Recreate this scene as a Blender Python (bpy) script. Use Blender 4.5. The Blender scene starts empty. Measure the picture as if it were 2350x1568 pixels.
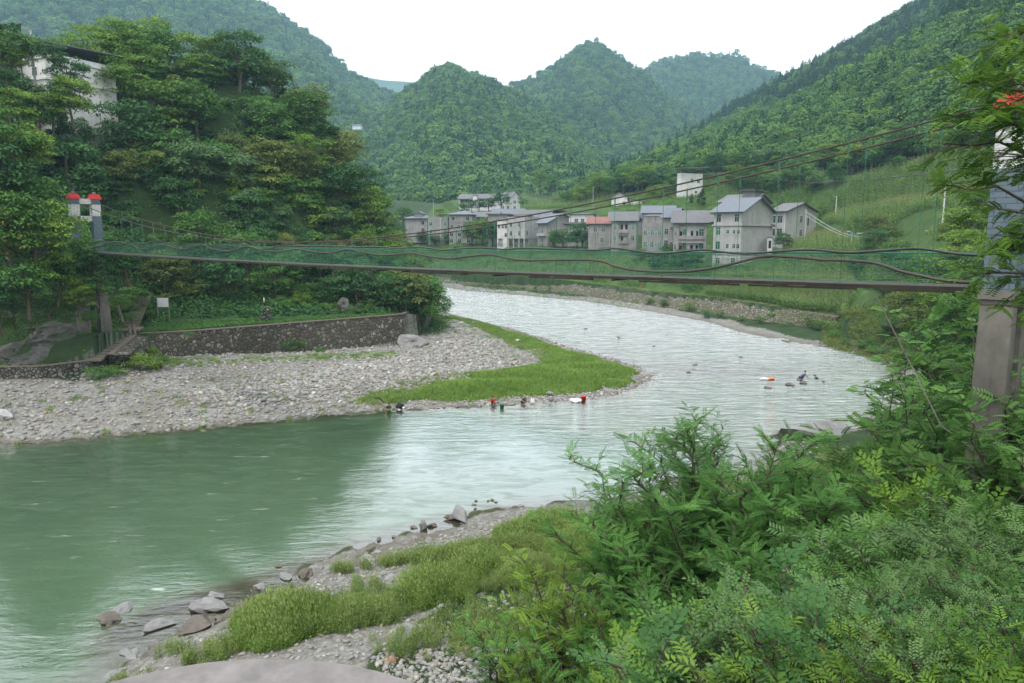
import bpy, bmesh, math, random
import numpy as np
from mathutils import Vector, Matrix
random.seed(7); np.random.seed(7)
R = math.radians
scene = bpy.context.scene
COL = scene.collection

# ------------------------------------------------------------------ camera, world, sun, exposure
CAM_Z = 18.0
FP = 1697.0                      # focal length in units of the 2350 px wide view
PITCH = math.atan(244 / FP)
cam_data = bpy.data.cameras.new("camera")
cam_data.lens = FP / 2350 * 36
cam_data.sensor_width = 36
cam_data.clip_start = 0.1
cam_data.clip_end = 20000
cam = bpy.data.objects.new("camera", cam_data)
COL.objects.link(cam)
cam.location = (0, 0, CAM_Z)
cam.rotation_euler = (R(90) - PITCH, 0, 0)
scene.camera = cam
CP, SP = math.cos(PITCH), math.sin(PITCH)

def ray(px, py):
    b = (784 - py) / FP
    return np.array([(px - 1175) / FP, CP + b * SP, -SP + b * CP])
def P(px, py, z):                # point of the photograph's view at height z
    d = ray(px, py); t = (z - CAM_Z) / d[2]
    return (d[0] * t, d[1] * t, z)
def D(px, py, Y):                # point of the view at distance Y
    d = ray(px, py); t = Y / d[1]
    return (d[0] * t, Y, CAM_Z + d[2] * t)

SUN_EL, SUN_AZ = R(58), R(200)   # azimuth measured clockwise from +Y
world = bpy.data.worlds.new("World"); scene.world = world
world.use_nodes = True
wn = world.node_tree; wn.nodes.clear()
def wnode(t, **k):
    n = wn.nodes.new(t)
    for a, b in k.items(): setattr(n, a, b)
    return n
sky = wnode('ShaderNodeTexSky', sky_type='NISHITA'); sky.sun_disc = False
sky.sun_elevation = SUN_EL; sky.sun_rotation = SUN_AZ; sky.dust_density = 4; sky.air_density = 1.2
mulv = wnode('ShaderNodeMix', data_type='RGBA', blend_type='MIX')
mulv.inputs[0].default_value = 0.82
# an overcast layer of bright cloud over the clear sky, in the same physical units
tc = wnode('ShaderNodeTexCoord'); nz = wnode('ShaderNodeTexNoise'); nz.inputs['Scale'].default_value = 2.2
nz.inputs['Detail'].default_value = 5
cr = wnode('ShaderNodeValToRGB')
cr.color_ramp.elements[0].position = 0.3; cr.color_ramp.elements[0].color = (11.5, 12.0, 12.6, 1)
cr.color_ramp.elements[1].position = 0.7; cr.color_ramp.elements[1].color = (14.5, 14.6, 14.6, 1)
bg = wnode('ShaderNodeBackground'); bg.inputs[1].default_value = 0.10
wo = wnode('ShaderNodeOutputWorld')
wn.links.new(tc.outputs['Generated'], nz.inputs['Vector'])
wn.links.new(nz.outputs['Fac'], cr.inputs[0])
wn.links.new(sky.outputs[0], mulv.inputs[6]); wn.links.new(cr.outputs[0], mulv.inputs[7])
wn.links.new(mulv.outputs[2], bg.inputs[0]); wn.links.new(bg.outputs[0], wo.inputs[0])

sd = bpy.data.lights.new("sun", 'SUN'); sd.energy = 1.0; sd.angle = R(14); sd.color = (1, .96, .9)
so = bpy.data.objects.new("sun", sd); COL.objects.link(so)
sdir = Vector((math.sin(SUN_AZ) * math.cos(SUN_EL), math.cos(SUN_AZ) * math.cos(SUN_EL), math.sin(SUN_EL)))
so.rotation_euler = (-sdir).to_track_quat('-Z', 'Y').to_euler(); so.location = (0, -40, 120)

scene.view_settings.view_transform = 'Standard'
scene.view_settings.look = 'None'
scene.view_settings.gamma = 1
scene.view_settings.exposure = 0.7
scene.render.engine = 'CYCLES'
cy = scene.cycles
cy.max_bounces = 6; cy.diffuse_bounces = 3; cy.glossy_bounces = 2; cy.transmission_bounces = 3
cy.transparent_max_bounces = 8; cy.volume_bounces = 3
cy.use_denoising = True
try: cy.denoiser = 'OPENIMAGEDENOISE'
except Exception: pass
cy.caustics_reflective = False; cy.caustics_refractive = False

# ------------------------------------------------------------------ tagging and mesh helpers
def tag(o, label=None, cat=None, group=None, kind=None):
    if label: o['label'] = label
    if cat: o['category'] = cat
    if group: o['group'] = group
    if kind: o['kind'] = kind
    return o
def empty(name, loc=(0, 0, 0), rz=0.0, label=None, cat=None, group=None):
    o = bpy.data.objects.new(name, None); COL.objects.link(o)
    o.location = loc; o.rotation_euler = (0, 0, rz); o.empty_display_size = 0.3
    return tag(o, label, cat, group)
def np_mesh(name, V, F, mats, attrs=None, fmat=None, smooth=False):
    """V (n,3); F list/array of equal length polygons or list of arrays of them"""
    me = bpy.data.meshes.new(name)
    if not isinstance(F, list): F = [F]
    F = [np.asarray(f, dtype=np.int32) for f in F if len(f)]
    nl = sum(f.size for f in F); nf = sum(len(f) for f in F)
    me.vertices.add(len(V)); me.vertices.foreach_set('co', np.asarray(V, dtype=np.float32).ravel())
    me.loops.add(nl); me.loops.foreach_set('vertex_index', np.concatenate([f.ravel() for f in F]))
    tot = np.concatenate([np.full(len(f), f.shape[1], dtype=np.int32) for f in F])
    st = np.concatenate([[0], np.cumsum(tot)[:-1]]).astype(np.int32)
    me.polygons.add(nf); me.polygons.foreach_set('loop_start', st); me.polygons.foreach_set('loop_total', tot)
    if fmat is not None: me.polygons.foreach_set('material_index', np.asarray(fmat, dtype=np.int32))
    if smooth: me.polygons.foreach_set('use_smooth', np.ones(nf, dtype=bool))
    for m in (mats if isinstance(mats, (list, tuple)) else [mats]): me.materials.append(m)
    me.update(calc_edges=True)
    for k, a in (attrs or {}).items():
        a = np.asarray(a, dtype=np.float32)
        if a.ndim == 1:
            at = me.attributes.new(k, 'FLOAT', 'POINT'); at.data.foreach_set('value', a)
        else:
            at = me.attributes.new(k, 'FLOAT_VECTOR', 'POINT'); at.data.foreach_set('vector', a.ravel())
    return me
def link(name, me, parent=None, loc=None):
    o = bpy.data.objects.new(name, me); COL.objects.link(o)
    if parent: o.parent = parent
    if loc is not None: o.location = loc
    return o

class MB:
    """collects boxes, tubes and so on and links them as ONE mesh object"""
    def __init__(s): s.v = []; s.f = []
    def add(s, vs, fs):
        b = len(s.v); s.v += [tuple(v) for v in vs]; s.f += [tuple(i + b for i in f) for f in fs]
    def box(s, x0, y0, z0, x1, y1, z1):
        s.add([(x0,y0,z0),(x1,y0,z0),(x1,y1,z0),(x0,y1,z0),(x0,y0,z1),(x1,y0,z1),(x1,y1,z1),(x0,y1,z1)],
              [(0,3,2,1),(4,5,6,7),(0,1,5,4),(1,2,6,5),(2,3,7,6),(3,0,4,7)])
    def obox(s, c, ax, ay, az):
        """box about c with half-vectors ax, ay, az"""
        c, ax, ay, az = map(Vector, (c, ax, ay, az))
        vs = [c + sx*ax + sy*ay + sz*az for sz in (-1,1) for sx, sy in ((-1,-1),(1,-1),(1,1),(-1,1))]
        fs = [(0,3,2,1),(4,5,6,7),(0,1,5,4),(1,2,6,5),(2,3,7,6),(3,0,4,7)]
        if ax.cross(ay).dot(az) < 0: fs = [f[::-1] for f in fs]
        s.add(vs, fs)
    def bar(s, a, b, w, h, up=(0,0,1)):
        a, b = Vector(a), Vector(b); d = b - a; L = d.length; d.normalize()
        u = Vector(up); sd_ = d.cross(u)
        if sd_.length < 1e-4: sd_ = d.cross(Vector((1, 0, 0)))
        sd_.normalize(); u = sd_.cross(d)
        s.obox((a + b) / 2, d * L / 2, sd_ * w / 2, u * h / 2)
    def tube(s, pts, rad, n=6, cap=True):
        pts = [Vector([float(c) for c in p]) for p in pts]; m = len(pts)
        rad = [float(q) for q in rad] if isinstance(rad, (list, tuple)) else [float(rad)] * m
        rings = []
        t0 = (pts[1] - pts[0]).normalized()
        ref = Vector((0, 0, 1)) if abs(t0.z) < .9 else Vector((1, 0, 0))
        u = t0.cross(ref).normalized()
        for i, p in enumerate(pts):
            t = (pts[min(i + 1, m - 1)] - pts[max(i - 1, 0)]).normalized()
            u = (u - t * u.dot(t))
            u = u.normalized() if u.length > 1e-6 else t.orthogonal().normalized()
            w = t.cross(u)
            rings.append([p + rad[i] * (math.cos(2*math.pi*k/n) * u + math.sin(2*math.pi*k/n) * w) for k in range(n)])
        vs = [v for r in rings for v in r]
        fs = [(i*n+k, i*n+(k+1) % n, (i+1)*n+(k+1) % n, (i+1)*n+k) for i in range(m-1) for k in range(n)]
        if cap: fs += [tuple(range(n))[::-1], tuple((m-1)*n + k for k in range(n))]
        s.add(vs, fs)
    def prism(s, poly, z0, z1):
        n = len(poly)
        s.add([(x, y, z0) for x, y in poly] + [(x, y, z1) for x, y in poly],
              [tuple(range(n))[::-1], tuple(range(n, 2*n))] + [(i, (i+1) % n, n+(i+1) % n, n+i) for i in range(n)])
    def lathe(s, c, prof, n=16):
        c = Vector(c)
        vs = [c + Vector((r*math.cos(2*math.pi*k/n), r*math.sin(2*math.pi*k/n), z)) for r, z in prof for k in range(n)]
        m = len(prof)
        fs = [(i*n+k, i*n+(k+1) % n, (i+1)*n+(k+1) % n, (i+1)*n+k) for i in range(m-1) for k in range(n)]
        fs += [tuple(range(n))[::-1], tuple((m-1)*n + k for k in range(n))]
        s.add(vs, fs)
    def blob(s, c, r, seed=0, rough=.25, n=2, sq=(1, 1, 1)):
        rng = random.Random(seed); bm = bmesh.new(); bmesh.ops.create_icosphere(bm, subdivisions=n, radius=1)
        ph = [Vector((rng.uniform(-3, 3) for _ in range(3))) for _ in range(7)]
        cut = [(Vector((rng.gauss(0, 1), rng.gauss(0, 1), rng.gauss(0, 1))).normalized(), rng.uniform(.55, .85)) for _ in range(7)]
        vs = []
        for v in bm.verts:
            d = v.co.normalized(); k = 1 + rough * sum(math.sin(p.dot(d) * 2 + i) for i, p in enumerate(ph)) / 4
            q = d * k
            for nn, dd in cut:
                e = q.dot(nn) - dd
                if e > 0: q -= nn * e
            vs.append(Vector(c) + Vector((q.x*r*sq[0], q.y*r*sq[1], q.z*r*sq[2])))
        s.add(vs, [tuple(v.index for v in f.verts) for f in bm.faces]); bm.free()
    def build(s, name, mat, parent=None, smooth=False, loc=None, mats=None):
        me = bpy.data.meshes.new(name); me.from_pydata([tuple(v) for v in s.v], [], s.f)
        me.materials.append(mat); me.update()
        if smooth:
            for p in me.polygons: p.use_smooth = True
        return link(name, me, parent, loc)

# ------------------------------------------------------------------ materials
def mat_new(name):
    m = bpy.data.materials.new(name); m.use_nodes = True; m.node_tree.nodes.clear()
    nt = m.node_tree
    def N(t, ins=None, **k):
        n = nt.nodes.new(t)
        for a, b in k.items(): setattr(n, a, b)
        for a, b in (ins or {}).items():
            if isinstance(b, bpy.types.NodeSocket): nt.links.new(b, n.inputs[a])
            else: n.inputs[a].default_value = b
        return n
    return m, nt, N
def rgb(c): return (c[0], c[1], c[2], 1)
def mixc(N, f, a, b, blend='MIX'):
    n = N('ShaderNodeMix', data_type='RGBA', blend_type=blend)
    for i, v in ((0, f), (6, a), (7, b)):
        if isinstance(v, bpy.types.NodeSocket): n.id_data.links.new(v, n.inputs[i])
        else: n.inputs[i].default_value = v if i == 0 else (rgb(v) if len(v) == 3 else v)
    return n.outputs[2]
def ramp(N, f, stops):
    n = N('ShaderNodeValToRGB', {0: f}); cr = n.color_ramp
    while len(cr.elements) < len(stops): cr.elements.new(0.5)
    for e, (p, c) in zip(cr.elements, stops):
        e.position = p; e.color = rgb(c) if hasattr(c, '__len__') else (c, c, c, 1)
    return n.outputs[0]
def math_(N, op, a, b=0.0, clamp=False):
    return N('ShaderNodeMath', {0: a, 1: b}, operation=op, use_clamp=clamp).outputs[0]
def noise(N, scale, detail=4, rough=.55, vec=None, dist=0):
    ins = {'Scale': scale, 'Detail': detail, 'Roughness': rough, 'Distortion': dist}
    if vec is not None: ins['Vector'] = vec
    return N('ShaderNodeTexNoise', ins).outputs['Fac']
def coords(N): return N('ShaderNodeTexCoord').outputs['Object']
def wpos(N): return N('ShaderNodeNewGeometry').outputs['Position']
def attr(N, name): return N('ShaderNodeAttribute', attribute_name=name)

def plain(name, c, rough=.7, var=.15, scale=3.0, bump=.0, metal=0.0, stain=None, stain_amt=.0):
    """base colour with noise variation, optional streaky stain"""
    m, nt, N = mat_new(name); co = coords(N)
    a = tuple(x * (1 - var) for x in c); b = tuple(min(1, x * (1 + var)) for x in c)
    col = ramp(N, noise(N, scale, 6, .6, co), [(.3, a), (.7, b)])
    if stain:
        mp = N('ShaderNodeMapping', {'Vector': co, 'Scale': (1.1, 1.1, .16)}).outputs[0]
        f = ramp(N, noise(N, scale * .8, 6, .65, mp), [(.48, 0), (.68, stain_amt)])
        col = mixc(N, f, col, stain)
        f2 = ramp(N, noise(N, .35, 3, .6, co), [(.4, 0), (.65, stain_amt * .7)])
        col = mixc(N, f2, col, tuple(x * .8 for x in stain))
    p = N('ShaderNodeBsdfPrincipled', {'Base Color': col, 'Roughness': rough, 'Metallic': metal})
    if bump:
        bn = N('ShaderNodeBump', {'Strength': .6, 'Distance': bump, 'Height': noise(N, scale * 4, 6, .6, co)})
        nt.links.new(bn.outputs[0], p.inputs['Normal'])
    o = N('ShaderNodeOutputMaterial', {'Surface': p.outputs[0]})
    return m

def leaf_mat(name, lo, hi, trans=.3, rough=.55, hue=None, hue_amt=.0):
    """leaves: colour runs lo..hi with the leaf's own 'tint', a little more per plant"""
    m, nt, N = mat_new(name)
    t = attr(N, 'tint').outputs['Fac']
    rnd = N('ShaderNodeObjectInfo').outputs['Random']
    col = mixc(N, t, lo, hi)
    if hue: col = mixc(N, math_(N, 'MULTIPLY', ramp(N, rnd, [(.35, 0), (1, 1)]), hue_amt), col, hue)
    k = math_(N, 'MULTIPLY_ADD', rnd, .5); k.node.inputs[2].default_value = .75
    hs = N('ShaderNodeHueSaturation', {'Color': col, 'Value': k, 'Saturation': 1.0}).outputs[0]
    p = N('ShaderNodeBsdfPrincipled', {'Base Color': hs, 'Roughness': rough, 'Specular IOR Level': .12})
    tr = N('ShaderNodeBsdfTranslucent', {'Color': hs})
    ms = N('ShaderNodeMixShader', {0: trans, 1: p.outputs[0], 2: tr.outputs[0]})
    N('ShaderNodeOutputMaterial', {'Surface': ms.outputs[0]})
    return m
M = {}
M['bark'] = plain('bark', (.09, .07, .05), .9, .3, 8, .01)
M['twig'] = plain('twig', (.07, .055, .035), .9, .3, 8)
# foliage of different kinds of plant
M['leaf_fresh'] = leaf_mat('leaf_fresh', (.06, .15, .022), (.20, .35, .05), hue=(.16, .17, .03), hue_amt=.35)
M['leaf_dark'] = leaf_mat('leaf_dark', (.03, .09, .028), (.09, .21, .06), hue=(.05, .10, .05), hue_amt=.4)
M['leaf_olive'] = leaf_mat('leaf_olive', (.07, .12, .03), (.23, .28, .075), hue=(.20, .24, .05), hue_amt=.5)
M['leaf_grey'] = leaf_mat('leaf_grey', (.05, .12, .045), (.16, .27, .09), hue=(.09, .15, .07), hue_amt=.4)
M['leaf_mid'] = leaf_mat('leaf_mid', (.042, .12, .026), (.13, .27, .055), hue=(.07, .15, .05), hue_amt=.4)
M['leaf_vine'] = leaf_mat('leaf_vine', (.04, .11, .02), (.13, .27, .05))
M['leaf_pine'] = leaf_mat('leaf_pine', (.022, .06, .03), (.06, .12, .045), trans=.1)
M['leaf_locust'] = leaf_mat('leaf_locust', (.036, .125, .030), (.17, .37, .085), trans=.35, hue=(.09, .19, .03), hue_amt=.3)
M['leaf_gold'] = leaf_mat('leaf_gold', (.16, .22, .03), (.42, .38, .06), trans=.35)
M['grass'] = leaf_mat('grass', (.10, .20, .035), (.27, .44, .09), trans=.3, hue=(.26, .30, .09), hue_amt=.5)
M['reed'] = leaf_mat('reed', (.12, .22, .05), (.31, .42, .13), trans=.3, hue=(.30, .28, .12), hue_amt=.45)
M['corn'] = leaf_mat('corn', (.085, .19, .05), (.23, .36, .10), trans=.3, hue=(.20, .22, .08), hue_amt=.45)
M['tassel'] = leaf_mat('tassel', (.22, .20, .09), (.34, .30, .15), trans=.2)
M['far_leaf'] = leaf_mat('far_leaf', (.05, .14, .045), (.15, .29, .075), trans=.2, hue=(.17, .27, .04), hue_amt=.65)
HAZE = 0.0002; HAZE_TOP = 690
# ------------------------------------------------------------------ value noise (numpy)
def _hash(ix, iy, s):
    h = (ix.astype(np.int64) * 374761393 + iy.astype(np.int64) * 668265263 + s * 974634777) & 0x7fffffff
    h = ((h ^ (h >> 13)) * 1274126177) & 0x7fffffff
    return ((h ^ (h >> 16)) & 0xffff) / 65535.0
def vnoise(x, y, s=0):
    ix, iy = np.floor(x), np.floor(y); fx, fy = x - ix, y - iy
    fx = fx * fx * fx * (fx * (fx * 6 - 15) + 10); fy = fy * fy * fy * (fy * (fy * 6 - 15) + 10)
    a, b = _hash(ix, iy, s), _hash(ix + 1, iy, s); c, d = _hash(ix, iy + 1, s), _hash(ix + 1, iy + 1, s)
    return (a + (b - a) * fx) * (1 - fy) + (c + (d - c) * fx) * fy
def fbm(x, y, s=0, o=4, g=.5):
    t = 0; a = 1; n = 0
    for i in range(o):
        t = t + a * vnoise(x * 2**i + 17.3 * i, y * 2**i - 9.1 * i, s + i); n += a; a *= g
    return t / n
def ridged(x, y, s=0, o=4):
    t = 0; a = 1; n = 0
    for i in range(o):
        t = t + a * (1 - np.abs(2 * vnoise(x * 2**i + 31.7 * i, y * 2**i + 5.3 * i, s + i) - 1)); n += a; a *= .5
    return t / n
def sstep(a, b, x):
    t = np.clip((x - a) / (b - a), 0, 1); return t * t * (3 - 2 * t)

# ------------------------------------------------------------------ plan of the valley (metres; water level = 0)
SH_A = [(-220, -30, 0), (-120, 20, 0), (-75, 50, 0)] + [P(x, y, 0) for x, y in (
    (0, 1020), (150, 1008), (300, 995), (450, 982), (600, 968), (750, 953), (870, 944), (1000, 938), (1080, 933),
    (1200, 929), (1300, 922), (1400, 911), (1455, 890), (1500, 862), (1440, 836), (1370, 815), (1300, 797), (1240, 777),
    (1180, 757), (1110, 738), (1040, 722), (985, 705))] + [(-42, 214, 0), (-80, 228, 0), (-150, 235, 0), (-300, 235, 0)]
SH_B = [(-150, -70, 0), (-80, -28, 0), (-42, 6, 0), (-24, 20, 0)] + [P(x, y, 0) for x, y in (
    (250, 1575), (330, 1490), (500, 1400), (620, 1345), (740, 1290), (850, 1250), (1000, 1212), (1100, 1185),
    (1200, 1165), (1400, 1145), (1560, 1100), (1700, 1070), (1800, 1040), (1860, 1008), (1960, 988), (2010, 950),
    (2062, 900), (2062, 856), (2035, 822), (1960, 806), (1880, 795), (1800, 783), (1700, 762), (1630, 740), (1500, 716), (1350, 692),
    (1200, 678), (1080, 668), (990, 655))] + [(-90, 285, 0), (-180, 292, 0), (-300, 292, 0)]
def seg_dist(X, Y, line):
    """distance to a polyline and its height at the nearest point"""
    best = np.full(X.shape, 1e18); zb = np.zeros(X.shape)
    for (x0, y0, z0), (x1, y1, z1) in zip(line[:-1], line[1:]):
        dx, dy = x1 - x0, y1 - y0; l2 = dx * dx + dy * dy + 1e-9
        t = np.clip(((X - x0) * dx + (Y - y0) * dy) / l2, 0, 1)
        d = (X - x0 - t * dx)**2 + (Y - y0 - t * dy)**2
        m = d < best; best = np.where(m, d, best); zb = np.where(m, z0 + t * (z1 - z0), zb)
    return np.sqrt(best), zb
def inpoly(X, Y, poly):
    c = np.zeros(X.shape, dtype=bool); n = len(poly)
    for i in range(n):
        x0, y0 = poly[i][0], poly[i][1]; x1, y1 = poly[(i + 1) % n][0], poly[(i + 1) % n][1]
        if y0 == y1: continue
        c ^= ((y0 > Y) != (y1 > Y)) & (X < (x1 - x0) * (Y - y0) / (y1 - y0) + x0)
    return c
RIVER = [(a, b) for a, b, _ in SH_A] + [(a, b) for a, b, _ in SH_B[::-1]]

WALL_F = [P(308, 824, 2.8), P(450, 817, 2.3), P(600, 810, 1.7), P(750, 802, 1.4), P(900, 790, 1.1)]   # foot of the left stone wall
WALL_T = [P(308, 768, 5.6), P(450, 760, 5.6), P(600, 748, 5.6), P(750, 736, 5.6), P(902, 724, 5.6)]
EMB_F = [P(985, 645, 1.2), P(1150, 655, 1.2), P(1300, 668, 1.2), P(1470, 693, 1.2), P(1640, 714, 1.2), P(1780, 735, 1.2), P(1915, 752, 1.2)]
EMB_T = [P(985, 626, 4), P(1150, 632, 4), P(1300, 645, 4), P(1470, 665, 4), P(1640, 683, 4), P(1780, 703, 3.7), P(1915, 728, 3.3)]
def off(l, dx, dy, z=None): return [(a + dx, b + dy, c if z is None else z) for a, b, c in l]
VILLAGE = [D(860, 553, 318), D(1030, 556, 304), D(1200, 562, 276), D(1300, 565, 258), D(1400, 567, 240), D(1500, 583, 218), D(1600, 595, 205), D(1700, 605, 192), D(1830, 560, 222)]
TREEL = [D(1350, 455, 345), D(1500, 435, 330), D(1600, 400, 335), D(1700, 395, 305), D(1850, 410, 280), D(2000, 400, 250), D(2150, 372, 228), D(2300, 335, 190), D(2600, 300, 130), D(3000, 200, 90)]
LINES = [
    SH_A, SH_B,
    [(-200, 0, -1.8), (-60, 30, -1.8), (-20, 50, -1.8), (5, 62, -1.5), (30, 82, -1.1), (36, 105, -.9), (18, 140, -.9), (0, 190, -1.2), (-12, 225, -1.2), (-60, 258, -1.5), (-250, 262, -1.5)],
    # left bank behind the walls: path, terrace, cliff, hill
    [P(-200, 848, 4.1), P(0, 846, 4.1), P(120, 844, 4.1), P(215, 832, 4.2)],
    off(WALL_T, .05, .3), off(WALL_T, -.5, 4, 5.65), [D(330, 742, 101), D(600, 728, 107), D(870, 716, 119)],
    [P(0, 800, 7.2), P(120, 786, 7.6), P(230, 752, 8.3), P(255, 735, 8.6)],
    [(-14.5, 121, 4.8), (-13.5, 132, 3.2), (-14, 146, 1.6), (-20, 164, 1.2), (-32, 192, 1)],
    [(-64, 92, 16), (-62, 102, 14), (-57, 112, 13), (-48, 121, 12.5), (-37, 126, 12), (-27, 133, 12), (-23, 147, 12)],
    [(-110, 55, 20), (-75, 76, 18), (-65, 86, 18)],
    [(-82, 108, 28), (-68, 119, 28), (-54, 129, 28), (-46, 138, 29), (-39, 145, 27)],
    [(-140, 80, 38), (-105, 112, 37), (-86, 126, 38)],
    [(-84, 135, 43), (-66, 145, 47), (-54, 150, 47), (-47, 152, 45), (-41, 152, 42), (-36, 152, 36), (-28, 150, 25), (-21, 148, 14)],
    [(-170, 120, 46), (-115, 136, 42), (-92, 148, 43)],
    [(-200, 150, 46), (-120, 165, 44), (-80, 175, 40), (-48, 174, 32)],
    [(-60, 205, 12), (-100, 210, 16), (-200, 205, 20)],
    # near bank
    [P(420, 1500, .5), P(700, 1430, 1.0), P(900, 1340, .9), P(1100, 1260, .8), P(1280, 1200, .7), P(1500, 1200, .8), P(1750, 1110, .8), P(1930, 1030, .8), (42, 76, 1), (52, 88, 1.2), (56, 98, 1.2)],
    [P(850, 1500, 1.5), P(1050, 1450, 1.6), P(1250, 1380, 1.7), P(1500, 1300, 1.8), P(1750, 1180, 2.2), (38, 66, 3.5), (50, 78, 5), (62, 96, 6), (62, 112, 6)],
    [(-32, 2, 3), (-18, 14, 2.5), (-5, 19.5, 2.4), (4, 21.5, 3), (14, 27, 4.5), (24, 36, 6)],
    [(-34, -12, 8), (-14, 6, 8), (-3, 9.5, 7), (3.5, 12, 7.5), (8, 16.5, 8), (15, 22, 9), (26, 29, 11), (40, 45, 12), (58, 66, 12), (72, 95, 12)],
    [(3, 5.5, 11), (8, 10, 11.8), (14, 14, 12), (20, 18, 12.5)],
    [(-40, -30, 16.3), (-15, -8, 16.3), (0, 2.0, 16.3), (8, 4.5, 16.3), (17, 11, 16), (26, 18, 16.5), (45, 30, 20), (70, 50, 22)],
    [(-60, -50, 17), (0, -30, 17), (40, -10, 20), (80, 20, 30), (110, 60, 36)],
    # far bank
    off(EMB_T, 0, .2), off(EMB_T, 0, 3.5),
    [D(1000, 600, 293), D(1200, 600, 264), D(1400, 620, 218), D(1550, 640, 190), D(1720, 640, 168), D(1900, 660, 150), D(2040, 668, 132)],
    VILLAGE,
    [D(860, 545, 340), D(1000, 520, 340), D(1120, 484, 382), D(1230, 482, 350), D(1400, 474, 285), D(1520, 460, 290), D(1590, 452, 290), D(1700, 500, 250), D(1850, 520, 240)],
    [D(900, 500, 430), D(1000, 470, 450), D(1130, 448, 450), D(1250, 448, 440), D(1350, 452, 400)],
    [D(1920, 555, 190), D(2050, 575, 152), D(2250, 590, 118), D(2500, 560, 95)],
    [D(1890, 505, 228), D(2050, 480, 195), D(2250, 460, 150), D(2500, 420, 115)],
    TREEL,
    [(150, 60, 70), (260, 160, 130), (400, 300, 200)],
    [(-260, 300, 12), (-100, 305, 12), (-60, 315, 14)], [(-300, 350, 40), (-120, 420, 40), (-80, 480, 40)],
    [(-400, 100, 90), (-300, 200, 100), (-260, 20, 60)],
]
# in front of the stone walls the ground follows its own low lines, so the walls keep their drop
LOWF = [P(250, 846, 2.9), P(205, 858, 3.0), P(90, 868, 3.1), P(0, 868, 3.1), P(-200, 872, 3.1)]
FRONT_A = [SH_A, LINES[2], LOWF, [(-110, 40, 3), (-80, 62, 3)], off(WALL_F, 0, -.2), off(WALL_F, .4, -2.5), [P(920, 792, .9), P(1000, 760, .9), (-13, 146, .9)],
           [P(0, 930, 1.7), P(300, 915, 1.5), P(700, 870, 1.3), P(1000, 830, 1.1), P(1200, 815, .8), P(1380, 855, .45)], [(-16, 120, 1.6), (-14, 130, 1.4), (-14.5, 146, 1.2)]]
REG_A = [(p[0], p[1]) for p in SH_A[1:25] + [(-14.8, 134, 0), (-16, 120, 0)] + off(WALL_F, -.55, .75)[::-1] + [(LOWF[0][0] - .8, LOWF[0][1] + 1.1)] + off(LOWF[1:], 0, .7)] + [(-80, 62), (-115, 40)]
FRONT_B = [SH_B, off(EMB_F, 0, 0, .9), off(EMB_F, 0, -3, .6)]
REG_B = [(p[0], p[1]) for p in SH_B[23:31]] + [(p[0] + 1.0, p[1] + .7) for p in EMB_F]
def crest(pts, Y):
    q = sorted((D(x, y, Y)[0] / Y, D(x, y, Y)[2]) for x, y in pts)
    return np.array([a for a, b in q]), np.array([b for a, b in q])
#        name       crest Y, foot Y, foot z, silhouette, spur amplitude, spur size
MTN = [
    ('C', 1000, 520, 34, [(560, 560), (700, 420), (790, 345), (850, 295), (900, 256), (940, 218), (1000, 180), (1030, 172), (1060, 183), (1110, 196), (1150, 210), (1200, 236), (1260, 272), (1320, 322), (1390, 388), (1440, 440), (1600, 560)], 62, 150),
    ('E', 1450, 900, 60, [(900, 400), (1000, 300), (1100, 240), (1150, 211), (1200, 189), (1250, 170), (1300, 137), (1335, 106), (1372, 100), (1405, 122), (1440, 150), (1480, 175), (1540, 230), (1620, 310), (1750, 420)], 95, 230),
    ('G', 1900, 1300, 90, [(1300, 300), (1400, 220), (1480, 162), (1530, 141), (1590, 127), (1640, 130), (1690, 129), (1740, 160), (1762, 166), (1800, 189), (1850, 225), (1950, 300), (2400, 420)], 95, 260),
    ('K', 1350, 950, 50, [(500, 190), (700, 222), (760, 240), (820, 262), (870, 300), (920, 350), (1000, 450)], 60, 180),
    ('L', 1500, 760, 40, [(-1400, -330), (-900, -340), (-400, -330), (0, -245), (200, -200), (400, -95), (570, 2), (620, 27), (680, 68), (730, 98), (770, 138), (800, 168), (840, 195), (880, 212), (930, 232), (980, 262), (1100, 340), (1300, 450)], 110, 300),
    ('N', 3600, 2600, 100, [(500, 150), (800, 174), (840, 177), (880, 184), (930, 187), (970, 192), (1050, 200), (1200, 260), (1500, 380)], 60, 600),
    ('Q', 900, None, None, [(1250, 520), (1330, 440), (1400, 402), (1500, 350), (1560, 318), (1620, 285), (1700, 240), (1800, 188), (1900, 130), (2000, 76), (2060, 42), (2110, 14), (2250, -72), (2500, -220), (2900, -420), (3600, -640), (4600, -900)], 42, 170),
]
MT = [(n, Yc, Yf, zf) + crest(pts, Yc) + (amp, sz) for n, Yc, Yf, zf, pts, amp, sz in MTN]
TLu = np.array([p[0] / p[1] for p in TREEL]); TLY = np.array([p[1] for p in TREEL]); TLz = np.array([p[2] for p in TREEL])
def mountains(X, Y):
    u = X / np.maximum(Y, 1.0); best = np.full(X.shape, -1e3)
    for i, (n, Yc, Yf, zf, cu, cz, amp, sz) in enumerate(MT):
        z1 = np.interp(u, cu, cz)
        if Yf is None: yf = np.interp(u, TLu, TLY); z0 = np.interp(u, TLu, TLz) + .5
        else: yf = Yf; z0 = zf
        t = (Y - yf) / (Yc - yf)
        prof = np.where(t < 1, t * (1.0 + .18 * (1 - t)), 1 - .9 * (t - 1))
        tt = np.clip(t, 0, 1)
        sp = (ridged(X / sz, Y / sz * .6, 40 + 7 * i, 4) - .72) * amp * np.clip(4 * tt * (1 - tt), 0, 1)**.8
        h = z0 + (z1 - z0) * prof + np.minimum(sp, amp * .12)
        h = np.where(t < 0, -1e3, h)
        h = np.where((z1 < z0 + 2), -1e3, h)
        best = np.maximum(best, h)
    return best
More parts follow.
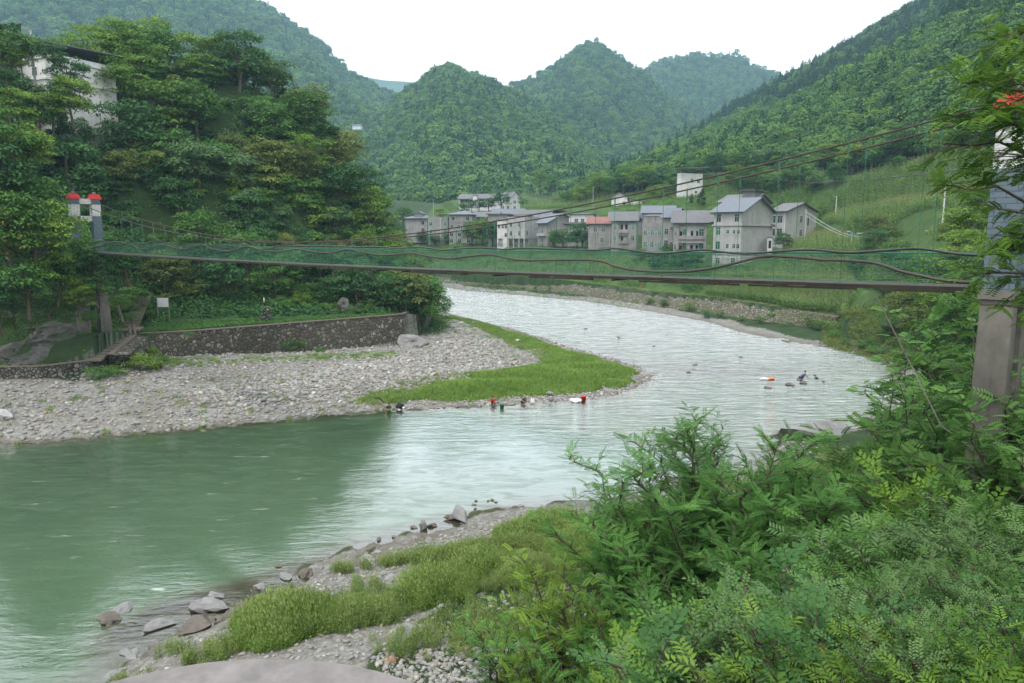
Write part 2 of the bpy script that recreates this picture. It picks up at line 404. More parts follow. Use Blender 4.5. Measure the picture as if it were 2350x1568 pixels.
def blend(X, Y, lines):
    num = np.zeros(X.shape); den = np.zeros(X.shape); lam = 5 + .05 * np.clip(Y, 0, 500)
    for l in lines:
        d, z = seg_dist(X, Y, l); w = 1 / ((d + .03)**1.3 * (1 + (d / lam)**3)); num += w * z; den += w
    return num / den
def base_h(X, Y):
    dA = seg_dist(X, Y, SH_A)[0]; dB = seg_dist(X, Y, SH_B)[0]; z = blend(X, Y, LINES)
    for reg, ls in ((REG_A, FRONT_A), (REG_B, FRONT_B)):
        k = inpoly(X, Y, reg)
        if k.any(): z[k] = blend(X[k], Y[k], ls)
    return z, dA, dB
def ground(X, Y, detail=True):
    X = np.asarray(X, dtype=float); Y = np.asarray(Y, dtype=float)
    z, dA, dB = base_h(X, Y)
    inr = inpoly(X, Y, RIVER)
    ds = np.minimum(dA, dB)
    bed = -np.clip(ds * .16, 0, 1.7)
    far = sstep(300, 420, Y)
    z = np.where(inr, bed, np.maximum(z, np.minimum(.03 + ds * .05, .6)))
    z = z * (1 - far) + far * np.maximum(z, 14)
    z = np.maximum(z, mountains(X, Y))
    if detail:
        k = np.where(inr, .12, np.clip(ds * .05, .06, .5)) * (1 + .8 * sstep(8, 30, z)) 
        z = z + (fbm(X / 3.1, Y / 3.1, 3, 4) - .5) * k
        sh = np.exp(-(ds / 7.0)**2) * (Y < 130)      # ragged, stony near shores
        z = z + sh * (fbm(X / 1.6, Y / 1.6, 9, 3) - .5) * .5
    return z
def gz(x, y): return float(ground(np.array([x]), np.array([y]))[0])

# one sheet for the whole valley, finer near the camera
APEX = -60.0
rows = [-55.0]
while rows[-1] < 4600: rows.append(rows[-1] + (.45 if rows[-1] < 60 else (.55 if rows[-1] < 122 else .9) if rows[-1] < 285 else (rows[-1] - APEX) * .0072))
rows = np.array(rows)
us = np.concatenate([np.linspace(-1.5, -.62, 60)[:-1], np.linspace(-.62, .66, 640), np.linspace(.66, 1.5, 60)[1:]])
GX = us[None, :] * (rows[:, None] - APEX + 10); GY = np.repeat(rows[:, None], len(us), 1)
Zs = np.concatenate([ground(GX[i:i+60].ravel(), GY[i:i+60].ravel()) for i in range(0, len(rows), 60)]).reshape(GX.shape)
nr, nc = GX.shape
idx = np.arange(nr * nc).reshape(nr, nc)
quads = np.stack([idx[:-1, :-1], idx[:-1, 1:], idx[1:, 1:], idx[1:, :-1]], -1).reshape(-1, 4)
xx, yy, zz = GX.ravel(), GY.ravel(), Zs.ravel()
_, dA, dB = base_h(xx, yy)
landA = ~inpoly(xx, yy, RIVER) & (dA < dB)
n1 = fbm(xx / 6, yy / 6, 21, 3)
def wp(l): return [(p[0], p[1]) for p in l]
BAR = wp(SH_A[3:25]) + [(-14.5, 132), (-16, 120)] + wp(WALL_F[::-1]) + [P(180, 846, 4)[:2], P(0, 850, 4)[:2], (-75, 74), (-90, 60)]
in_bar = inpoly(xx, yy, BAR)
near_b = (~inpoly(xx, yy, RIVER)) & (dB < (8 + 5 * n1) * np.clip(1 - (xx - 4) / 22, .22, 1)) & (yy < 80) & (zz < 2.6)
far_b = (~inpoly(xx, yy, RIVER)) & (dB < dA) & (yy >= 80) & (dB < 1.5 + 7 * fbm(xx / 9, yy / 9, 33, 3)) & (zz < 1.3)
gravel = np.where((in_bar & (zz < 4.9)) | near_b | far_b | (zz < .02), 1.0, 0.0)
FIELD = [p[:2] for p in EMB_T] + [D(2000, 690, 118)[:2], D(2300, 600, 100)[:2]] + wp(TREEL[::-1][1:]) + [D(1150, 430, 470)[:2], D(1000, 470, 460)[:2], D(930, 560, 320)[:2]]
field = inpoly(xx, yy, FIELD).astype(float)
forest = np.where((gravel < .5) & (field < .5), 1.0, 0.0)
ground_attrs = {'gravel': gravel, 'field': field, 'forest': forest, 'far': sstep(380, 700, yy), 'wooded': (zz > 9.5).astype(float)}
m, nt, N = mat_new('ground'); pos = wpos(N)
vor = N('ShaderNodeTexVoronoi', {'Vector': pos, 'Scale': 3.2}, feature='F1')
vor2 = N('ShaderNodeTexVoronoi', {'Vector': pos, 'Scale': 9.0}, feature='F1')
peb = mixc(N, .5, ramp(N, vor.outputs['Color'], [(.1, (.11, .105, .095)), (.5, (.19, .185, .17)), (.9, (.34, .33, .31))]),
           ramp(N, vor2.outputs['Color'], [(.1, (.10, .098, .09)), (.9, (.38, .37, .34))]))
peb = mixc(N, ramp(N, noise(N, .25, 4, .6, pos), [(.45, 0), (.62, .55)]), peb, (.15, .135, .10))
soil = ramp(N, noise(N, .9, 6, .6, pos), [(.3, (.035, .045, .02)), (.55, (.06, .08, .03)), (.8, (.12, .10, .06))])
grs = ramp(N, noise(N, .5, 6, .65, pos), [(.3, (.03, .07, .016)), (.55, (.06, .11, .028)), (.8, (.13, .16, .055))])
fst = ramp(N, noise(N, .35, 7, .7, pos), [(.3, (.018, .035, .012)), (.6, (.035, .065, .02)), (.8, (.06, .09, .03))])
mp = N('ShaderNodeMapping', {'Vector': pos, 'Rotation': (.3, .4, 0), 'Scale': (1, 1, 2.5)}).outputs[0]
rock = ramp(N, noise(N, .9, 8, .7, mp), [(.3, (.06, .06, .055)), (.5, (.15, .145, .13)), (.7, (.24, .23, .21))])
col = mixc(N, attr(N, 'field').outputs['Fac'], fst, grs)
col = mixc(N, attr(N, 'gravel').outputs['Fac'], col, peb)
farc = ramp(N, noise(N, .045, 8, .75, pos), [(.3, (.022, .05, .015)), (.5, (.045, .09, .022)), (.62, (.07, .12, .03)), (.75, (.11, .16, .04))])
col = mixc(N, attr(N, 'far').outputs['Fac'], col, farc)
sep = N('ShaderNodeSeparateXYZ', {0: N('ShaderNodeNewGeometry').outputs['Normal']})
nearm = math_(N, 'SUBTRACT', 1.0, attr(N, 'far').outputs['Fac'])
steep = math_(N, 'MULTIPLY', ramp(N, sep.outputs['Z'], [(.45, 1), (.62, 0)]), math_(N, 'MULTIPLY', nearm, math_(N, 'SUBTRACT', 1.0, attr(N, 'wooded').outputs['Fac'])))
col = mixc(N, steep, col, rock)
mud = ramp(N, N('ShaderNodeSeparateXYZ', {0: pos}).outputs['Z'], [(0.0, 1), (.04, 0)])
zmap = N('ShaderNodeMapRange', {0: N('ShaderNodeSeparateXYZ', {0: pos}).outputs['Z'], 1: .02, 2: .16, 3: 1.0, 4: 0.0}).outputs[0]
col = mixc(N, math_(N, 'MULTIPLY', zmap, .55), col, (.10, .085, .055))
hgt = math_(N, 'ADD', math_(N, 'MULTIPLY', vor.outputs['Distance'], -.5), noise(N, 3, 8, .7, pos))
farb = noise(N, .11, 8, .75, pos)
hh = mixc(N, attr(N, 'far').outputs['Fac'], (0, 0, 0), (1, 1, 1)) 
bn = N('ShaderNodeBump', {'Strength': .8, 'Distance': .12, 'Height': hgt})
bn2 = N('ShaderNodeBump', {'Strength': attr(N, 'far').outputs['Fac'], 'Distance': 9.0, 'Height': farb, 'Normal': bn.outputs[0]})
p = N('ShaderNodeBsdfPrincipled', {'Base Color': col, 'Roughness': .9, 'Specular IOR Level': .2, 'Normal': bn2.outputs[0]})
N('ShaderNodeOutputMaterial', {'Surface': p.outputs[0]})
M['ground'] = m
gme = np_mesh('ground', np.stack([xx, yy, zz], -1), quads, m, ground_attrs, smooth=True)
tag(link('ground', gme), kind='structure')

# ------------------------------------------------------------------ river
wx = np.arange(-230, 90, 1.0); wy = np.arange(-60, 330, 1.0)
WX, WY = np.meshgrid(wx, wy); fx_, fy_ = WX.ravel(), WY.ravel()
_, wdA, wdB = base_h(fx_, fy_); winr = inpoly(fx_, fy_, RIVER)
wds = np.where(winr, np.minimum(wdA, wdB), 0.0)
def gau(px, py, r, s=1.0):
    x, y, _ = P(px, py, 0); return s * np.exp(-(((fx_ - x) / r[0])**2 + ((fy_ - y) / r[1])**2))
rapid = sstep(56, 80, fy_ + .9 * (fx_ - 8)) * .65 + .35 * sstep(100, 150, fy_)
rapid = np.clip(rapid + gau(1600, 800, (20, 26), .45) + gau(1950, 830, (10, 14), .3) - gau(1950, 930, (11, 9), .25) - gau(1480, 940, (8, 4), .3) - gau(1060, 700, (16, 14), .4), 0, 1)
shal = np.clip(1 - wds / 3.2, 0, 1) * .8
shal = np.clip(shal + gau(520, 1400, (4.5, 2.2), .8) + gau(380, 1450, (3.5, 1.8), .6) + gau(1750, 852, (9, 8), .8) + gau(1380, 815, (7, 12), .7) + gau(1560, 850, (6, 8), .5), 0, 1)
wi = np.arange(len(wy) * len(wx)).reshape(len(wy), len(wx))
wq = np.stack([wi[:-1, :-1], wi[:-1, 1:], wi[1:, 1:], wi[1:, :-1]], -1).reshape(-1, 4)
keep = (winr | (np.minimum(wdA, wdB) < 4))[wq].any(1)
wq = wq[keep]
m, nt, N = mat_new('river_water'); pos = wpos(N)
ra = attr(N, 'rapid').outputs['Fac']; sh_ = attr(N, 'shallow').outputs['Fac']
mp1 = N('ShaderNodeMapping', {'Vector': pos, 'Rotation': (0, 0, R(-25)), 'Scale': (.5, 1.5, 1)}).outputs[0]
mp2 = N('ShaderNodeMapping', {'Vector': pos, 'Rotation': (0, 0, R(-20)), 'Scale': (.16, .6, 1)}).outputs[0]
w1 = noise(N, 1.6, 5, .6, mp1, .6); w2 = noise(N, .9, 3, .5, mp2, 1.0)
w3 = noise(N, 5.0, 3, .6, mp1)
hw = math_(N, 'ADD', w1, math_(N, 'MULTIPLY', w3, .25))
hw = math_(N, 'ADD', hw, math_(N, 'MULTIPLY', w2, .8))
mp4 = N('ShaderNodeMapping', {'Vector': pos, 'Rotation': (0, 0, R(-12)), 'Scale': (.30, .95, 1)}).outputs[0]
w4 = noise(N, .55, 4, .6, mp4, 1.2)
hw = math_(N, 'ADD', hw, math_(N, 'MULTIPLY', w4, 2.2))
st = N('ShaderNodeMapRange', {0: ra, 1: 0, 2: 1, 3: .035, 4: .5}).outputs[0]
bn = N('ShaderNodeBump', {'Strength': st, 'Distance': .9, 'Height': hw})
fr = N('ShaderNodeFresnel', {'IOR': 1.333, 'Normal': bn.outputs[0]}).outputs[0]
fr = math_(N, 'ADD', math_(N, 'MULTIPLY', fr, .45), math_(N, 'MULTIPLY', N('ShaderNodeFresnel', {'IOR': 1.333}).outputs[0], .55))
fr = math_(N, 'MULTIPLY', fr, N('ShaderNodeMapRange', {0: ra, 1: 0, 2: .8, 3: 3.0, 4: 2.9}).outputs[0], True)  # sky reflection boosted well above real Fresnel so the water reads whiter
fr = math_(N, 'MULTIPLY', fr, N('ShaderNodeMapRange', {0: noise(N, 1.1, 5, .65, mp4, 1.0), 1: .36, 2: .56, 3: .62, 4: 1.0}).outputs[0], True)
deep = ramp(N, noise(N, .05, 3, .5, pos), [(.35, (.082, .138, .08)), (.65, (.096, .155, .093))])
bodyc = mixc(N, ramp(N, sh_, [(.15, 0), (.75, .85)]), deep, (.10, .08, .042))
fo = ramp(N, noise(N, 2.4, 6, .7, mp2, 1.5), [(.60, 0), (.70, 1)])
fo = math_(N, 'MULTIPLY', fo, N('ShaderNodeMapRange', {0: ra, 1: .35, 2: 1, 3: 0.0, 4: .55}).outputs[0])
mp3 = N('ShaderNodeMapping', {'Vector': pos, 'Rotation': (0, 0, R(-14)), 'Scale': (.35, 1.7, 1)}).outputs[0]
fs = ramp(N, noise(N, .8, 5, .62, mp3, .8), [(.64, 0), (.74, .55)])
calm = N('ShaderNodeMapRange', {0: ra, 1: 0, 2: .4, 3: 1.0, 4: 0.0}).outputs[0]
fo = math_(N, 'MAXIMUM', fo, math_(N, 'MULTIPLY', fs, calm))
bodyc = mixc(N, fo, bodyc, (.72, .74, .72))
df = N('ShaderNodeBsdfDiffuse', {'Color': bodyc, 'Normal': bn.outputs[0]})
tp = N('ShaderNodeBsdfTransparent', {'Color': (.75, .78, .66, 1)})
al = ramp(N, sh_, [(.35, 1), (.95, .15)])
al = math_(N, 'MAXIMUM', al, fo)
body = N('ShaderNodeMixShader', {0: al, 1: tp.outputs[0], 2: df.outputs[0]})
gl = N('ShaderNodeBsdfGlossy', {'Color': (1, 1, 1, 1), 'Roughness': .06, 'Normal': bn.outputs[0]})
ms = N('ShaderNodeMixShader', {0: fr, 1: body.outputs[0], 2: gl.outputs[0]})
N('ShaderNodeOutputMaterial', {'Surface': ms.outputs[0]})
M['water'] = m
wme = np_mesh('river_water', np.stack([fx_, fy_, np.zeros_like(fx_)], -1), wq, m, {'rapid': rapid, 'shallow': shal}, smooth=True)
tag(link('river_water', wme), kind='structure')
# ------------------------------------------------------------------ plants: templates and generators
rng = np.random.default_rng(11)
def frames(dirs, nrm):
    """rotation matrices whose x axis follows dirs and z axis follows nrm as nearly as it can"""
    x = dirs / (np.linalg.norm(dirs, axis=1, keepdims=True) + 1e-9)
    y = np.cross(nrm, x); y /= (np.linalg.norm(y, axis=1, keepdims=True) + 1e-9)
    z = np.cross(x, y)
    return np.stack([x, y, z], -1)
def place(tv, tf, pos, rot, scl, tint, tj=.0):
    """copies template tv, tf to each pos; returns verts, faces, tint per vertex"""
    n, k = len(pos), len(tv)
    V = np.einsum('nij,kj->nki', rot, tv) * np.asarray(scl).reshape(-1, 1, 1) + pos[:, None, :]
    F = tf[None] + (np.arange(n) * k)[:, None, None]
    return V.reshape(-1, 3), F.reshape(-1, tf.shape[1]), np.repeat(tint, k)
# a single leaf (folded rhombus), x = length
LEAF_V = np.array([(0, 0, 0), (.45, .27, .05), (1, 0, -.06), (.45, -.27, .05)]); LEAF_F = np.array([(0, 3, 2, 1)])
LANCE_V = np.array([(0, 0, 0), (.4, .11, .02), (1, 0, -.22), (.4, -.11, .02)])
def frond(pairs, ll, lw, droop=.25, end=True):
    """pinnate leaf of unit length"""
    v, f = [], []
    for i in range(pairs):
        t = (i + 1) / (pairs + .5); x = t; z = -droop * t * t
        s = ll * (1 - .45 * abs(t - .45))
        for sd in (1, -1):
            b = len(v); ax = np.array([.35, sd * .94, -.12]); sx = np.array([.94, -sd * .35, 0])
            o = np.array([x, 0, z])
            v += [o, o + ax * s * .5 + sx * lw, o + ax * s, o + ax * s * .5 - sx * lw]
            f.append((b, b + 1, b + 2, b + 3) if sd < 0 else (b, b + 3, b + 2, b + 1))
    b = len(v); v += [(0, .006, 0), (0, -.006, 0), (1, 0, -droop), (.5, 0, -droop * .25 + .004)]; f.append((b, b + 1, b + 2, b + 3))
    return np.array(v, dtype=float), np.array(f)
FROND_FINE = frond(9, .23, .045)
FROND_BIG = frond(6, .42, .085, .35)

def mixmesh(name, parts, mats):
    """parts: list of (V, F, tint, material index)"""
    Vs, Fs, Ts, ms, b = [], [], [], [], 0
    for V, F, T, mi in parts:
        if len(V) == 0: continue
        Vs.append(V); Fs.append(F + b); Ts.append(T); ms.append(np.full(len(F), mi)); b += len(V)
    return np_mesh(name, np.concatenate(Vs), Fs, mats, {'tint': np.concatenate(Ts)}, np.concatenate(ms))

def trunk_mesh(name, skel, mat):
    mb = MB()
    for pts, r in skel: mb.tube(pts, r, 5, cap=False)
    me = bpy.data.meshes.new(name); me.from_pydata([tuple(v) for v in mb.v], [], mb.f); me.materials.append(mat)
    for p in me.polygons: p.use_smooth = True
    me.update(); return me

def tree_kind(seed, h, r, mat, leaf=.34, nclump=34, per=70, base=.28, flat=.6, droopy=.0, cl=.27, name='crown', lean=0.0):
    """broadleaf tree of height h and crown radius r: returns (trunk mesh, crown mesh)"""
    g = np.random.default_rng(seed)
    ch = h * (1 - base); cz = h * base + ch * .45
    # clump centres spread through a lumpy crown volume, more of them near its surface
    th = g.uniform(0, 2 * np.pi, nclump); ph = g.uniform(-.75, 1, nclump)
    rad = g.uniform(.45, 1, nclump)**.6
    lump = 1 + .28 * np.sin(2 * th + g.uniform(0, 6)) + .16 * np.sin(5 * th + ph * 3)
    cx = np.cos(th) * np.sqrt(np.clip(1 - ph * ph * .8, .05, 1)) * rad * r * lump * .82 + lean * h * .3 * (ph + .5)
    cyy = np.sin(th) * np.sqrt(np.clip(1 - ph * ph * .8, .05, 1)) * rad * r * lump * .82
    czz = cz + ph * ch * .46 * rad
    C = np.stack([cx, cyy, czz], -1); cs = cl * r * g.uniform(.7, 1.4, nclump)
    k = np.repeat(np.arange(nclump), (per * (cs / cs.mean())**1.7).astype(int).clip(12))
    d = g.normal(size=(len(k), 3)); d /= np.linalg.norm(d, axis=1, keepdims=True)
    d[:, 2] = np.where(d[:, 2] < -.25, -d[:, 2] * .6, d[:, 2])
    rr = g.uniform(.55, 1.05, len(k))**.7
    pos = C[k] + d * (cs[k] * rr)[:, None] * np.array([1.15, 1.15, flat])
    nrm = d * .7 + np.array([0, 0, .75]) + g.normal(size=d.shape) * .35
    dr = np.cross(nrm, g.normal(size=d.shape)) + d * .5 + np.array([0, 0, -.3 - droopy])
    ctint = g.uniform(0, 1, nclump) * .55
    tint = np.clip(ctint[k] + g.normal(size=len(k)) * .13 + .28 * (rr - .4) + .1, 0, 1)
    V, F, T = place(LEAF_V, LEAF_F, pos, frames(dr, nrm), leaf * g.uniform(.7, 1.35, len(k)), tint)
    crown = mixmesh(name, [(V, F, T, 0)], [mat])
    # trunk and limbs
    sk = []; top = np.array([lean * h * .3, 0, h * .8]); bend = g.normal(size=3) * .03 * h; bend[2] = 0
    tr = [np.array([0, 0, -.6]) + 0 * top, top * .35 + bend, top * .7 - bend * .4, top]; r0 = .022 * h + .04
    sk.append((tr, [r0 * 1.25, r0 * .8, r0 * .45, r0 * .12]))
    for i in g.choice(nclump, min(12, nclump), replace=False):
        t = g.uniform(.3, .7); a = np.array([0, 0, -.6]) * (1 - t) + top * t
        mid = (a + C[i]) / 2 + np.array([0, 0, -.04 * h])
        sk.append(([a, mid, C[i]], [r0 * .38, r0 * .24, r0 * .06]))
    return trunk_mesh('trunk', sk, M['bark']), crown

def pine_kind(seed, h, r, mat, n=16, sparse=False):
    g = np.random.default_rng(seed); pos = []; dr = []; tn = []; sk = [([(0, 0, -.5), (0, 0, h * .5), (0, 0, h)], [.02 * h + .05, .014 * h + .02, .01])]
    for i in range(n):
        t = (i + .5) / n; z = h * (.18 + .8 * t); L = r * (1 - t)**.75 * g.uniform(.75, 1.15) + .15
        for b in range(5 if not sparse else 4):
            a = g.uniform(0, 2 * np.pi); e = np.array([math.cos(a), math.sin(a), g.uniform(-.12, .3)]) * L
            sk.append(([(0, 0, z), tuple(np.array([0, 0, z]) + e * .9)], [.02 + .01 * L, .01]))
            m_ = int(10 + 16 * L / max(r, .1))
            s = g.uniform(.25, 1, m_)[:, None]
            pos.append(np.array([0, 0, z]) + e * s + g.normal(size=(m_, 3)) * L * .09)
            dr.append(np.tile(e / L, (m_, 1)) + g.normal(size=(m_, 3)) * .5 + np.array([0, 0, .35])); tn.append(g.uniform(0, 1, m_))
    pos, dr, tn = map(np.concatenate, (pos, dr, tn))
    V, F, T = place(LANCE_V * np.array([1, 1.6, 1]), LEAF_F, pos, frames(dr, g.normal(size=pos.shape) + np.array([0, 0, 1.])), g.uniform(.3, .6, len(pos)) * (h / 9 + .25), tn)
    return trunk_mesh('trunk', sk, M['bark']), mixmesh('crown', [(V, F, T, 0)], [mat])

def shrub_kind(seed, h, spread, stems, tpl, tw_n, fr_n, fl, mat, up=.75, twl=1.0, start=.12, tiprad=.9):
    """many-stemmed bush carrying fronds (tpl) along its twigs: returns (stem mesh, foliage mesh)"""
    g = np.random.default_rng(seed); sk = []; pos = []; dr = []; nm = []; tn = []
    for s in range(stems):
        a = 2 * np.pi * (s + g.uniform(-.3, .3)) / stems; L = h * g.uniform(.65, 1.08); sp = spread * g.uniform(.25, tiprad)
        e = np.array([math.cos(a), math.sin(a), 0]); b0 = e * .15 * spread * g.uniform(0, .6)
        pts = [b0 + e * sp * (t**1.5) + np.array([0, 0, L * (t - .18 * t * t)]) + g.normal(size=3) * .03 * h * (t > 0) for t in np.linspace(0, 1, 7)]
        sk.append((pts, list(np.linspace(.012 * h + .01, .006, 7))))
        P_ = np.array(pts)
        for j in range(tw_n):
            t = start + (1 - start) * (j + g.uniform(0, 1)) / tw_n; q = t * 6; i = min(int(q), 5); o = P_[i] + (P_[i + 1] - P_[i]) * (q - i)
            ax = P_[i + 1] - P_[i]; ax /= np.linalg.norm(ax)
            a2 = g.uniform(0, 2 * np.pi); side = np.array([math.cos(a2), math.sin(a2), 0]); side = side + e * .35
            td = ax * .55 + side * .9 + np.array([0, 0, up * .35]); td /= np.linalg.norm(td)
            tl = twl * g.uniform(.5, 1.15) * (1.25 - .75 * t)
            tp_ = [o + td * tl * u_ + np.array([0, 0, -.14 * tl * u_ * u_]) for u_ in (0, .5, 1)]
            sk.append((tp_, [.010 + .003 * h, .006, .003]))
            nf = max(3, int(fr_n * tl / twl)); uu = np.linspace(.12, 1.0, nf)
            T_ = np.array(tp_); base = T_[0] + (T_[2] - T_[0]) * uu[:, None] + np.array([0, 0, .07 * tl]) * (1 - (2 * uu - 1)**2)[:, None]
            sg = np.where(np.arange(nf) % 2 == 0, 1, -1)[:, None]
            perp = np.cross(td, np.array([0, 0, 1.])); perp /= np.linalg.norm(perp) + 1e-9
            fd = td * .55 + sg * perp * .8 + g.normal(size=(nf, 3)) * .22 + np.array([0, 0, .12])
            fd[-1] = td
            pos.append(base); dr.append(fd); nm.append(np.array([0, 0, 1.]) + g.normal(size=(nf, 3)) * .3 + e * .15)
            tn.append(np.clip(g.uniform(.15, .6) + .35 * t + g.normal(size=nf) * .12, 0, 1))
    pos, dr, nm, tn = map(np.concatenate, (pos, dr, nm, tn))
    V, F, T = place(tpl[0], tpl[1], pos, frames(dr, nm), fl * g.uniform(.7, 1.25, len(pos)), tn)
    return trunk_mesh('stems', sk, M['twig']), mixmesh('foliage', [(V, F, T, 0)], [mat])
# a spray of simple leaves, used like a frond
def spray(n, ll, seed=1, lance=False, wid=1.0):
    g = np.random.default_rng(seed); v, f = [], []
    for i in range(n):
        t = (i + .6) / n; sg = 1 if i % 2 else -1
        d = np.array([[.6, sg * .8, g.uniform(-.2, .25)]]); nn = np.array([[g.uniform(-.3, .3), g.uniform(-.3, .3), 1.]])
        V, F, _ = place((LANCE_V if lance else LEAF_V) * np.array([1, wid, 1]), LEAF_F, np.array([[t, 0, -.15 * t * t]]), frames(d, nn), [ll], np.zeros(1))
        f += [F[0] + len(v) * 1]; v += list(V)
    return np.array(v), np.array(f)
SPRAY_ROUND = spray(7, .42, 3); SPRAY_LANCE = spray(9, .5, 4, True, 1.3); SPRAY_FINE = spray(12, .2, 5)

def plant(kindname, meshes, loc, rz, scl, label, cat, group, mirror=False, tilt=(0, 0)):
    t = bpy.data.objects.new(kindname, None); COL.objects.link(t)
    t.location = loc; t.rotation_euler = (tilt[0], tilt[1], rz)
    t.scale = scl if hasattr(scl, '__len__') else (scl, scl, scl)
    t.empty_display_size = .3
    tag(t, label, cat, group)
    for me in meshes: 
        o = bpy.data.objects.new(me.name.split('.')[0], me); COL.objects.link(o); o.parent = t
    return t

# ------------------------------------------------------------------ scatter (geometry nodes) for what nobody could count
def scatter(name, protos, pts, rz, scl, which, mats, tilt=None):
    """one object: the vertices are the places, the loose prototype islands in it are what is set there.
    protos: list of lists of (V, F, tint, material index)"""
    Vs, Fs, Ts, ms, pid = [], [], [], [], []; b = 0
    for k, pr in enumerate(protos):
        for V, F, T, mi in pr:
            Vs.append(V); Fs.append(F + b); Ts.append(T); ms.append(np.full(len(F), mi)); pid.append(np.full(len(V), k + 1.)); b += len(V)
    n = len(pts)
    tl = np.zeros((n, 2)) if tilt is None else tilt
    V = np.concatenate(Vs + [pts])
    z = np.zeros(b)
    at = {'tint': np.concatenate(Ts + [np.zeros(n)]), 'proto': np.concatenate(pid + [np.zeros(n)]),
          'which': np.concatenate([z, which]), 'rot': np.concatenate([np.zeros((b, 3)), np.stack([tl[:, 0], tl[:, 1], rz], -1)]),
          'scl': np.concatenate([np.zeros((b, 3)), scl if np.ndim(scl) == 2 else np.repeat(np.asarray(scl)[:, None], 3, 1)])}
    me = np_mesh(name, V, Fs, mats, at, np.concatenate(ms))
    o = link(name, me)
    ng = bpy.data.node_groups.new(name, 'GeometryNodeTree')
    ng.interface.new_socket('Geometry', in_out='INPUT', socket_type='NodeSocketGeometry')
    ng.interface.new_socket('Geometry', in_out='OUTPUT', socket_type='NodeSocketGeometry')
    def G(t, ins=None, **k):
        q = ng.nodes.new(t)
        for a, c in k.items(): setattr(q, a, c)
        for a, c in (ins or {}).items():
            if isinstance(c, bpy.types.NodeSocket): ng.links.new(c, q.inputs[a])
            else: q.inputs[a].default_value = c
        return q
    gi = G('NodeGroupInput'); go = G('NodeGroupOutput')
    def na(nm, ty):
        q = G('GeometryNodeInputNamedAttribute', data_type=ty); q.inputs[0].default_value = nm; return q.outputs[0]
    pr = na('proto', 'FLOAT')
    def sepby(val, geo):
        c = G('FunctionNodeCompare', {0: pr, 1: float(val)}, data_type='FLOAT', operation='EQUAL'); c.inputs[12].default_value = .1
        s = G('GeometryNodeSeparateGeometry', {0: geo, 1: c.outputs[0]}, domain='POINT'); return s.outputs[0]
    pt = sepby(0, gi.outputs[0])
    out = G('GeometryNodeJoinGeometry')
    for k in range(len(protos)):
        sp = sepby(k + 1, gi.outputs[0])
        cm = G('FunctionNodeCompare', {0: na('which', 'FLOAT'), 1: float(k)}, data_type='FLOAT', operation='EQUAL'); cm.inputs[12].default_value = .1
        ip = G('GeometryNodeInstanceOnPoints', {'Points': pt, 'Selection': cm.outputs[0], 'Instance': sp,
               'Rotation': na('rot', 'FLOAT_VECTOR'), 'Scale': na('scl', 'FLOAT_VECTOR')})
        ng.links.new(ip.outputs[0], out.inputs[0])
    ng.links.new(out.outputs[0], go.inputs[0])
    md = o.modifiers.new('scatter', 'NODES'); md.node_group = ng
    return tag(o, kind='stuff')
def leafball(seed, n, r, h, leaf, tintc=None, tpl=LEAF_V, low=0.0):
    """small cloud of leaves as a prototype part"""
    g = np.random.default_rng(seed); d = g.normal(size=(n, 3)); d /= np.linalg.norm(d, axis=1, keepdims=True); d[:, 2] = np.abs(d[:, 2]) * 1.0 - low
    lump = 1 + .25 * np.sin(3 * np.arctan2(d[:, 1], d[:, 0]) + seed) + .2 * np.sin(4 * d[:, 2] + seed)
    pos = d * (g.uniform(.5, 1, n)**.5 * lump)[:, None] * np.array([r, r, h])
    nrm = d + np.array([0, 0, .5]) + g.normal(size=(n, 3)) * .4
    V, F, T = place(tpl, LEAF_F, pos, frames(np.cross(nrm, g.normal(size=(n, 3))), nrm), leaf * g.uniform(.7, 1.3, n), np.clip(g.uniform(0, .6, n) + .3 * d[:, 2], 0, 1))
    return V, F, T, 0
def sample(poly, n, seed=0):
    g = np.random.default_rng(seed); a = np.array([(p[0], p[1]) for p in poly]); lo, hi = a.min(0), a.max(0); out = []
    while sum(len(o) for o in out) < n:
        q = g.uniform(lo, hi, (n * 3, 2)); q = q[inpoly(q[:, 0], q[:, 1], a.tolist())]; out.append(q)
        if len(q) == 0: break
    return np.concatenate(out)[:n]
def to_px(X, Y, Z):
    dz = Z - CAM_Z; dep = Y * CP - dz * SP; up = Y * SP + dz * CP
    return 1175 + FP * X / dep, 784 - FP * up / dep
# ------------------------------------------------------------------ far forest: one mass per mountain side
def proto_tree(seed, h, r, leaf, n=26, per=11):
    g = np.random.default_rng(seed)
    th = g.uniform(0, 6.28, n); ph = g.uniform(-.5, 1, n); C = np.stack([np.cos(th) * np.sqrt(1 - ph**2 * .85) * r * .72, np.sin(th) * np.sqrt(1 - ph**2 * .85) * r * .72, h * .52 + ph * h * .4], -1)
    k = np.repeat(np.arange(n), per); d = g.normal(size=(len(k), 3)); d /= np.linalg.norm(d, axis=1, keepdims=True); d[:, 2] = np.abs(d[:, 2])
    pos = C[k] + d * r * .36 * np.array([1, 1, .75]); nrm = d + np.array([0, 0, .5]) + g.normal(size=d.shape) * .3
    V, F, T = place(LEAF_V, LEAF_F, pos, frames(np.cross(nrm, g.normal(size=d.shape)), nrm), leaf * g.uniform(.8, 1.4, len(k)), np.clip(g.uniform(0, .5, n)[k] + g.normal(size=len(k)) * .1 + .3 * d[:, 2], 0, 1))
    return V, F, T, 0
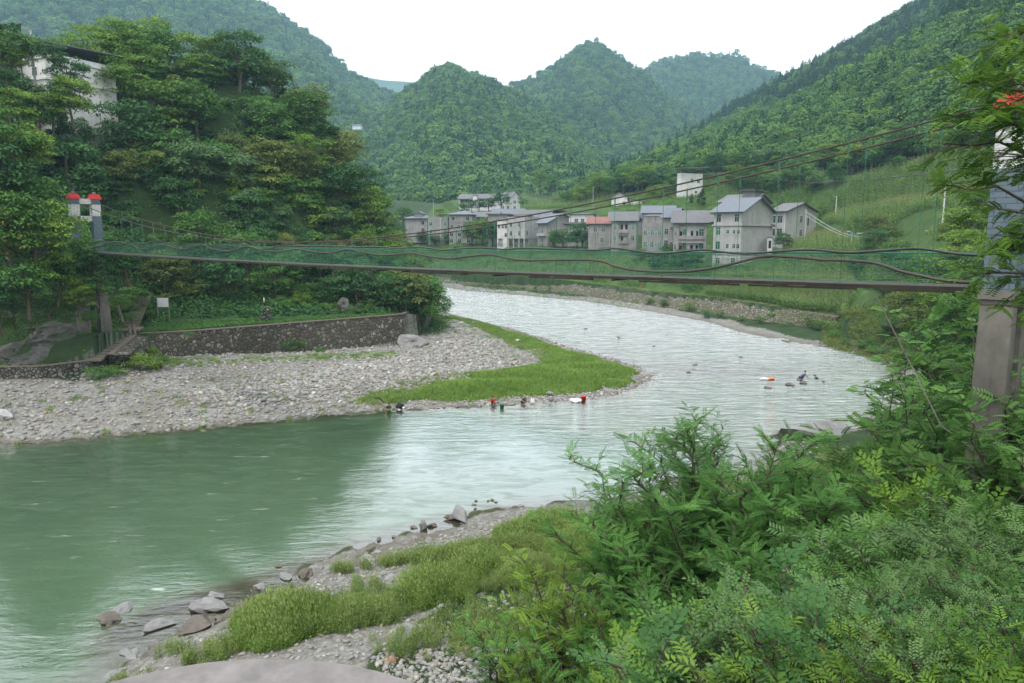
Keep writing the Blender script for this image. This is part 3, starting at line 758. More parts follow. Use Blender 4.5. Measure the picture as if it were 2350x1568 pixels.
def proto_conifer(seed, h, r):
    g = np.random.default_rng(seed); n = 190; t = g.uniform(0, 1, n)**.8; a = g.uniform(0, 6.28, n); rr = r * (1 - t) * g.uniform(.5, 1.1, n) + .05
    pos = np.stack([np.cos(a) * rr, np.sin(a) * rr, h * (.1 + .9 * t)], -1); d = np.stack([np.cos(a), np.sin(a), .1 + t * 1.4], -1)
    V, F, T = place(LEAF_V, LEAF_F, pos, frames(d, np.stack([np.cos(a) * .4, np.sin(a) * .4, np.ones(n)], -1) + g.normal(size=(n, 3)) * .3), g.uniform(.8, 1.4, n) * (1.5 - t), g.uniform(0, .8, n))
    return V, F, T, 1
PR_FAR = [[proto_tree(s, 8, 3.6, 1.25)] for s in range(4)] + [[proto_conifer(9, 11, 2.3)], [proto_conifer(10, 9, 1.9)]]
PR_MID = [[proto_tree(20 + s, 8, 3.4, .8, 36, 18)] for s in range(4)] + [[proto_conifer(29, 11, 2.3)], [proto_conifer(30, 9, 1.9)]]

def forest(name, n, Y0, Y1, u0, u1, seed, sc, protos, conif=.15, test=None, ypow=1.0, conif_fn=None):
    g = np.random.default_rng(seed)
    Y = Y0 + (Y1 - Y0) * g.uniform(0, 1, n)**ypow; u = g.uniform(u0, u1, n); X = u * Y
    Z = ground(X, Y, False)
    keep = np.ones(n, bool)
    if test is not None: keep &= test(X, Y, Z, u)
    X, Y, Z, u = X[keep], Y[keep], Z[keep], u[keep]
    # leave out what lies behind a crest (not in view)
    q = np.array([ground(X * f, Y * f, False) for f in (.96, .9, .8)]); fr_ = [.96, .9, .8]
    vis = np.ones(len(X), bool)
    for qz, f in zip(q, fr_): vis &= (qz - CAM_Z) / f < (Z + 14 - CAM_Z)
    X, Y, Z, u = X[vis], Y[vis], Z[vis], u[vis]; n = len(X)
    cn = vnoise(X / 70, Y / 70, 5)
    pc = conif if conif_fn is None else conif_fn(X, Y, Z, u)
    which = np.where(g.uniform(0, 1, n) < pc * 2 * cn, 4 + (g.uniform(0, 1, n) > .5), g.integers(0, 4, n)).astype(float)
    s = sc * g.uniform(.55, 1.3, n) * (.75 + .5 * vnoise(X / 40, Y / 40, 8))
    S = np.stack([s * g.uniform(.85, 1.2, n), s * g.uniform(.85, 1.2, n), s * g.uniform(.8, 1.2, n)], -1)
    print(name, n)
    return scatter(name, protos, np.stack([X, Y, Z - .5], -1), g.uniform(0, 6.28, n), S, which, [M['far_leaf'], M['leaf_pine']])
isC = lambda X, Y, Z, u: (Z > np.interp(u, TLu, TLz) * 0 + 30)
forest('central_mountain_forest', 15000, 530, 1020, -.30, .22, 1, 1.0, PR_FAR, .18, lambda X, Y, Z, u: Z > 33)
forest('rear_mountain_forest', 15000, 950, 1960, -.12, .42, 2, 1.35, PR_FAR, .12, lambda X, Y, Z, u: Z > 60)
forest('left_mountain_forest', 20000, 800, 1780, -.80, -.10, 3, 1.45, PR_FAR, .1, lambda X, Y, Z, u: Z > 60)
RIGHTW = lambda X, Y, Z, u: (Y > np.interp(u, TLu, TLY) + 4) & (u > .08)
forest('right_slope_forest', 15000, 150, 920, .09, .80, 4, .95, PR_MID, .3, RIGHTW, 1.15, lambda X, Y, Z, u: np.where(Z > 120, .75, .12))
# ------------------------------------------------------------------ deferred labels: what a thing looks like, where it stands, then its order from the left
PENDING = []
def later(o, look, where, cat, group, px): PENDING.append((o, look, where, cat, group, px))
ORD = ['leftmost', 'second from the left', 'third from the left', 'fourth from the left', 'fifth from the left', 'sixth from the left', 'seventh from the left', 'eighth from the left', 'ninth from the left', 'tenth from the left', 'eleventh from the left', 'twelfth from the left', 'thirteenth from the left', 'fourteenth from the left', 'fifteenth from the left', 'sixteenth from the left']
def finish_labels():
    d = {}
    for q in PENDING: d.setdefault((q[1], q[2]), []).append(q)
    for (look, where), qs in d.items():
        qs.sort(key=lambda q: q[5]); n = len(qs)
        for i, (o, _, _, cat, group, px) in enumerate(qs):
            l = look + ' ' + where
            if n > 1:
                if n <= 2: l += ', left one' if i == 0 else ', right one'
                elif i == n - 1: l += ', rightmost'
                elif i < len(ORD): l += ', ' + ORD[i]
                elif n - i <= len(ORD): l += ', ' + ORD[n - 1 - i].replace('left', 'right')
            if len(l.replace('-', ' ').split()) > 16: print('LONG', l)
            tag(o, l, cat, group)

# ------------------------------------------------------------------ corn, gardens, grass, stones (nobody could count them)
def corn_proto(seed, h=2.0):
    g = np.random.default_rng(seed); nl = 11; a = g.uniform(0, 6.28, 1)[0] + np.arange(nl) * 2.6 + g.normal(size=nl) * .3
    V, F, T = [], [], []
    for i in range(nl):
        z = h * (.12 + .72 * i / nl); L = g.uniform(.6, .85) * (1.1 - .4 * i / nl); e = np.array([math.cos(a[i]), math.sin(a[i]), 0]); s = np.array([-e[1], e[0], 0]) * .055
        b = len(V); p1 = e * L * .45 + (0, 0, z + L * .38); p2 = e * L + (0, 0, z + L * .05); o = np.array([0, 0, z])
        V += [o - s * .5, o + s * .5, p1 + s, p1 - s, p2]; F += [(b, b + 1, b + 2, b + 3), (b + 3, b + 2, b + 4, b + 4)]; T += [g.uniform(.1, .9)] * 5
    b = len(V); V += [(.02, 0, 0), (-.02, 0, 0), (-.015, 0, h), (.015, 0, h)]; F += [(b, b+1, b+2, b+3)]; T += [.3] * 4
    V, T = np.array(V, float), np.array(T); F = np.array([f if f[3] != f[2] else (f[0], f[1], f[2], f[0]) for f in F])
    # keep quads only (the tip is a thin quad)
    F2 = []; V2 = list(V); T2 = list(T)
    for f in F:
        if f[3] == f[0]: V2.append(V[f[2]] + np.array([0, 0, -.05])); T2.append(T[f[0]]); F2.append((f[0], f[1], f[2], len(V2) - 1))
        else: F2.append(tuple(f))
    tv, tf = [], []
    for i in range(5):
        an = g.uniform(0, 6.28); e = np.array([math.cos(an) * .1, math.sin(an) * .1, .3]); b = len(tv)
        tv += [np.array([0, 0, h]), np.array([.025, 0, h]), e + (0, 0, h), e + (.02, .02, h - .02)]; tf.append((b, b+1, b+3, b+2))
    return [(np.array(V2), np.array(F2), np.array(T2), 0), (np.array(tv, float), np.array(tf), np.full(len(tv), .5), 1)]
CORN = [corn_proto(s) for s in (1, 2, 3)]
def scat_on(name, pts, protos, mats, smin, smax, seed=0, dz=0.0, tilt=.08, label=None, cat=None):
    g = np.random.default_rng(seed); X, Y = pts[:, 0], pts[:, 1]; n = len(X); Z = ground(X, Y) + dz
    o = scatter(name, protos, np.stack([X, Y, Z], -1), g.uniform(0, 6.28, n), g.uniform(smin, smax, n), g.integers(0, len(protos), n).astype(float), mats, g.normal(size=(n, 2)) * tilt)
    return tag(o, label, cat)
def rows_in(poly, ang, dr, dp, seed=0, jit=.12, keep=1.0):
    g = np.random.default_rng(seed); a = np.array([(p[0], p[1]) for p in poly]); c = a.mean(0); r = np.abs(a - c).max() * 1.5
    ii, jj = np.meshgrid(np.arange(-r, r, dr), np.arange(-r, r, dp)); ii, jj = ii.ravel(), jj.ravel()
    X = c[0] + ii * -math.sin(ang) + jj * math.cos(ang) + g.normal(size=len(ii)) * jit; Y = c[1] + ii * math.cos(ang) + jj * math.sin(ang) + g.normal(size=len(ii)) * jit
    k = inpoly(X, Y, a.tolist()) & (g.uniform(0, 1, len(X)) < keep)
    return np.stack([X[k], Y[k]], -1)
PA = [P(x, y, 4.2)[:2] for x, y in ((1620, 678), (1760, 692), (1920, 722))] + [D(1960, 690, 138)[:2], D(1955, 640, 152)[:2], D(1780, 625, 172)[:2], D(1640, 640, 180)[:2]]
c1 = rows_in(PA, R(-38), .75, .33, 1, .07)
PB = [D(1955, 640, 153)[:2], D(1780, 625, 173)[:2], D(1800, 575, 200)[:2], D(1860, 555, 215)[:2], D(1900, 560, 195)[:2], D(2060, 590, 150)[:2], D(2150, 640, 120)[:2], D(2040, 680, 125)[:2]]
PC = [D(1880, 520, 225)[:2], D(1900, 470, 250)[:2], D(1990, 425, 246)[:2], D(2150, 400, 222)[:2], D(2260, 400, 180)[:2], D(2260, 470, 140)[:2], D(2120, 530, 165)[:2], D(1990, 545, 180)[:2]]
PD = [P(1010, 624, 4.3)[:2], P(1300, 641, 4.3)[:2], P(1480, 661, 4.3)[:2], D(1500, 630, 212)[:2], D(1380, 595, 225)[:2], D(1200, 590, 250)[:2], D(1000, 590, 290)[:2]]
PE = [D(1200, 482, 345)[:2], D(1390, 476, 300)[:2], D(1420, 462, 310)[:2], D(1380, 455, 360)[:2], D(1210, 455, 400)[:2]]
PF = [D(1640, 440, 285)[:2], D(1700, 470, 262)[:2], D(1860, 480, 252)[:2], D(1900, 420, 268)[:2], D(1780, 405, 292)[:2], D(1640, 415, 315)[:2]]
PG = [D(1090, 446, 455)[:2], D(1240, 446, 455)[:2], D(1230, 425, 505)[:2], D(1110, 425, 505)[:2]]
scat_on('corn_crop', c1, CORN, [M['corn'], M['tassel']], .95, 1.25, 3)
c2 = np.concatenate([rows_in(PB, R(-35), 1.0, .5, 2, .1, .93)])
scat_on('corn_crop', c2, CORN, [M['corn'], M['tassel']], 1.0, 1.4, 4)
c3 = np.concatenate([rows_in(PC, R(-32), 1.2, .65, 3, .15, .9), rows_in(PF, R(-20), 1.5, .8, 6, .2, .85)])
c3 = c3[vnoise(c3[:, 0] / 14, c3[:, 1] / 14, 77) > .22]
scat_on('corn_crop', c3, CORN, [M['corn'], M['tassel']], 1.1, 1.5, 5)
c4 = np.concatenate([rows_in(PD, R(-8), 1.4, .8, 4, .15, .85), rows_in(PE, R(-10), 1.8, 1.0, 5, .2), rows_in(PG, 0, 3, 1.5, 6, .2)])
c4 = c4[vnoise(c4[:, 0] / 10, c4[:, 1] / 10, 78) > .2]
scat_on('corn_crop', c4, CORN, [M['corn'], M['tassel']], 1.1, 1.6, 6)

# terrace garden behind the stone wall
TER = [p[:2] for p in off(WALL_T, .1, .8)]
g1 = rows_in(TER + [D(880, 718, 117.5)[:2], D(600, 733, 106)[:2], D(345, 745, 100)[:2]], R(38), .42, .4, 7, .12)
SW = [[leafball(s, 30, .36, .3, .2)] for s in (1, 2, 3)]
scat_on('sweet_potato_crop', g1, SW, [M['leaf_mid']], .8, 1.2, 7)
BIGL = [[leafball(s + 20, 34, .9, .9, .55)] for s in (1, 2, 3)]
g2 = sample([D(325, 738, 104)[:2], D(600, 728, 108)[:2], D(880, 716, 118)[:2], D(880, 700, 122)[:2], D(600, 700, 114)[:2], D(340, 700, 112)[:2]], 620, 8)
scat_on('squash_patch', g2, BIGL, [M['leaf_dark']], .7, 1.3, 8)

# undergrowth on slopes
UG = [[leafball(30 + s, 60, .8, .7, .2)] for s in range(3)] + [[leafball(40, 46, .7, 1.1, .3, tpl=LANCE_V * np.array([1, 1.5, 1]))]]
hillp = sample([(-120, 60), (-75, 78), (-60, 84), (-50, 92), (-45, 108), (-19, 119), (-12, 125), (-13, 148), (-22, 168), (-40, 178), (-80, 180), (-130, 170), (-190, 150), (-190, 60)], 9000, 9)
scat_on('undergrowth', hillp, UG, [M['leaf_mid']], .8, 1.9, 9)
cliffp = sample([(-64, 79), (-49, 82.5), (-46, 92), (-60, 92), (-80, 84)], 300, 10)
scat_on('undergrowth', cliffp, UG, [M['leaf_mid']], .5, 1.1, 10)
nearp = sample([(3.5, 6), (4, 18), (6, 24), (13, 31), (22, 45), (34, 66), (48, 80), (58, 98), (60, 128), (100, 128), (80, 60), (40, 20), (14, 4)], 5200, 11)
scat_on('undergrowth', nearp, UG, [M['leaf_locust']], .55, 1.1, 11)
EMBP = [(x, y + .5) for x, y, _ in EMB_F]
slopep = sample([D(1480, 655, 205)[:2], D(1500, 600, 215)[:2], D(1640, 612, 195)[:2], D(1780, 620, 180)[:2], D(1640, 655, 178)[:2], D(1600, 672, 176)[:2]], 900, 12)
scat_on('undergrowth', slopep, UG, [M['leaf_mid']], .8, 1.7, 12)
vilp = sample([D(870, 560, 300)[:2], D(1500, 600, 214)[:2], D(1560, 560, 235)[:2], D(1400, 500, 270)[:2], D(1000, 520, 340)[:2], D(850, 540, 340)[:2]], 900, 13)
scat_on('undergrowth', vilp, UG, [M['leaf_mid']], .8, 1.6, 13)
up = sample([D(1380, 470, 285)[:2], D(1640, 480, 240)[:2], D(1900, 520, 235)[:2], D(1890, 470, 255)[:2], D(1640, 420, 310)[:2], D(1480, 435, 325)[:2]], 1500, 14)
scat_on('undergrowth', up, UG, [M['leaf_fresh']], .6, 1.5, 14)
farb = sample([(x, y - 1.2) for x, y, _ in EMB_F] + [(x, y + .1) for x, y, _ in EMB_F[::-1]], 380, 15)
scat_on('undergrowth', farb, UG, [M['leaf_olive']], .35, .9, 15)
embt = sample([(x, y + .8) for x, y, _ in EMB_T] + [(x, y + 3) for x, y, _ in EMB_T[::-1]], 1100, 16)
scat_on('verge_grass', embt, UG, [M['grass']], .3, .6, 16)
corner = sample([P(1890, 790, .3)[:2], P(2040, 832, .3)[:2], D(2100, 800, 108)[:2], D(2060, 720, 122)[:2], D(1930, 730, 136)[:2], D(1890, 760, 138)[:2]], 700, 17)
scat_on('undergrowth', corner, UG, [M['leaf_olive']], .5, 1.3, 17)

# grass
def tuft(seed, n, h, spread, w=.02, heads=False, leafy=0):
    g = np.random.default_rng(seed); a = g.uniform(0, 6.28, n); r = spread * g.uniform(0, 1, n)**.5; base = np.stack([np.cos(a) * r, np.sin(a) * r, np.zeros(n)], -1)
    a2 = g.uniform(0, 6.28, n); hh = h * g.uniform(.55, 1.1, n); e = np.stack([np.cos(a2), np.sin(a2), np.zeros(n)], -1); s = np.stack([-np.sin(a2), np.cos(a2), np.zeros(n)], -1) * w
    p1 = base + e * hh[:, None] * .12 + np.stack([0*hh, 0*hh, hh * .6], -1); p2 = base + e * hh[:, None] * g.uniform(.15, .5, n)[:, None] + np.stack([0*hh, 0*hh, hh], -1)
    V = np.stack([base - s, base + s, p1 + s, p1 - s, p1 + s * .9, p1 - s * .9, p2 - s * .1, p2 + s * .1], 1).reshape(-1, 3)
    k = np.arange(n)[:, None] * 8; F = np.concatenate([k + np.array([0, 1, 2, 3]), k + np.array([5, 4, 7, 6])])
    T = np.repeat(g.uniform(0, 1, n), 8)
    out = [(V, F, T, 0)]
    if leafy:
        m = leafy; i = g.integers(0, n, m); t = g.uniform(.25, .95, m)[:, None]; pos = base[i] * (1 - t) + p2[i] * t
        d = g.normal(size=(m, 3)) * (1, 1, .4) + (0, 0, .35); V, F, T = place(LANCE_V * np.array([1, 1.7, 1]), LEAF_F, pos, frames(d, g.normal(size=(m, 3)) + (0, 0, 1)), g.uniform(.07, .13, m) * (h / .8), g.uniform(.1, .9, m)); out.append((V, F, T, 0))
    if heads:
        m = n // 2; V, F, T = place(LANCE_V * np.array([1, 1.3, 1]), LEAF_F, p2[:m], frames(e[:m] * .3 + (0, 0, 1), s[:m] / w), np.full(m, .14), np.full(m, .9)); out.append((V, F, T, 1))
    return out
GR_NEAR = [tuft(s, 34, .95, .32, .008, True, 90) for s in (1, 2, 3)]
GR_BAR = [tuft(s + 5, 40, .6, .6, .022, False, 70) for s in (1, 2, 3)]
def mound(px, py, rx, ry, n, seed):
    x, y, _ = P(px, py, .9); g = np.random.default_rng(seed); a = g.uniform(0, 6.28, n); r = g.uniform(0, 1, n)**.55; rr = r * (1 + .18 * np.sin(3 * a + seed) + .1 * np.sin(7 * a))
    return np.stack([x + np.cos(a) * rr * rx, y + np.sin(a) * rr * ry, .55 + .75 * (1 - r * r)], -1)
def mounds_obj(name, pts, mats, k, seed):
    g = np.random.default_rng(seed); n = len(pts); s = k * pts[:, 2] * g.uniform(.75, 1.2, n)
    return tag(scatter(name, GR_NEAR, np.stack([pts[:, 0], pts[:, 1], ground(pts[:, 0], pts[:, 1])], -1), g.uniform(0, 6.28, n), s, g.integers(0, 3, n).astype(float), mats, g.normal(size=(n, 2)) * .14))
gm = np.concatenate([mound(670, 1440, 2.9, 1.8, 900, 1), mound(990, 1385, 1.9, 1.7, 520, 2), mound(1270, 1225, 3.0, 2.2, 760, 4), mound(1100, 1330, 1.6, 1.2, 200, 6), mound(1360, 1290, 2.8, 2.8, 480, 7)])
mounds_obj('riverbank_grass', gm, [M['grass'], M['reed']], 1.0, 20)
gm2 = np.concatenate([mound(830, 1440, 1.9, 1.3, 230, 8), mound(1075, 1290, 2.6, 1.0, 330, 3), mound(1180, 1265, 2.4, 1.0, 260, 5), mound(1220, 1360, 2.2, 1.6, 240, 9)])
mounds_obj('riverbank_grass', gm2, [M['reed'], M['reed']], .8, 27)
gs = np.concatenate([mound(930, 1285, 2.0, .8, 60, 11), mound(470, 1490, 1.4, .7, 40, 12), mound(780, 1290, .6, .3, 14, 13), mound(1060, 1290, 2, .8, 70, 14), mound(850, 1380, 1.6, 1.6, 50, 15), mound(1150, 1480, 4.2, 2.2, 110, 16), mound(1000, 1520, 3.0, 1.5, 40, 17), mound(1480, 1190, 3.5, 2, 120, 18), mound(1600, 1260, 5, 3, 200, 19), mound(300, 1545, .8, .3, 9, 21), mound(375, 1480, .3, .3, 4, 22), mound(1850, 1120, 5, 3, 200, 23), mound(620, 1400, 1.2, .4, 20, 24)])
scat_on('sparse_reeds', gs[:, :2], GR_NEAR, [M['reed'], M['reed']], .45, .85, 21)
BARG = [P(x, y, .5)[:2] for x, y in ((780, 920), (850, 905), (960, 890), (1020, 872), (1110, 858), (1230, 840), (1250, 815), (1180, 790), (1110, 765), (1060, 742), (1000, 735), (1030, 722), (1110, 738), (1180, 757), (1240, 777), (1300, 797), (1370, 815), (1440, 836), (1484, 860), (1440, 880), (1370, 892), (1300, 901), (1200, 907), (1090, 917), (1000, 914), (900, 920))]
b1 = sample(BARG, 7500, 22)
bd_ = np.stack([seg_dist(b1[:, 0], b1[:, 1], [(p[0], p[1], 0) for p in BARG + BARG[:1]])[0]])[0]
bk = (bd_ > .3) & (fbm(b1[:, 0] / 4, b1[:, 1] / 4, 61, 3) > .52 - .12 * bd_)
b1 = b1[bk]; bs = np.clip(.45 + .16 * bd_[bk], .45, 1.15) * (.6 + .8 * vnoise(b1[:, 0] / 3, b1[:, 1] / 3, 62))
g_ = np.random.default_rng(22); nb = len(b1)
tag(scatter('bar_grass', GR_BAR, np.stack([b1[:, 0], b1[:, 1], ground(b1[:, 0], b1[:, 1])], -1), g_.uniform(0, 6.28, nb), np.stack([bs * 1.1, bs * 1.1, bs], -1), g_.integers(0, 3, nb).astype(float), [M['grass']], g_.normal(size=(nb, 2)) * .12))
BARE = [P(x, y, .6)[:2] for x, y in ((850, 930), (1250, 880), (1420, 860), (1300, 820), (1180, 770), (1040, 735), (960, 760), (1100, 820), (1150, 845), (950, 880), (780, 905))]
scat_on('bar_weeds', np.concatenate([sample(BARE, 260, 23), sample([P(x, y, 1.5)[:2] for x, y in ((300, 850), (900, 800), (920, 815), (600, 838), (350, 872))], 420, 24), sample([P(x, y, 1.)[:2] for x, y in ((0, 900), (800, 860), (900, 920), (0, 1000))], 120, 25)]), GR_BAR, [M['grass']], .25, .7, 23)
sb = sample([P(x, y, .5)[:2] for x, y in ((1000, 914), (1090, 917), (1200, 907), (1300, 901), (1440, 880), (1440, 868), (1300, 884), (1180, 890), (1060, 898), (900, 905))], 300, 28)
scat_on('bar_weeds', sb, UG, [M['grass']], .35, .75, 28)
ye = sample([P(x, y, .6)[:2] for x, y in ((780, 922), (900, 920), (1000, 900), (1100, 862), (1000, 868), (860, 898))] , 200, 29)
scat_on('bar_weeds', np.concatenate([ye, sample([P(x, y, .6)[:2] for x, y in ((1060, 740), (1240, 790), (1300, 820), (1260, 835), (1150, 780))], 260, 36)]), GR_BAR, [M['reed']], .4, .9, 29)
shore2 = sample([P(x, y, .6)[:2] for x, y in ((1000, 648), (1300, 672), (1480, 698), (1440, 705), (1290, 684), (1100, 668), (1000, 658))], 300, 26)
scat_on('bar_weeds', shore2, GR_BAR, [M['grass']], .3, .7, 24)

# river stones
def stone_mat():
    m, nt, N = mat_new('river_stone'); rnd = N('ShaderNodeObjectInfo').outputs['Random']; co = coords(N)
    c = ramp(N, rnd, [(0, (.17, .16, .15)), (.3, (.28, .27, .255)), (.6, (.37, .36, .34)), (.8, (.25, .235, .20)), (.93, (.33, .27, .19)), (1, (.58, .57, .54))])
    c = mixc(N, ramp(N, noise(N, 3, 5, .7, co), [(.4, 0), (.7, .5)]), c, (.16, .155, .14))
    p = N('ShaderNodeBsdfPrincipled', {'Base Color': c, 'Roughness': .8}); N('ShaderNodeOutputMaterial', {'Surface': p.outputs[0]}); return m
M['stone'] = stone_mat()
def stone_proto(seed, sq):
    mb = MB(); mb.blob((0, 0, 0), 1, seed, .3, 1, sq); return [(np.array([tuple(v) for v in mb.v]), np.array(mb.f), np.zeros(len(mb.v)), 0)]
ST = [stone_proto(s, q) for s, q in ((1, (1, .8, .45)), (2, (1, .65, .5)), (3, (.9, .9, .4)), (4, (1, .7, .35)))]
def stones(name, pts, s0, s1, seed, pw=2.5):
    g = np.random.default_rng(seed); n = len(pts); Z = ground(pts[:, 0], pts[:, 1])
    s = s0 + (s1 - s0) * g.uniform(0, 1, n)**pw
    tag(scatter(name, ST, np.stack([pts[:, 0], pts[:, 1], Z + s * .12], -1), g.uniform(0, 6.28, n), s, g.integers(0, 4, n).astype(float), [M['stone']], g.normal(size=(n, 2)) * .3))
BARP = wp(SH_A[4:20]) + [P(1150, 820, .8)[:2], P(1080, 760, .8)[:2], (-14.5, 132), P(900, 795, 1.1)[:2]] + wp(WALL_F[::-1]) + [P(100, 872, 3)[:2], P(-150, 880, 3)[:2], (-75, 55)]
bp_ = sample(BARP, 15000, 30)
stones('river_cobbles', bp_[inpoly(bp_[:, 0], bp_[:, 1], REG_A)], .07, .42, 30)
stones('river_cobbles', sample([P(x, y, 1.4)[:2] for x, y in ((420, 905), (700, 850), (980, 800), (1060, 750), (1140, 780), (1210, 830), (1000, 868), (800, 893), (500, 925))], 3600, 31), .18, .55, 31, 1.8)
NBP = [P(x, y, .8)[:2] for x, y in ((300, 1520), (520, 1400), (700, 1310), (880, 1240), (1000, 1205), (1180, 1165), (1400, 1150), (1700, 1085), (1880, 1010), (1950, 1060), (1700, 1200), (1400, 1400), (1300, 1568), (800, 1568))]
stones('bank_cobbles', sample(NBP, 5500, 32), .03, .22, 32)
stones('bank_cobbles', sample([P(x, y, 1.8)[:2] for x, y in ((850, 1500), (950, 1440), (1100, 1440), (1250, 1480), (1330, 1600), (900, 1600))], 2600, 33), .03, .20, 33)
ss = sample(wp(SH_B[20:31]) + [(x, y - .5) for x, y, _ in EMB_F[::-1]], 5200, 34); ssd = seg_dist(ss[:, 0], ss[:, 1], SH_B)[0]
stones('shore_stones', sample([P(x, y, .1)[:2] for x, y in ((880, 942), (1080, 934), (1200, 929), (1380, 914), (1460, 890), (1380, 897), (1200, 912), (1000, 922))], 700, 37), .08, .3, 37)
stones('shore_stones', ss[ssd < 1 + 6 * fbm(ss[:, 0] / 9, ss[:, 1] / 9, 33, 3)], .1, .5, 34)
stones('shore_stones', sample([P(x, y, 0)[:2] for x, y in ((1150, 748), (1250, 775), (1370, 806), (1500, 838), (1530, 870), (1500, 895), (1460, 893), (1492, 862), (1440, 838), (1300, 798))], 1300, 35), .1, .38, 35)
# ------------------------------------------------------------------ suspension footbridge
def brick_mat(name, c, mort, bw=.62, bh=.2, rough=.6, dirt=.35):
    m, nt, N = mat_new(name); co = coords(N)
    sx = N('ShaderNodeSeparateXYZ', {0: co}); nn = N('ShaderNodeSeparateXYZ', {0: N('ShaderNodeTexCoord').outputs['Normal']})
    ax = math_(N, 'GREATER_THAN', math_(N, 'ABSOLUTE', nn.outputs['X']), .5)
    h = N('ShaderNodeMix', {0: ax, 2: sx.outputs['X'], 3: sx.outputs['Y']}).outputs[0]
    v = N('ShaderNodeCombineXYZ', {0: h, 1: sx.outputs['Z'], 2: 0.0}).outputs[0]
    br = N('ShaderNodeTexBrick', {'Vector': v, 'Color1': rgb(c), 'Color2': rgb(tuple(x * .8 for x in c)), 'Mortar': rgb(mort), 'Scale': 1.0, 'Mortar Size': .012, 'Brick Width': bw, 'Row Height': bh, 'Bias': 0.0})
    d = ramp(N, noise(N, 1.3, 6, .7, co), [(.4, 0), (.75, dirt)])
    col = mixc(N, d, br.outputs['Color'], tuple(x * .55 for x in c))
    hh = math_(N, 'ADD', math_(N, 'MULTIPLY', br.outputs['Fac'], -1.0), math_(N, 'MULTIPLY', noise(N, 5, 5, .6, co), .8))
    bn = N('ShaderNodeBump', {'Strength': .8, 'Distance': .03, 'Height': hh})
    p = N('ShaderNodeBsdfPrincipled', {'Base Color': col, 'Roughness': rough, 'Normal': bn.outputs[0]}); N('ShaderNodeOutputMaterial', {'Surface': p.outputs[0]}); return m
M['brick_blue'] = brick_mat('blue_grey_tile', (.115, .155, .19), (.05, .065, .08))
M['brick_white'] = brick_mat('white_tile', (.62, .62, .60), (.30, .30, .29))
M['cap_red'] = plain('red_paint', (.55, .035, .03), .55, .18, 4)
M['pier'] = plain('pier_concrete', (.17, .155, .135), .9, .22, 1.6, .015, stain=(.07, .062, .055), stain_amt=.75)
M['green_paint'] = plain('green_paint', (.03, .13, .075), .6, .2, 3)
M['wire_green'] = plain('wire_green', (.04, .16, .095), .6, .2, 3)
M['rust'] = plain('rusty_cable', (.055, .036, .03), .8, .35, 2)
M['old_wood'] = plain('old_wood', (.02, .016, .012), .95, .45, 2.5, .01, stain=(.05, .05, .025), stain_amt=.6)
M['plank'] = plain('grey_plank', (.06, .052, .043), .85, .3, 2)
M['hose'] = plain('black_hose', (.02, .02, .02), .28, .2, 3)
M['hose2'] = plain('dull_hose', (.045, .035, .03), .45, .3, 3)
def unit(a): return a / np.linalg.norm(a)
T0 = np.array(D(2296, 660, 25.0)); T1 = np.array(D(178, 575, 85.0))
bd = unit((T1 - T0)[:2]); bp = np.array([-bd[1], bd[0]])       # along the bridge, across it
if bp[1] > 0: bp = -bp                                          # bp points towards the camera side
T0[:2] -= bp * 1.1
SPAN = np.linalg.norm((T1 - T0)[:2]); ZD = 16.22; HW = 1.05
def bpt(t, s, z):                                               # t 0..1 right to left, s across (+ near), z height
    q = T0[:2] + bd * SPAN * t + bp * s; return (q[0], q[1], z)
def zdeck(t): return ZD - .32 * (4 * t * (1 - t))
def zcab(t): return 17.45 + (5.0 if t < .52 else 4.35) * abs((t - .52) / (.52 if t < .52 else .48))**1.9
BR = empty('suspension_bridge', (T0[0], T0[1], ZD), 0, 'long green-railed suspension footbridge crossing the river between two brick-clad towers', 'bridge')
def rel(o): o.location = (0, 0, 0); o.matrix_parent_inverse = Matrix.Translation(-Vector(BR.location)); return o
bang = math.atan2(bd[1], bd[0])
def tower(base, zfoot, fl=.28, caps=True, topz=22.62):
    T = bpy.data.objects.new('tower', None); COL.objects.link(T); T.parent = BR; T.location = Vector((base[0], base[1], ZD)) - Vector(BR.location); T.rotation_euler = (0, 0, bang); T.empty_display_size = .3
    w = .46
    bands = [(-.05, 3.95, 'brick_blue'), (3.953, 5.25, 'brick_white'), (5.253, topz - ZD - .55, 'brick_blue')]
    for s in (-1.1, 1.1):
        for z0, z1, mt_ in bands:
            mb = MB(); mb.box(-w, s - w, z0, w, s + w, z1); mb.build('leg' if mt_ != 'brick_white' else 'white_band', M[mt_], T)
        zt = topz - ZD - .55; mb = MB()
        for e, za, zb in ((.12, 0, .2), (.05, .203, .4), (-.06, .403, .56)): mb.box(-w-e, s-w-e, zt + za, w+e, s+w+e, zt + zb)
        mb.build('cap', M['cap_red'], T)
        mb = MB(); mb.lathe((0, s, zt + .563), [(.2, 0), (.24, .08), (.18, .2), (.05, .26)], 10); mb.build('finial', M['pier'], T, smooth=True)
    for z0, z1 in ((5.3, 5.9), (3.35, 3.95)):
        mb = MB(); mb.box(-.3, -1.1 + w + .002, z0, .3, 1.1 - w - .002, z1); mb.build('cross_beam', M['brick_white'], T)
    for s in (-1.1, 1.1):
        mb = MB(); a, b = .47, .78; h = zfoot - ZD - 1.0
        lo = [(-a-fl, s-b*.75, h), (a+fl, s-b*.75, h), (a+fl, s+b*.75, h), (-a-fl, s+b*.75, h)]; hi = [(-a, s-.47, -.35), (a, s-.47, -.35), (a, s+.47, -.35), (-a, s+.47, -.35)]
        mb.add(lo + hi, [(0,3,2,1),(4,5,6,7),(0,1,5,4),(1,2,6,5),(2,3,7,6),(3,0,4,7)]); mb.build('pier', M['pier'], T)
    mb = MB(); mb.box(-.55, -1.7, -.346, .55, 1.7, -.054); mb.build('pier_cap', M['pier'], T)
    return T
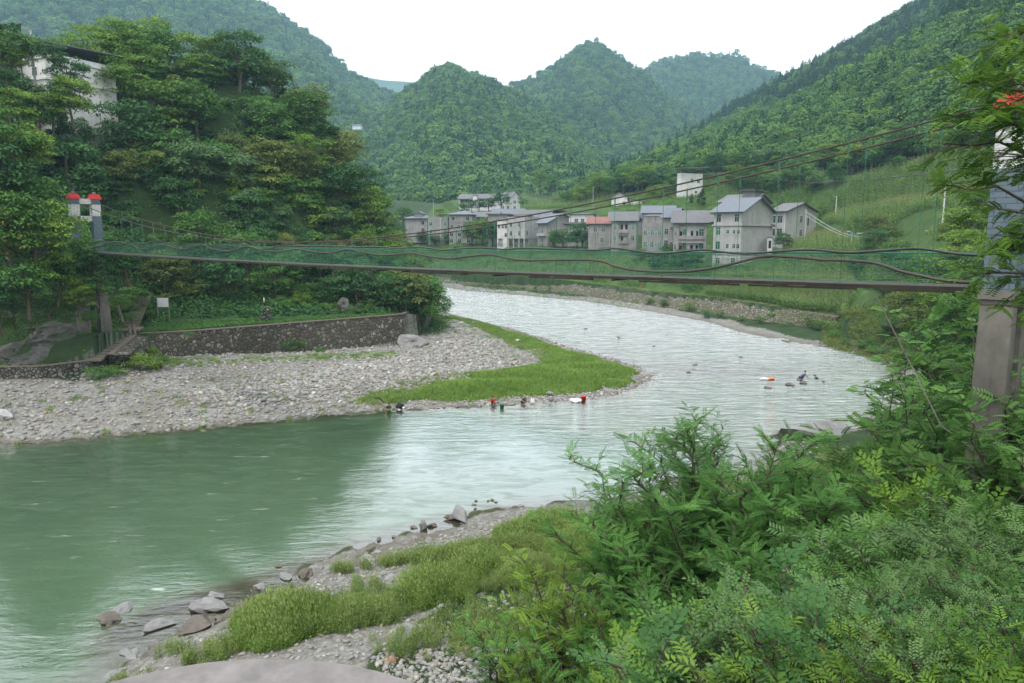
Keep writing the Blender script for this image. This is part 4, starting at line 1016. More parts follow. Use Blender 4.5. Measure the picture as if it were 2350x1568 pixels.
tower(bpt(0, 0, 0), 7.0, .05); tower(bpt(1, 0, 0), 6.8)
N_P = 34
deck = MB(); 
for k in range(250):
    t0, t1 = -.012 + k * 1.035 / 250, -.012 + (k + .93) * 1.035 / 250; tm = (t0 + t1) / 2
    deck.bar(bpt(tm, -.93 + random.uniform(-.05, .05), zdeck(tm) - .02), bpt(tm, .93 + random.uniform(-.05, .05), zdeck(tm) - .02), (t1 - t0) * SPAN, .045)
rel(deck.build('deck_planks', M['plank'], BR))
mb = MB()
for s in (-1.02, 1.02):
    mb = MB()
    for k in range(N_P * 2):
        a, b = (k) / (N_P * 2), (k + 1.0) / (N_P * 2); dz = random.uniform(-.012, .012)
        mb.bar(bpt(a, s, zdeck(a) - .06 + dz), bpt(b, s, zdeck(b) - .06 + dz), .12, .13)
    rel(mb.build('stringer', M['old_wood'], BR))
for a, b in ((.005, .042), (.052, .10), (.105, .16), (.19, .235), (.29, .345), (.40, .455)):
    mb = MB(); mb.bar(bpt(a, 1.06, zdeck(a) - .175), bpt(b, 1.06, zdeck(b) - .175), .13, .08); rel(mb.build('side_beam', M['old_wood'], BR))
mb = MB()
for k in range(1, N_P):
    t = k / N_P; mb.bar(bpt(t, -1.2, zdeck(t) - .17), bpt(t, 1.2, zdeck(t) - .17), .1, .07)
rel(mb.build('cross_bearer', M['old_wood'], BR))
for a, dx, dz in ((.395, 1.1, -1.0), (.44, .35, -.55), (.56, -.5, -.5)):
    mb = MB(); q = Vector(bpt(a, 1.0, zdeck(a) - .2)); mb.tube([q, q + Vector((bd[0] * dx * -1.2, bd[1] * dx * -1.2, dz))], .05, 5); rel(mb.build('loose_brace', M['old_wood'], BR))
for s in (-HW, HW):
    for off_ in (0,):
        pts = [bpt(t, s, zcab(t)) for t in np.linspace(0, 1, 60)]
        end0 = bpt(-.16, s, 16.6); end1 = bpt(1.1, s, 17.5)
        mb = MB(); mb.tube([end0] + pts + [end1], .038, 6); rel(mb.build('main_cable', M['rust'], BR, smooth=True))
    mb = MB()
    for k in range(1, N_P):
        t = k / N_P; z1 = zcab(t)
        mb2 = MB(); mb2.tube([bpt(t, s, zdeck(t) - .18), bpt(t, s, z1)], .012, 5)
        if z1 - zdeck(t) > 1.7: mb2.bar(bpt(t, s, z1 - .42), bpt(t, s, z1 + .06), .05, .05, up=(1, 0, 0))
        rel(mb2.build('hanger', M['green_paint'], BR))
    # side mesh: rails, thin uprights and crossing wires
    for zr, rr in ((1.16, .02), (1.06, .012), (.86, .0055), (.62, .0055), (.38, .0055), (.12, .012)):
        mb.tube([bpt(t, s, zdeck(t) + zr) for t in np.linspace(0, 1, 40)], rr, 4)
    n = int(SPAN / .27)
    for k in range(n):
        t = (k + .5) / n; mb.tube([bpt(t, s, zdeck(t) - .12), bpt(t, s, zdeck(t) + 1.06)], .0042, 3, cap=False)
    for k in range(N_P):
        a, b = k / N_P, (k + 1) / N_P
        mb.tube([bpt(a, s, zdeck(a) + .05), bpt(b, s, zdeck(b) + 1.14)], .0055, 3, cap=False); mb.tube([bpt(a, s, zdeck(a) + 1.14), bpt(b, s, zdeck(b) + .05)], .0055, 3, cap=False)
        c = (k + 2.5) / N_P
        if c < 1:
            mb.tube([bpt(a, s, zdeck(a) + 1.1), bpt(c, s + .0, zdeck(c) + .3)], .005, 3, cap=False); mb.tube([bpt(a, s, zdeck(a) + .3), bpt(c, s, zdeck(c) + 1.1)], .005, 3, cap=False)
    rel(mb.build('side_mesh', M['wire_green'], BR))
# stays
mb = MB(); mb.tube([bpt(.045, 1.1, zdeck(.045) - .2), bpt(.012, 2.8, 11.6), bpt(-.035, 3.1, 9.0)], .022, 5)
rel(mb.build('stay_cable', M['pier'], BR))

# the two hoses that weave along the railing: heights above the deck read where the photograph shows them
def on_bridge(px, py, s):
    """parameter and height of the point of the side plane s seen at px, py"""
    d = ray(px, py); n_ = np.array([bp[0], bp[1], 0]); q = np.array([T0[0], T0[1], 0]) + n_ * s; o = np.array([0, 0, CAM_Z])
    k = np.dot(q - o, n_) / np.dot(d, n_); w = o + d * k
    return np.dot(w[:2] - T0[:2], bd) / SPAN, w[2]
def c3(l): return [((900 + x / 1.958) / 1.743, (600 + y / 1.958) / 1.743) for x, y in l]
def c5(l): return [((2300 + x / 2.136) / 1.743, (650 + y / 2.136) / 1.743) for x, y in l]
def c6(l): return [((3200 + x / 2.24) / 1.743, (500 + y / 2.24) / 1.743) for x, y in l]
def c2(l): return [((x / 1.958) / 1.743, (700 + y / 1.958) / 1.743) for x, y in l]
H1 = c2([(500, 515), (640, 512), (720, 535), (790, 518), (860, 545), (950, 552), (1040, 522), (1120, 545), (1200, 524), (1290, 520), (1380, 543), (1450, 540), (1540, 530), (1640, 552), (1720, 538), (1780, 552)]) + \
    c3([(0, 745), (150, 735), (250, 772), (330, 778), (440, 738), (550, 752), (680, 738), (780, 745), (870, 740), (960, 758), (1050, 762), (1150, 742), (1240, 762), (1330, 770), (1500, 745), (1600, 770), (1700, 785), (1830, 775), (1960, 748), (2080, 770), (2200, 780), (2350, 770)]) + \
    c5([(150, 750), (340, 727), (500, 755), (650, 775), (800, 775), (1080, 747), (1250, 765), (1450, 780), (1650, 768), (1930, 748), (2100, 752)]) + c6([(420, 1145), (700, 1130), (1020, 1105), (1200, 1125), (1400, 1155), (1650, 1170), (1800, 1172)])
H2 = c2([(700, 580), (790, 560), (880, 525), (1020, 548), (1080, 575), (1160, 580), (1270, 548), (1380, 575), (1460, 580), (1580, 550), (1680, 585), (1800, 595)]) + \
    c3([(180, 757), (300, 790), (430, 795), (570, 778), (700, 800), (830, 805), (960, 780), (1080, 800), (1200, 822), (1320, 820), (1470, 810), (1600, 835), (1750, 850), (1900, 835), (2070, 820), (2200, 845), (2350, 865)]) + \
    c5([(150, 835), (350, 890), (550, 925), (850, 935), (1100, 915), (1350, 865), (1600, 805), (1800, 805), (2100, 830)]) + c6([(150, 1210), (420, 1215), (680, 1240), (900, 1310), (1100, 1355), (1300, 1395), (1620, 1415), (1800, 1410)])
def catmull(p, n=6):
    p = [np.array(q) for q in p]; out = []
    for i in range(len(p) - 1):
        a, b, c, d = p[max(i-1, 0)], p[i], p[i+1], p[min(i+2, len(p)-1)]
        for k in range(n):
            t = k / n; out.append(.5 * ((2*b) + (-a + c) * t + (2*a - 5*b + 4*c - d) * t*t + (-a + 3*b - 3*c + d) * t**3))
    return out + [p[-1]]
for H, s, mt_, r, lab in ((H1, 1.13, 'hose', .045, 'glossy black water hose weaving along the top rail of the footbridge'), (H2, 1.14, 'hose2', .055, 'dull brown water hose sagging lower along the footbridge mesh')):
    q = [on_bridge(x, y, s) for x, y in H]
    q = [bpt(t, s, min(max(z, zdeck(t) + .02), zdeck(t) + 1.34)) for t, z in q]
    mb = MB(); mb.tube(catmull(q, 5), r, 8); tag(mb.build('water_hose', M[mt_], smooth=True), lab, 'hose')
# ------------------------------------------------------------------ walls, paths and the village
M['cement'] = plain('raw_cement', (.29, .28, .265), .9, .12, 1.2, .01, stain=(.16, .155, .145), stain_amt=.55)
M['cement_l'] = plain('pale_cement', (.40, .395, .38), .9, .10, 1.2, .01, stain=(.24, .235, .22), stain_amt=.5)
M['white_wall'] = plain('white_plaster', (.66, .655, .635), .85, .06, 1.5, .0, stain=(.36, .35, .33), stain_amt=.45)
M['roof_blue'] = plain('blue_grey_roof', (.105, .12, .15), .45, .14, 1.5, .01, stain=(.15, .16, .18), stain_amt=.5)
M['roof_grey'] = plain('grey_roof', (.135, .135, .14), .6, .15, 1.5, .01, stain=(.10, .10, .10), stain_amt=.5)
M['roof_red'] = plain('red_brown_roof', (.26, .10, .08), .6, .2, 1.5, .01, stain=(.13, .07, .06), stain_amt=.5)
M['roof_rust'] = plain('rusty_roof', (.13, .08, .06), .8, .3, 1.2)
M['dark_in'] = plain('dark_inside', (.02, .02, .02), .9)
M['frame_w'] = plain('white_frame', (.55, .56, .55), .5)
M['steel'] = plain('steel', (.22, .22, .21), .5, .2)
M['pvc'] = plain('white_pipe', (.62, .62, .6), .5)
M['blue_cloth'] = plain('blue_sheet', (.04, .16, .5), .7)
def glass(name, c):
    m, nt, N = mat_new(name); rnd = N('ShaderNodeObjectInfo').outputs['Random']
    k = ramp(N, rnd, [(0, .5), (1, 1.3)]); col = mixc(N, 1.0, c, k, 'MULTIPLY')
    p = N('ShaderNodeBsdfPrincipled', {'Base Color': col, 'Roughness': .12, 'Specular IOR Level': .6}); N('ShaderNodeOutputMaterial', {'Surface': p.outputs[0]}); return m
M['glass'] = glass('window_glass', (.035, .045, .05)); M['glass_g'] = glass('green_glass', (.03, .16, .10))
def rubble(name, a, b, c, sc=1.9, moss=(.06, .07, .03), ma=.6, gap=(.05, .043, .035)):
    m, nt, N = mat_new(name); pos = wpos(N)
    v = N('ShaderNodeTexVoronoi', {'Vector': pos, 'Scale': sc, 'Randomness': 1.0}, feature='F1'); e = N('ShaderNodeTexVoronoi', {'Vector': pos, 'Scale': sc}, feature='DISTANCE_TO_EDGE')
    col = ramp(N, v.outputs['Color'], [(.15, a), (.55, b), (.92, c)])
    col = mixc(N, ramp(N, noise(N, 6, 5, .6, pos), [(.4, 0), (.7, .4)]), col, a)
    col = mixc(N, ramp(N, e.outputs['Distance'], [(.05, 1), (.16, 0)]), col, gap)
    col = mixc(N, ramp(N, noise(N, .5, 5, .65, pos), [(.42, 0), (.62, ma)]), col, moss)
    h = ramp(N, e.outputs['Distance'], [(0, 0), (.2, 1)])
    bn = N('ShaderNodeBump', {'Strength': .9, 'Distance': .12, 'Height': h})
    p = N('ShaderNodeBsdfPrincipled', {'Base Color': col, 'Roughness': .9, 'Normal': bn.outputs[0]}); N('ShaderNodeOutputMaterial', {'Surface': p.outputs[0]}); return m
M['rubble'] = rubble('rubble_wall', (.07, .058, .045), (.14, .12, .10), (.36, .34, .30), 1.9, (.055, .06, .025), .5)
M['rubble_pale'] = rubble('pale_rubble', (.13, .115, .085), (.25, .22, .17), (.40, .37, .31), 1.7, (.10, .11, .04), .8)
M['drystone'] = rubble('dry_stone', (.10, .095, .09), (.20, .19, .17), (.36, .34, .30), 2.6, (.07, .08, .04), .35, (.02, .018, .015))
M['cliff'] = plain('cliff_rock', (.115, .11, .10), .9, .5, 1.1, .12, stain=(.05, .055, .035), stain_amt=.8)
M['step'] = plain('old_step', (.15, .125, .095), .9, .25, 2, .02)
M['boulder'] = plain('boulder', (.24, .235, .23), .85, .3, 1.6, .04, stain=(.12, .115, .105), stain_amt=.5)
M['boulder_pale'] = plain('pale_boulder', (.42, .415, .40), .85, .22, 1.6, .03, stain=(.2, .195, .18), stain_amt=.5)
M['boulder_rust'] = plain('rusty_boulder', (.28, .17, .10), .85, .4, 2.5, .03, stain=(.36, .12, .03), stain_amt=.7)
M['boulder_wet'] = plain('wet_boulder', (.12, .10, .08), .45, .35, 2.2, .03)

def wallstrip(name, foot, top, mat, thick, capmat=None, caph=.14, label=None, cat='wall', out=.15, sub=6, down=.5):
    """battered wall along a line: front face leans from foot to top"""
    f = [np.array(p) for p in foot]; t = [np.array(p) for p in top]
    L = []
    for i in range(len(f) - 1):
        for k in range(sub): a = k / sub; L.append((f[i] * (1-a) + f[i+1] * a, t[i] * (1-a) + t[i+1] * a))
    L.append((f[-1], t[-1])); n = len(L); g = np.random.default_rng(5)
    E = empty(name, tuple(L[0][0]), 0, label, cat); o0 = L[0][0]
    V = []
    for i, (a, b) in enumerate(L):
        d = (L[min(i+1, n-1)][1] - L[max(i-1, 0)][1])[:2]; d = d / np.linalg.norm(d); q = np.array([-d[1], d[0], 0]); q = q if q[1] > 0 else -q
        a2 = a - q * out; a2[2] -= down
        V += [a2 - o0, b - q * .02 - o0, b + q * thick - o0, np.array([*(a2 + q * (thick + .4))[:2], a2[2]]) - o0]
    F = []
    for i in range(n - 1):
        for k in range(4): F.append((i*4 + k, i*4 + (k+1) % 4, (i+1)*4 + (k+1) % 4, (i+1)*4 + k))
    F += [(0, 1, 2, 3), tuple((n-1)*4 + k for k in (3, 2, 1, 0))]
    mb = MB(); mb.add(V, F); o = mb.build('stonework', mat, E)
    bm = bmesh.new(); bm.from_mesh(o.data); bmesh.ops.recalc_face_normals(bm, faces=bm.faces); bm.to_mesh(o.data); bm.free()
    if capmat:
        mb = MB()
        for i in range(n - 1):
            b0, b1 = L[i][1] - o0, L[i+1][1] - o0; mb.bar(b0 + (0, .22, caph/2), b1 + (0, .22, caph/2), .62, caph)
        mb.build('coping', capmat, E)
    return E
wt = [(a, b, c) for a, b, c in WALL_T]
wf = [(a, b, c) for a, b, c in WALL_F]
# the wall turns back at its right end
wf = [P(248, 846, 2.7)] + wf; wt = [P(252, 815, 4.8)] + wt
wf2 = wf + [(wf[-1][0] + 1.4, wf[-1][1] + 2.2, 1.4), (wf[-1][0] + 1.8, wf[-1][1] + 6, 2.2)]
wt2 = wt + [(wt[-1][0] + 1.2, wt[-1][1] + 1.6, 5.6), (wt[-1][0] + 1.4, wt[-1][1] + 5.5, 5.5)]
wallstrip('retaining_wall', wf2, wt2, M['rubble'], 2.0, M['step'], .13, 'dark mortared rubble retaining wall holding up the terrace garden on the left bank')
wallstrip('embankment_wall', EMB_F, EMB_T, M['rubble_pale'], 2.8, None, .1, 'long pale overgrown stone embankment wall below the corn on the far bank', out=.9)
p0 = [P(-150, 872, 3.1), P(0, 868, 3.1), P(90, 868, 3.1), P(205, 858, 3.0), P(250, 846, 2.9)]; p1 = [P(-150, 845, 4.35), P(0, 843, 4.35), P(90, 842, 4.35), P(205, 829, 4.4), P(250, 820, 4.2)]
wallstrip('low_stone_wall', p0, p1, M['drystone'], .9, M['step'], .1, 'low dry-stone wall edging the path under the cliff at far left')
q0 = [P(785, 800, 1.15), P(860, 797, 1.1), P(925, 793, 1.0)]; q1 = [P(785, 792, 1.6), P(860, 786, 1.6), P(925, 780, 1.6)]
wallstrip('low_ledge_wall', q0, q1, M['drystone'], .6, None, .1, 'knee-high grey dry-stone ledge at the right foot of the big retaining wall')

# cliff under the left tower
def rockface(name, pts, mat, label, cat='rock', amp=.8, seed=1, nz_=14, thick=2.5):
    """pts: list of (foot, top) pairs"""
    n = 70; V = []
    ft = np.array([p[0] for p in pts]); tp_ = np.array([p[1] for p in pts]); k = np.linspace(0, len(pts) - 1, n)
    for a in k:
        i = min(int(a), len(pts) - 2); u_ = a - i; f = ft[i] * (1-u_) + ft[i+1] * u_; t = tp_[i] * (1-u_) + tp_[i+1] * u_
        for j in range(nz_):
            v = j / (nz_ - 1); V.append(f * (1 - v) + t * v)
        V.append(t + (0, thick, .2)); V.append(f + (0, thick, -1))
    V = np.array(V); X_, Z_ = V[:, 0], V[:, 2]
    V[:, 1] -= (ridged(X_ / 2.2, Z_ / 1.4, seed, 6) - .6) * amp * 2; V[:, 2] += (fbm(X_ / 2, V[:, 1] / 2, seed + 3, 3) - .5) * .7
    m_ = nz_ + 2; o0 = V[0].copy(); V -= o0
    F = [(i*m_ + j, (i+1)*m_ + j, (i+1)*m_ + (j+1) % m_, i*m_ + (j+1) % m_) for i in range(n-1) for j in range(m_)]
    mb = MB(); mb.add([tuple(v) for v in V], F); o = mb.build(name, mat, loc=tuple(o0)); return tag(o, label, cat)
rockface('cliff', [(P(-200, 842, 4.2), D(-200, 770, 83)), (P(0, 840, 4.2), D(0, 752, 83)), (P(100, 838, 4.2), D(100, 745, 83.5)), (P(190, 830, 4.2), D(190, 762, 85)), (D(250, 795, 88), D(262, 765, 90))], M['cliff'], 'dark grey layered rock cliff beneath the left bridge tower', 'cliff', 1.5, 3, 22)

# stairs up the left bank
def stair(name, a, b, w, n, label):
    a, b = Vector(a), Vector(b); E = empty(name, tuple(a), 0, label, 'stairs'); d = b - a; h = Vector((d.x, d.y, 0)).normalized()
    for k in range(n):
        mb = MB(); c = d * ((k + .5) / n); side = Vector((-h.y, h.x, 0))
        mb.obox(c + Vector((0, 0, -.12)), side * w / 2, h * (Vector((d.x, d.y, 0)).length / n * .56), Vector((0, 0, .13))); mb.build('step', M['step'], E)
    return E
stair('stone_stairs', P(212, 826, 4.5), D(290, 762, 92.5), 1.7, 11, 'lower flight of worn brown steps climbing from the gravel path to the wall end')
stair('stone_stairs', D(300, 748, 95), D(335, 672, 104), 1.7, 20, 'upper flight of mossy brown steps rising into the dark trees')
mb = MB(); mb.obox(D(295, 756, 93.6), (1.4, .5, 0), (-.5, 1.6, .0), (0, 0, .12)); tag(mb.build('stair_landing', M['step']), 'flat brown concrete landing joining the two stair flights', 'landing')
for i, (x, y, Yd, x2, y2, Y2, lab) in enumerate(((270, 700, 93, 283, 736, 93, 'tall slanting concrete rail post left of the stair landing'), (296, 747, 91.5, 300, 768, 91.3, 'short upright concrete slab post on the left side of the landing'), (306, 745, 92, 311, 768, 91.8, 'short upright concrete slab post beside the start of the retaining wall'))):
    mb = MB(); mb.bar(D(x, y, Yd), D(x2, y2 + 4, Y2), .28, .22); tag(mb.build('concrete_post', M['step']), lab, 'post')

# buildings
def uv_of(px, py=540): d = ray(px, py); return d[0] / d[1]
class House:
    def __init__(s, name, label, pl, pc, pr, ybase, Yd, a, eave, L2=None, wall='cement', cat='house', dz=2.0):
        C = np.array(D(pc, ybase, Yd)); a = R(a); uL, uR = uv_of(pl), uv_of(pr)
        s.L1 = (C[0] - uL * C[1]) / (math.cos(a) + uL * math.sin(a))
        s.L2 = L2 if L2 else (uR * C[1] - C[0]) / (math.sin(a) - uR * math.cos(a))
        s.O = (C[0] - s.L1 * math.cos(a), C[1] + s.L1 * math.sin(a), C[2]); s.H = D(pc, eave, Yd)[2] - C[2]
        s.E = empty(name, s.O, -a, label, cat); s.wall = wall; s.dz = dz; s.ns = 0
    def walls(s, gable=None, rise=0, recess=(), par=0.0, openg=0):
        """gable 'x': ridge along x with gable ends on the sides; 'y': gable on the front. recess: (x0,x1,z0,z1,depth) fractions"""
        mb = MB(); L1, L2, H = s.L1, s.L2, s.H; w = .25
        if not recess and not openg: mb.box(0, 0, -s.dz, L1, L2, H + par)
        else:
            z0g = openg
            if openg:
                for x in np.linspace(0, L1 - .4, 4): mb.box(x, 0, -s.dz, x + .4, .4, openg)
                mb.box(0, 3.0, -s.dz, L1, L2, openg)
            dep = max([r[4] for r in recess], default=0)
            if dep:
                mb.box(0, dep, z0g + (.003 if openg else -s.dz), L1, L2, H + par)
                xs = sorted({0, 1} | {r[0] for r in recess} | {r[1] for r in recess})
                for xa, xb in zip(xs[:-1], xs[1:]):
                    rs = sorted([r for r in recess if r[0] <= xa and r[1] >= xb], key=lambda r: r[2]); z = z0g - (0 if openg else s.dz)
                    for r in rs:
                        mb.box(xa * L1, 0, z, xb * L1, dep - .003, r[2] * H); z = r[3] * H
                    mb.box(xa * L1, 0, z, xb * L1, dep - .003, H + par)
            else: mb.box(0, 0, openg, L1, L2, H + par)
        if gable == 'x': mb.add([(0, 0, H), (0, L2, H), (0, L2/2, H+rise), (L1, 0, H), (L1, L2, H), (L1, L2/2, H+rise)], [(0, 2, 1), (3, 4, 5), (0, 3, 5, 2), (1, 2, 5, 4), (0, 1, 4, 3)])
        if gable == 'y': mb.add([(0, 0, H), (L1, 0, H), (L1/2, 0, H+rise), (0, L2, H), (L1, L2, H), (L1/2, L2, H+rise)], [(0, 1, 2), (3, 5, 4), (0, 2, 5, 3), (1, 4, 5, 2), (0, 3, 4, 1)])
        s.W = mb.build('wall', M[s.wall], s.E); s.rise = rise
        for r in recess:   # white back wall and balcony parapet
            mb = MB(); mb.box(r[0]*s.L1 + .004, r[4] - .03, r[2]*s.H + .004, r[1]*s.L1 - .004, r[4] - .006, r[3]*s.H - .004); mb.build('balcony_back', M['white_wall'], s.E)
            if len(r) > 5: mb = MB(); mb.box(r[0]*s.L1 - .1, -.35, r[2]*s.H - .25, r[1]*s.L1 + .1, -.2, r[2]*s.H + .75); mb.box(r[0]*s.L1 - .1, -.197, r[2]*s.H - .25, r[1]*s.L1 + .1, -.004, r[2]*s.H - .1); mb.build('balcony', M[r[5]], s.E)
        return s
    def roof(s, kind, mat, rise=None, ov=.6, th=.14, z=None):
        L1, L2, H = s.L1, s.L2, s.H if z is None else z; r = s.rise if rise is None else rise; mb = MB()
        def slope(p0, p1, p2, p3): 
            q = [Vector(p) for p in (p0, p1, p2, p3)]; n = (q[1]-q[0]).cross(q[3]-q[0]).normalized(); n = n if n.z > 0 else -n
            mb.add([v + n * .02 for v in q] + [v + n * (.02 + th) for v in q], [(0,3,2,1),(4,5,6,7),(0,1,5,4),(1,2,6,5),(2,3,7,6),(3,0,4,7)])
        if kind == 'x':
            k = r / (L2 / 2); slope((-ov, -ov, H - k*ov), (L1+ov, -ov, H - k*ov), (L1+ov, L2/2, H+r), (-ov, L2/2, H+r)); slope((L1+ov, L2+ov, H - k*ov), (-ov, L2+ov, H - k*ov), (-ov, L2/2, H+r), (L1+ov, L2/2, H+r))
        if kind == 'y':
            k = r / (L1 / 2); slope((-ov, -ov, H - k*ov), (-ov, L2+ov, H - k*ov), (L1/2, L2+ov, H+r), (L1/2, -ov, H+r)); slope((L1+ov, L2+ov, H - k*ov), (L1+ov, -ov, H - k*ov), (L1/2, -ov, H+r), (L1/2, L2+ov, H+r))
        if kind == 'hip':
            a = [(-ov, -ov, H), (L1+ov, -ov, H), (L1+ov, L2+ov, H), (-ov, L2+ov, H)]; m1, m2 = (L2/2, L2/2, H+r), (max(L1 - L2/2, L2/2 + .3), L2/2, H+r)
            mb.add(a + [m1, m2] + [(x, y, z_-th) for x, y, z_ in a], [(0,1,5,4), (2,3,4,5), (1,2,5), (3,0,4), (6,7,1,0), (7,8,2,1), (8,9,3,2), (9,6,0,3), (9,8,7,6)])
        if kind == 'canopy':   # thin sheet roof on posts above a flat roof
            slope((-ov, -ov, H + r*.75), (L1+ov, -ov, H + r*.75), (L1+ov, L2+ov, H + r), (-ov, L2+ov, H + r))
            o = mb.build('roof', M[mat], s.E); mb = MB()
            for x in np.linspace(.1, L1-.1, 4):
                for y, hh in ((.1, r*.75), (L2-.1, r)):
                    mb = MB(); mb.tube([(x, y, H), (x, y, H + hh)], .06, 5); mb.build('roof_post', M['steel'], o)
            return s
        if kind == 'slab': mb.box(-ov, -ov, H + .003, L1+ov, L2+ov, H + th)
        mb.build('roof', M[mat], s.E); return s
    def win(s, face, u, z, w=1.3, h=1.5, g='glass', dep=0.0):
        """face 'f' front, 'r' right side, 'l' left side; u in metres or fraction from the left, z sill height"""
        L = s.L1 if face == 'f' else s.L2; x = u * L
        def tr(a, d, c): return (a, -d + dep, c) if face == 'f' else ((s.L1 + d, a, c) if face == 'r' else (-d, L - a, c))
        def bx(mb, a0, d0, c0, a1, d1, c1):
            p, q = tr(a0, d0, c0), tr(a1, d1, c1); mb.box(min(p[0], q[0]), min(p[1], q[1]), c0, max(p[0], q[0]), max(p[1], q[1]), c1)
        f = MB(); a0, a1 = x - w/2, x + w/2
        for q in ((a0-.07, z-.07, a1+.07, z), (a0-.07, z+h, a1+.07, z+h+.07), (a0-.07, z+.002, a0, z+h-.002), (a1, z+.002, a1+.07, z+h-.002), (x-.025, z+.002, x+.025, z+h-.002), (a0+.002, z+h*.66, x-.027, z+h*.66+.04), (x+.027, z+h*.66, a1-.002, z+h*.66+.04)):
            bx(f, q[0], .004, q[1], q[2], .07, q[3])
        fr_ = f.build('window', M['frame_w'], s.E); p = MB(); bx(p, a0+.003, .006, z+.003, a1-.003, .03, z+h-.003); p.build('pane', M[g], fr_)
    def grid(s, face, us, zs, **k):
        for z in zs:
            for u in us: s.win(face, u, z, **k)
    def door(s, face, u, z, w=.9, h=2.0, mat='dark_in', dep=0.0):
        L = s.L1 if face == 'f' else s.L2; x = u * L; mb = MB()
        if face == 'f': mb.box(x-w/2, -.03+dep, z, x+w/2, -.004+dep, z+h)
        else: mb.box(s.L1+.004, x-w/2, z, s.L1+.03, x+w/2, z+h)
        mb.build('door', M[mat], s.E)
    def band(s, z, out=.25, h=.22, mat=None, wrap=True):
        mb = MB(); mb.box(-out, -out, z, s.L1 + out, -.004, z + h); 
        if wrap: mb.box(s.L1 + .004, -.001, z, s.L1 + out, s.L2 + out, z + h)
        mb.build('ledge', M[mat or s.wall], s.E)
    def pipe(s, u, face='f'):
        mb = MB(); p = (u * s.L1, -.1) if face == 'f' else (s.L1 + .1, u * s.L2); mb.tube([(p[0], p[1], -s.dz), (p[0], p[1], s.H - .1)], .07, 6); mb.build('drainpipe', M['pvc'], s.E)

h = House('concrete_house', 'leftmost grey cement house with a small raised hip roof', 931, 981, 986, 546, 306, 4, 501, 12).walls(); h.roof('hip', 'roof_blue', 1.9, .9)
h.grid('f', (.80,), (5.3, 2.4, -.4)); h.grid('f', (.25,), (4.6,), w=.6, h=.6); h.pipe(.985)
mb = MB(); mb.box(h.L1*.35, 3, h.H+.6, h.L1*.75, 8, h.H+1.9); mb.build('dormer', M['cement_l'], h.E)
mb = MB(); mb.add([(h.L1*.3, 2.4, h.H+1.9), (h.L1*.8, 2.4, h.H+1.9), (h.L1*.55, 2.4, h.H+3.0), (h.L1*.3, 8.6, h.H+1.9), (h.L1*.8, 8.6, h.H+1.9), (h.L1*.55, 8.6, h.H+3.0)], [(0,1,2), (3,5,4), (0,2,5,3), (1,4,5,2), (0,3,4,1)]); mb.build('dormer_roof', M['roof_blue'], h.E)
h = House('concrete_house', 'flat-topped grey cement house under a thin sheet canopy, second from the left', 982, 1029, 1031, 550, 304, 4, 500, 12).walls(par=.3); h.roof('canopy', 'roof_rust', 2.0, .3)
h.grid('f', (.15, .85), (5.6, 2.6, -.5), g='glass_g'); h.pipe(.62)
h = House('concrete_house', 'grey cement house with blue-grey hip roof just left of the tall round tree', 1031, 1083, 1092, 554, 300, 6, 492, 11).walls(); h.roof('hip', 'roof_blue', 1.7, .9)
h.grid('f', (.18, .82), (8.3,)); h.grid('f', (.12, .42), (5.0,), w=1.1); h.grid('f', (.1, .45, .85), (2.0, -.6)); h.band(7.4, .2)
# school on the rise
s_ = House('school_building', 'white three-storey school with pale veranda wing on the rise behind the village', 1054, 1133, 1140, 482, 385, 10, 455, 10, 'white_wall', 'school', 4).walls(recess=((.02, .40, .05, .42, 2.0, 'white_wall'), (.02, .40, .50, .90, 2.0, 'white_wall'))); s_.roof('x', 'roof_grey', 2.3, .8)
for k in range(7): s_.door('f', .05 + .05 * k, .9, .7, 1.7, 'dark_in', 1.95); s_.door('f', .05 + .05 * k, 3.6, .7, 1.7, 'dark_in', 1.95)
mb = MB(); mb.box(s_.L1*.42, -1.2, -2, s_.L1*.54, -.004, s_.H + 1.4); mb.build('stair_tower', M['white_wall'], s_.E)
mb = MB(); mb.box(s_.L1*.40, -1.6, s_.H + 1.403, s_.L1*.56, .4, s_.H + 1.65); mb.build('tower_roof', M['roof_grey'], s_.E)
s_.grid('f', (.62, .70, .78, .86, .94), (1.4, 4.4), w=1.0, h=1.4)
s2 = House('school_building', 'white gabled end block of the school with grey tiled roof', 1131, 1172, 1193, 484, 378, 38, 452, None, 'white_wall', 'school', 4).walls('x', 2.6); s2.roof('x', 'roof_grey', None, .7)
s2.grid('f', (.6, .85), (1.0, 4.0), w=1.0); s2.grid('r', (.35, .5), (.8, 3.6), w=.8, h=1.6); s2.pipe(.72, 'r')
# middle village
h = House('concrete_house', 'low grey shed-roofed house half hidden behind the tall round tree', 1120, 1165, 1172, 556, 285, 8, 492, 12, 'cement').walls(); h.roof('slab', 'roof_grey', 0, .8, .25); h.grid('f', (.2, .7), (5.5,), w=1.0)
h = House('concrete_house', 'pale flat-roofed house on concrete pillars with open ground floor', 1165, 1204, 1238, 566, 274, 32, 500, None, 'cement_l', dz=3).walls(openg=2.9, par=.4); h.roof('canopy', 'roof_rust', 1.5, .3)
h.grid('f', (.2, .7), (4.0, 7.2), w=1.0, h=1.6); h.win('r', .15, 4.2, 1.2, 1.6); h.grid('r', (.75,), (6.2,), w=.7, h=.7); h.band(2.9, .12, .2); h.pipe(.97)
h = House('concrete_house', 'white narrow house with balconies left of the pillared house', 1141, 1164, 1168, 566, 280, 14, 505, 9, 'white_wall').walls(recess=((.1, .55, .05, .3, 1.2, 'cement'),)); h.roof('slab', 'roof_grey', 0, .4, .2)
h.grid('f', (.2, .55, .85), (6.8,), w=.8, h=1.4); h.grid('f', (.85,), (3.6,), w=.8, h=1.4)
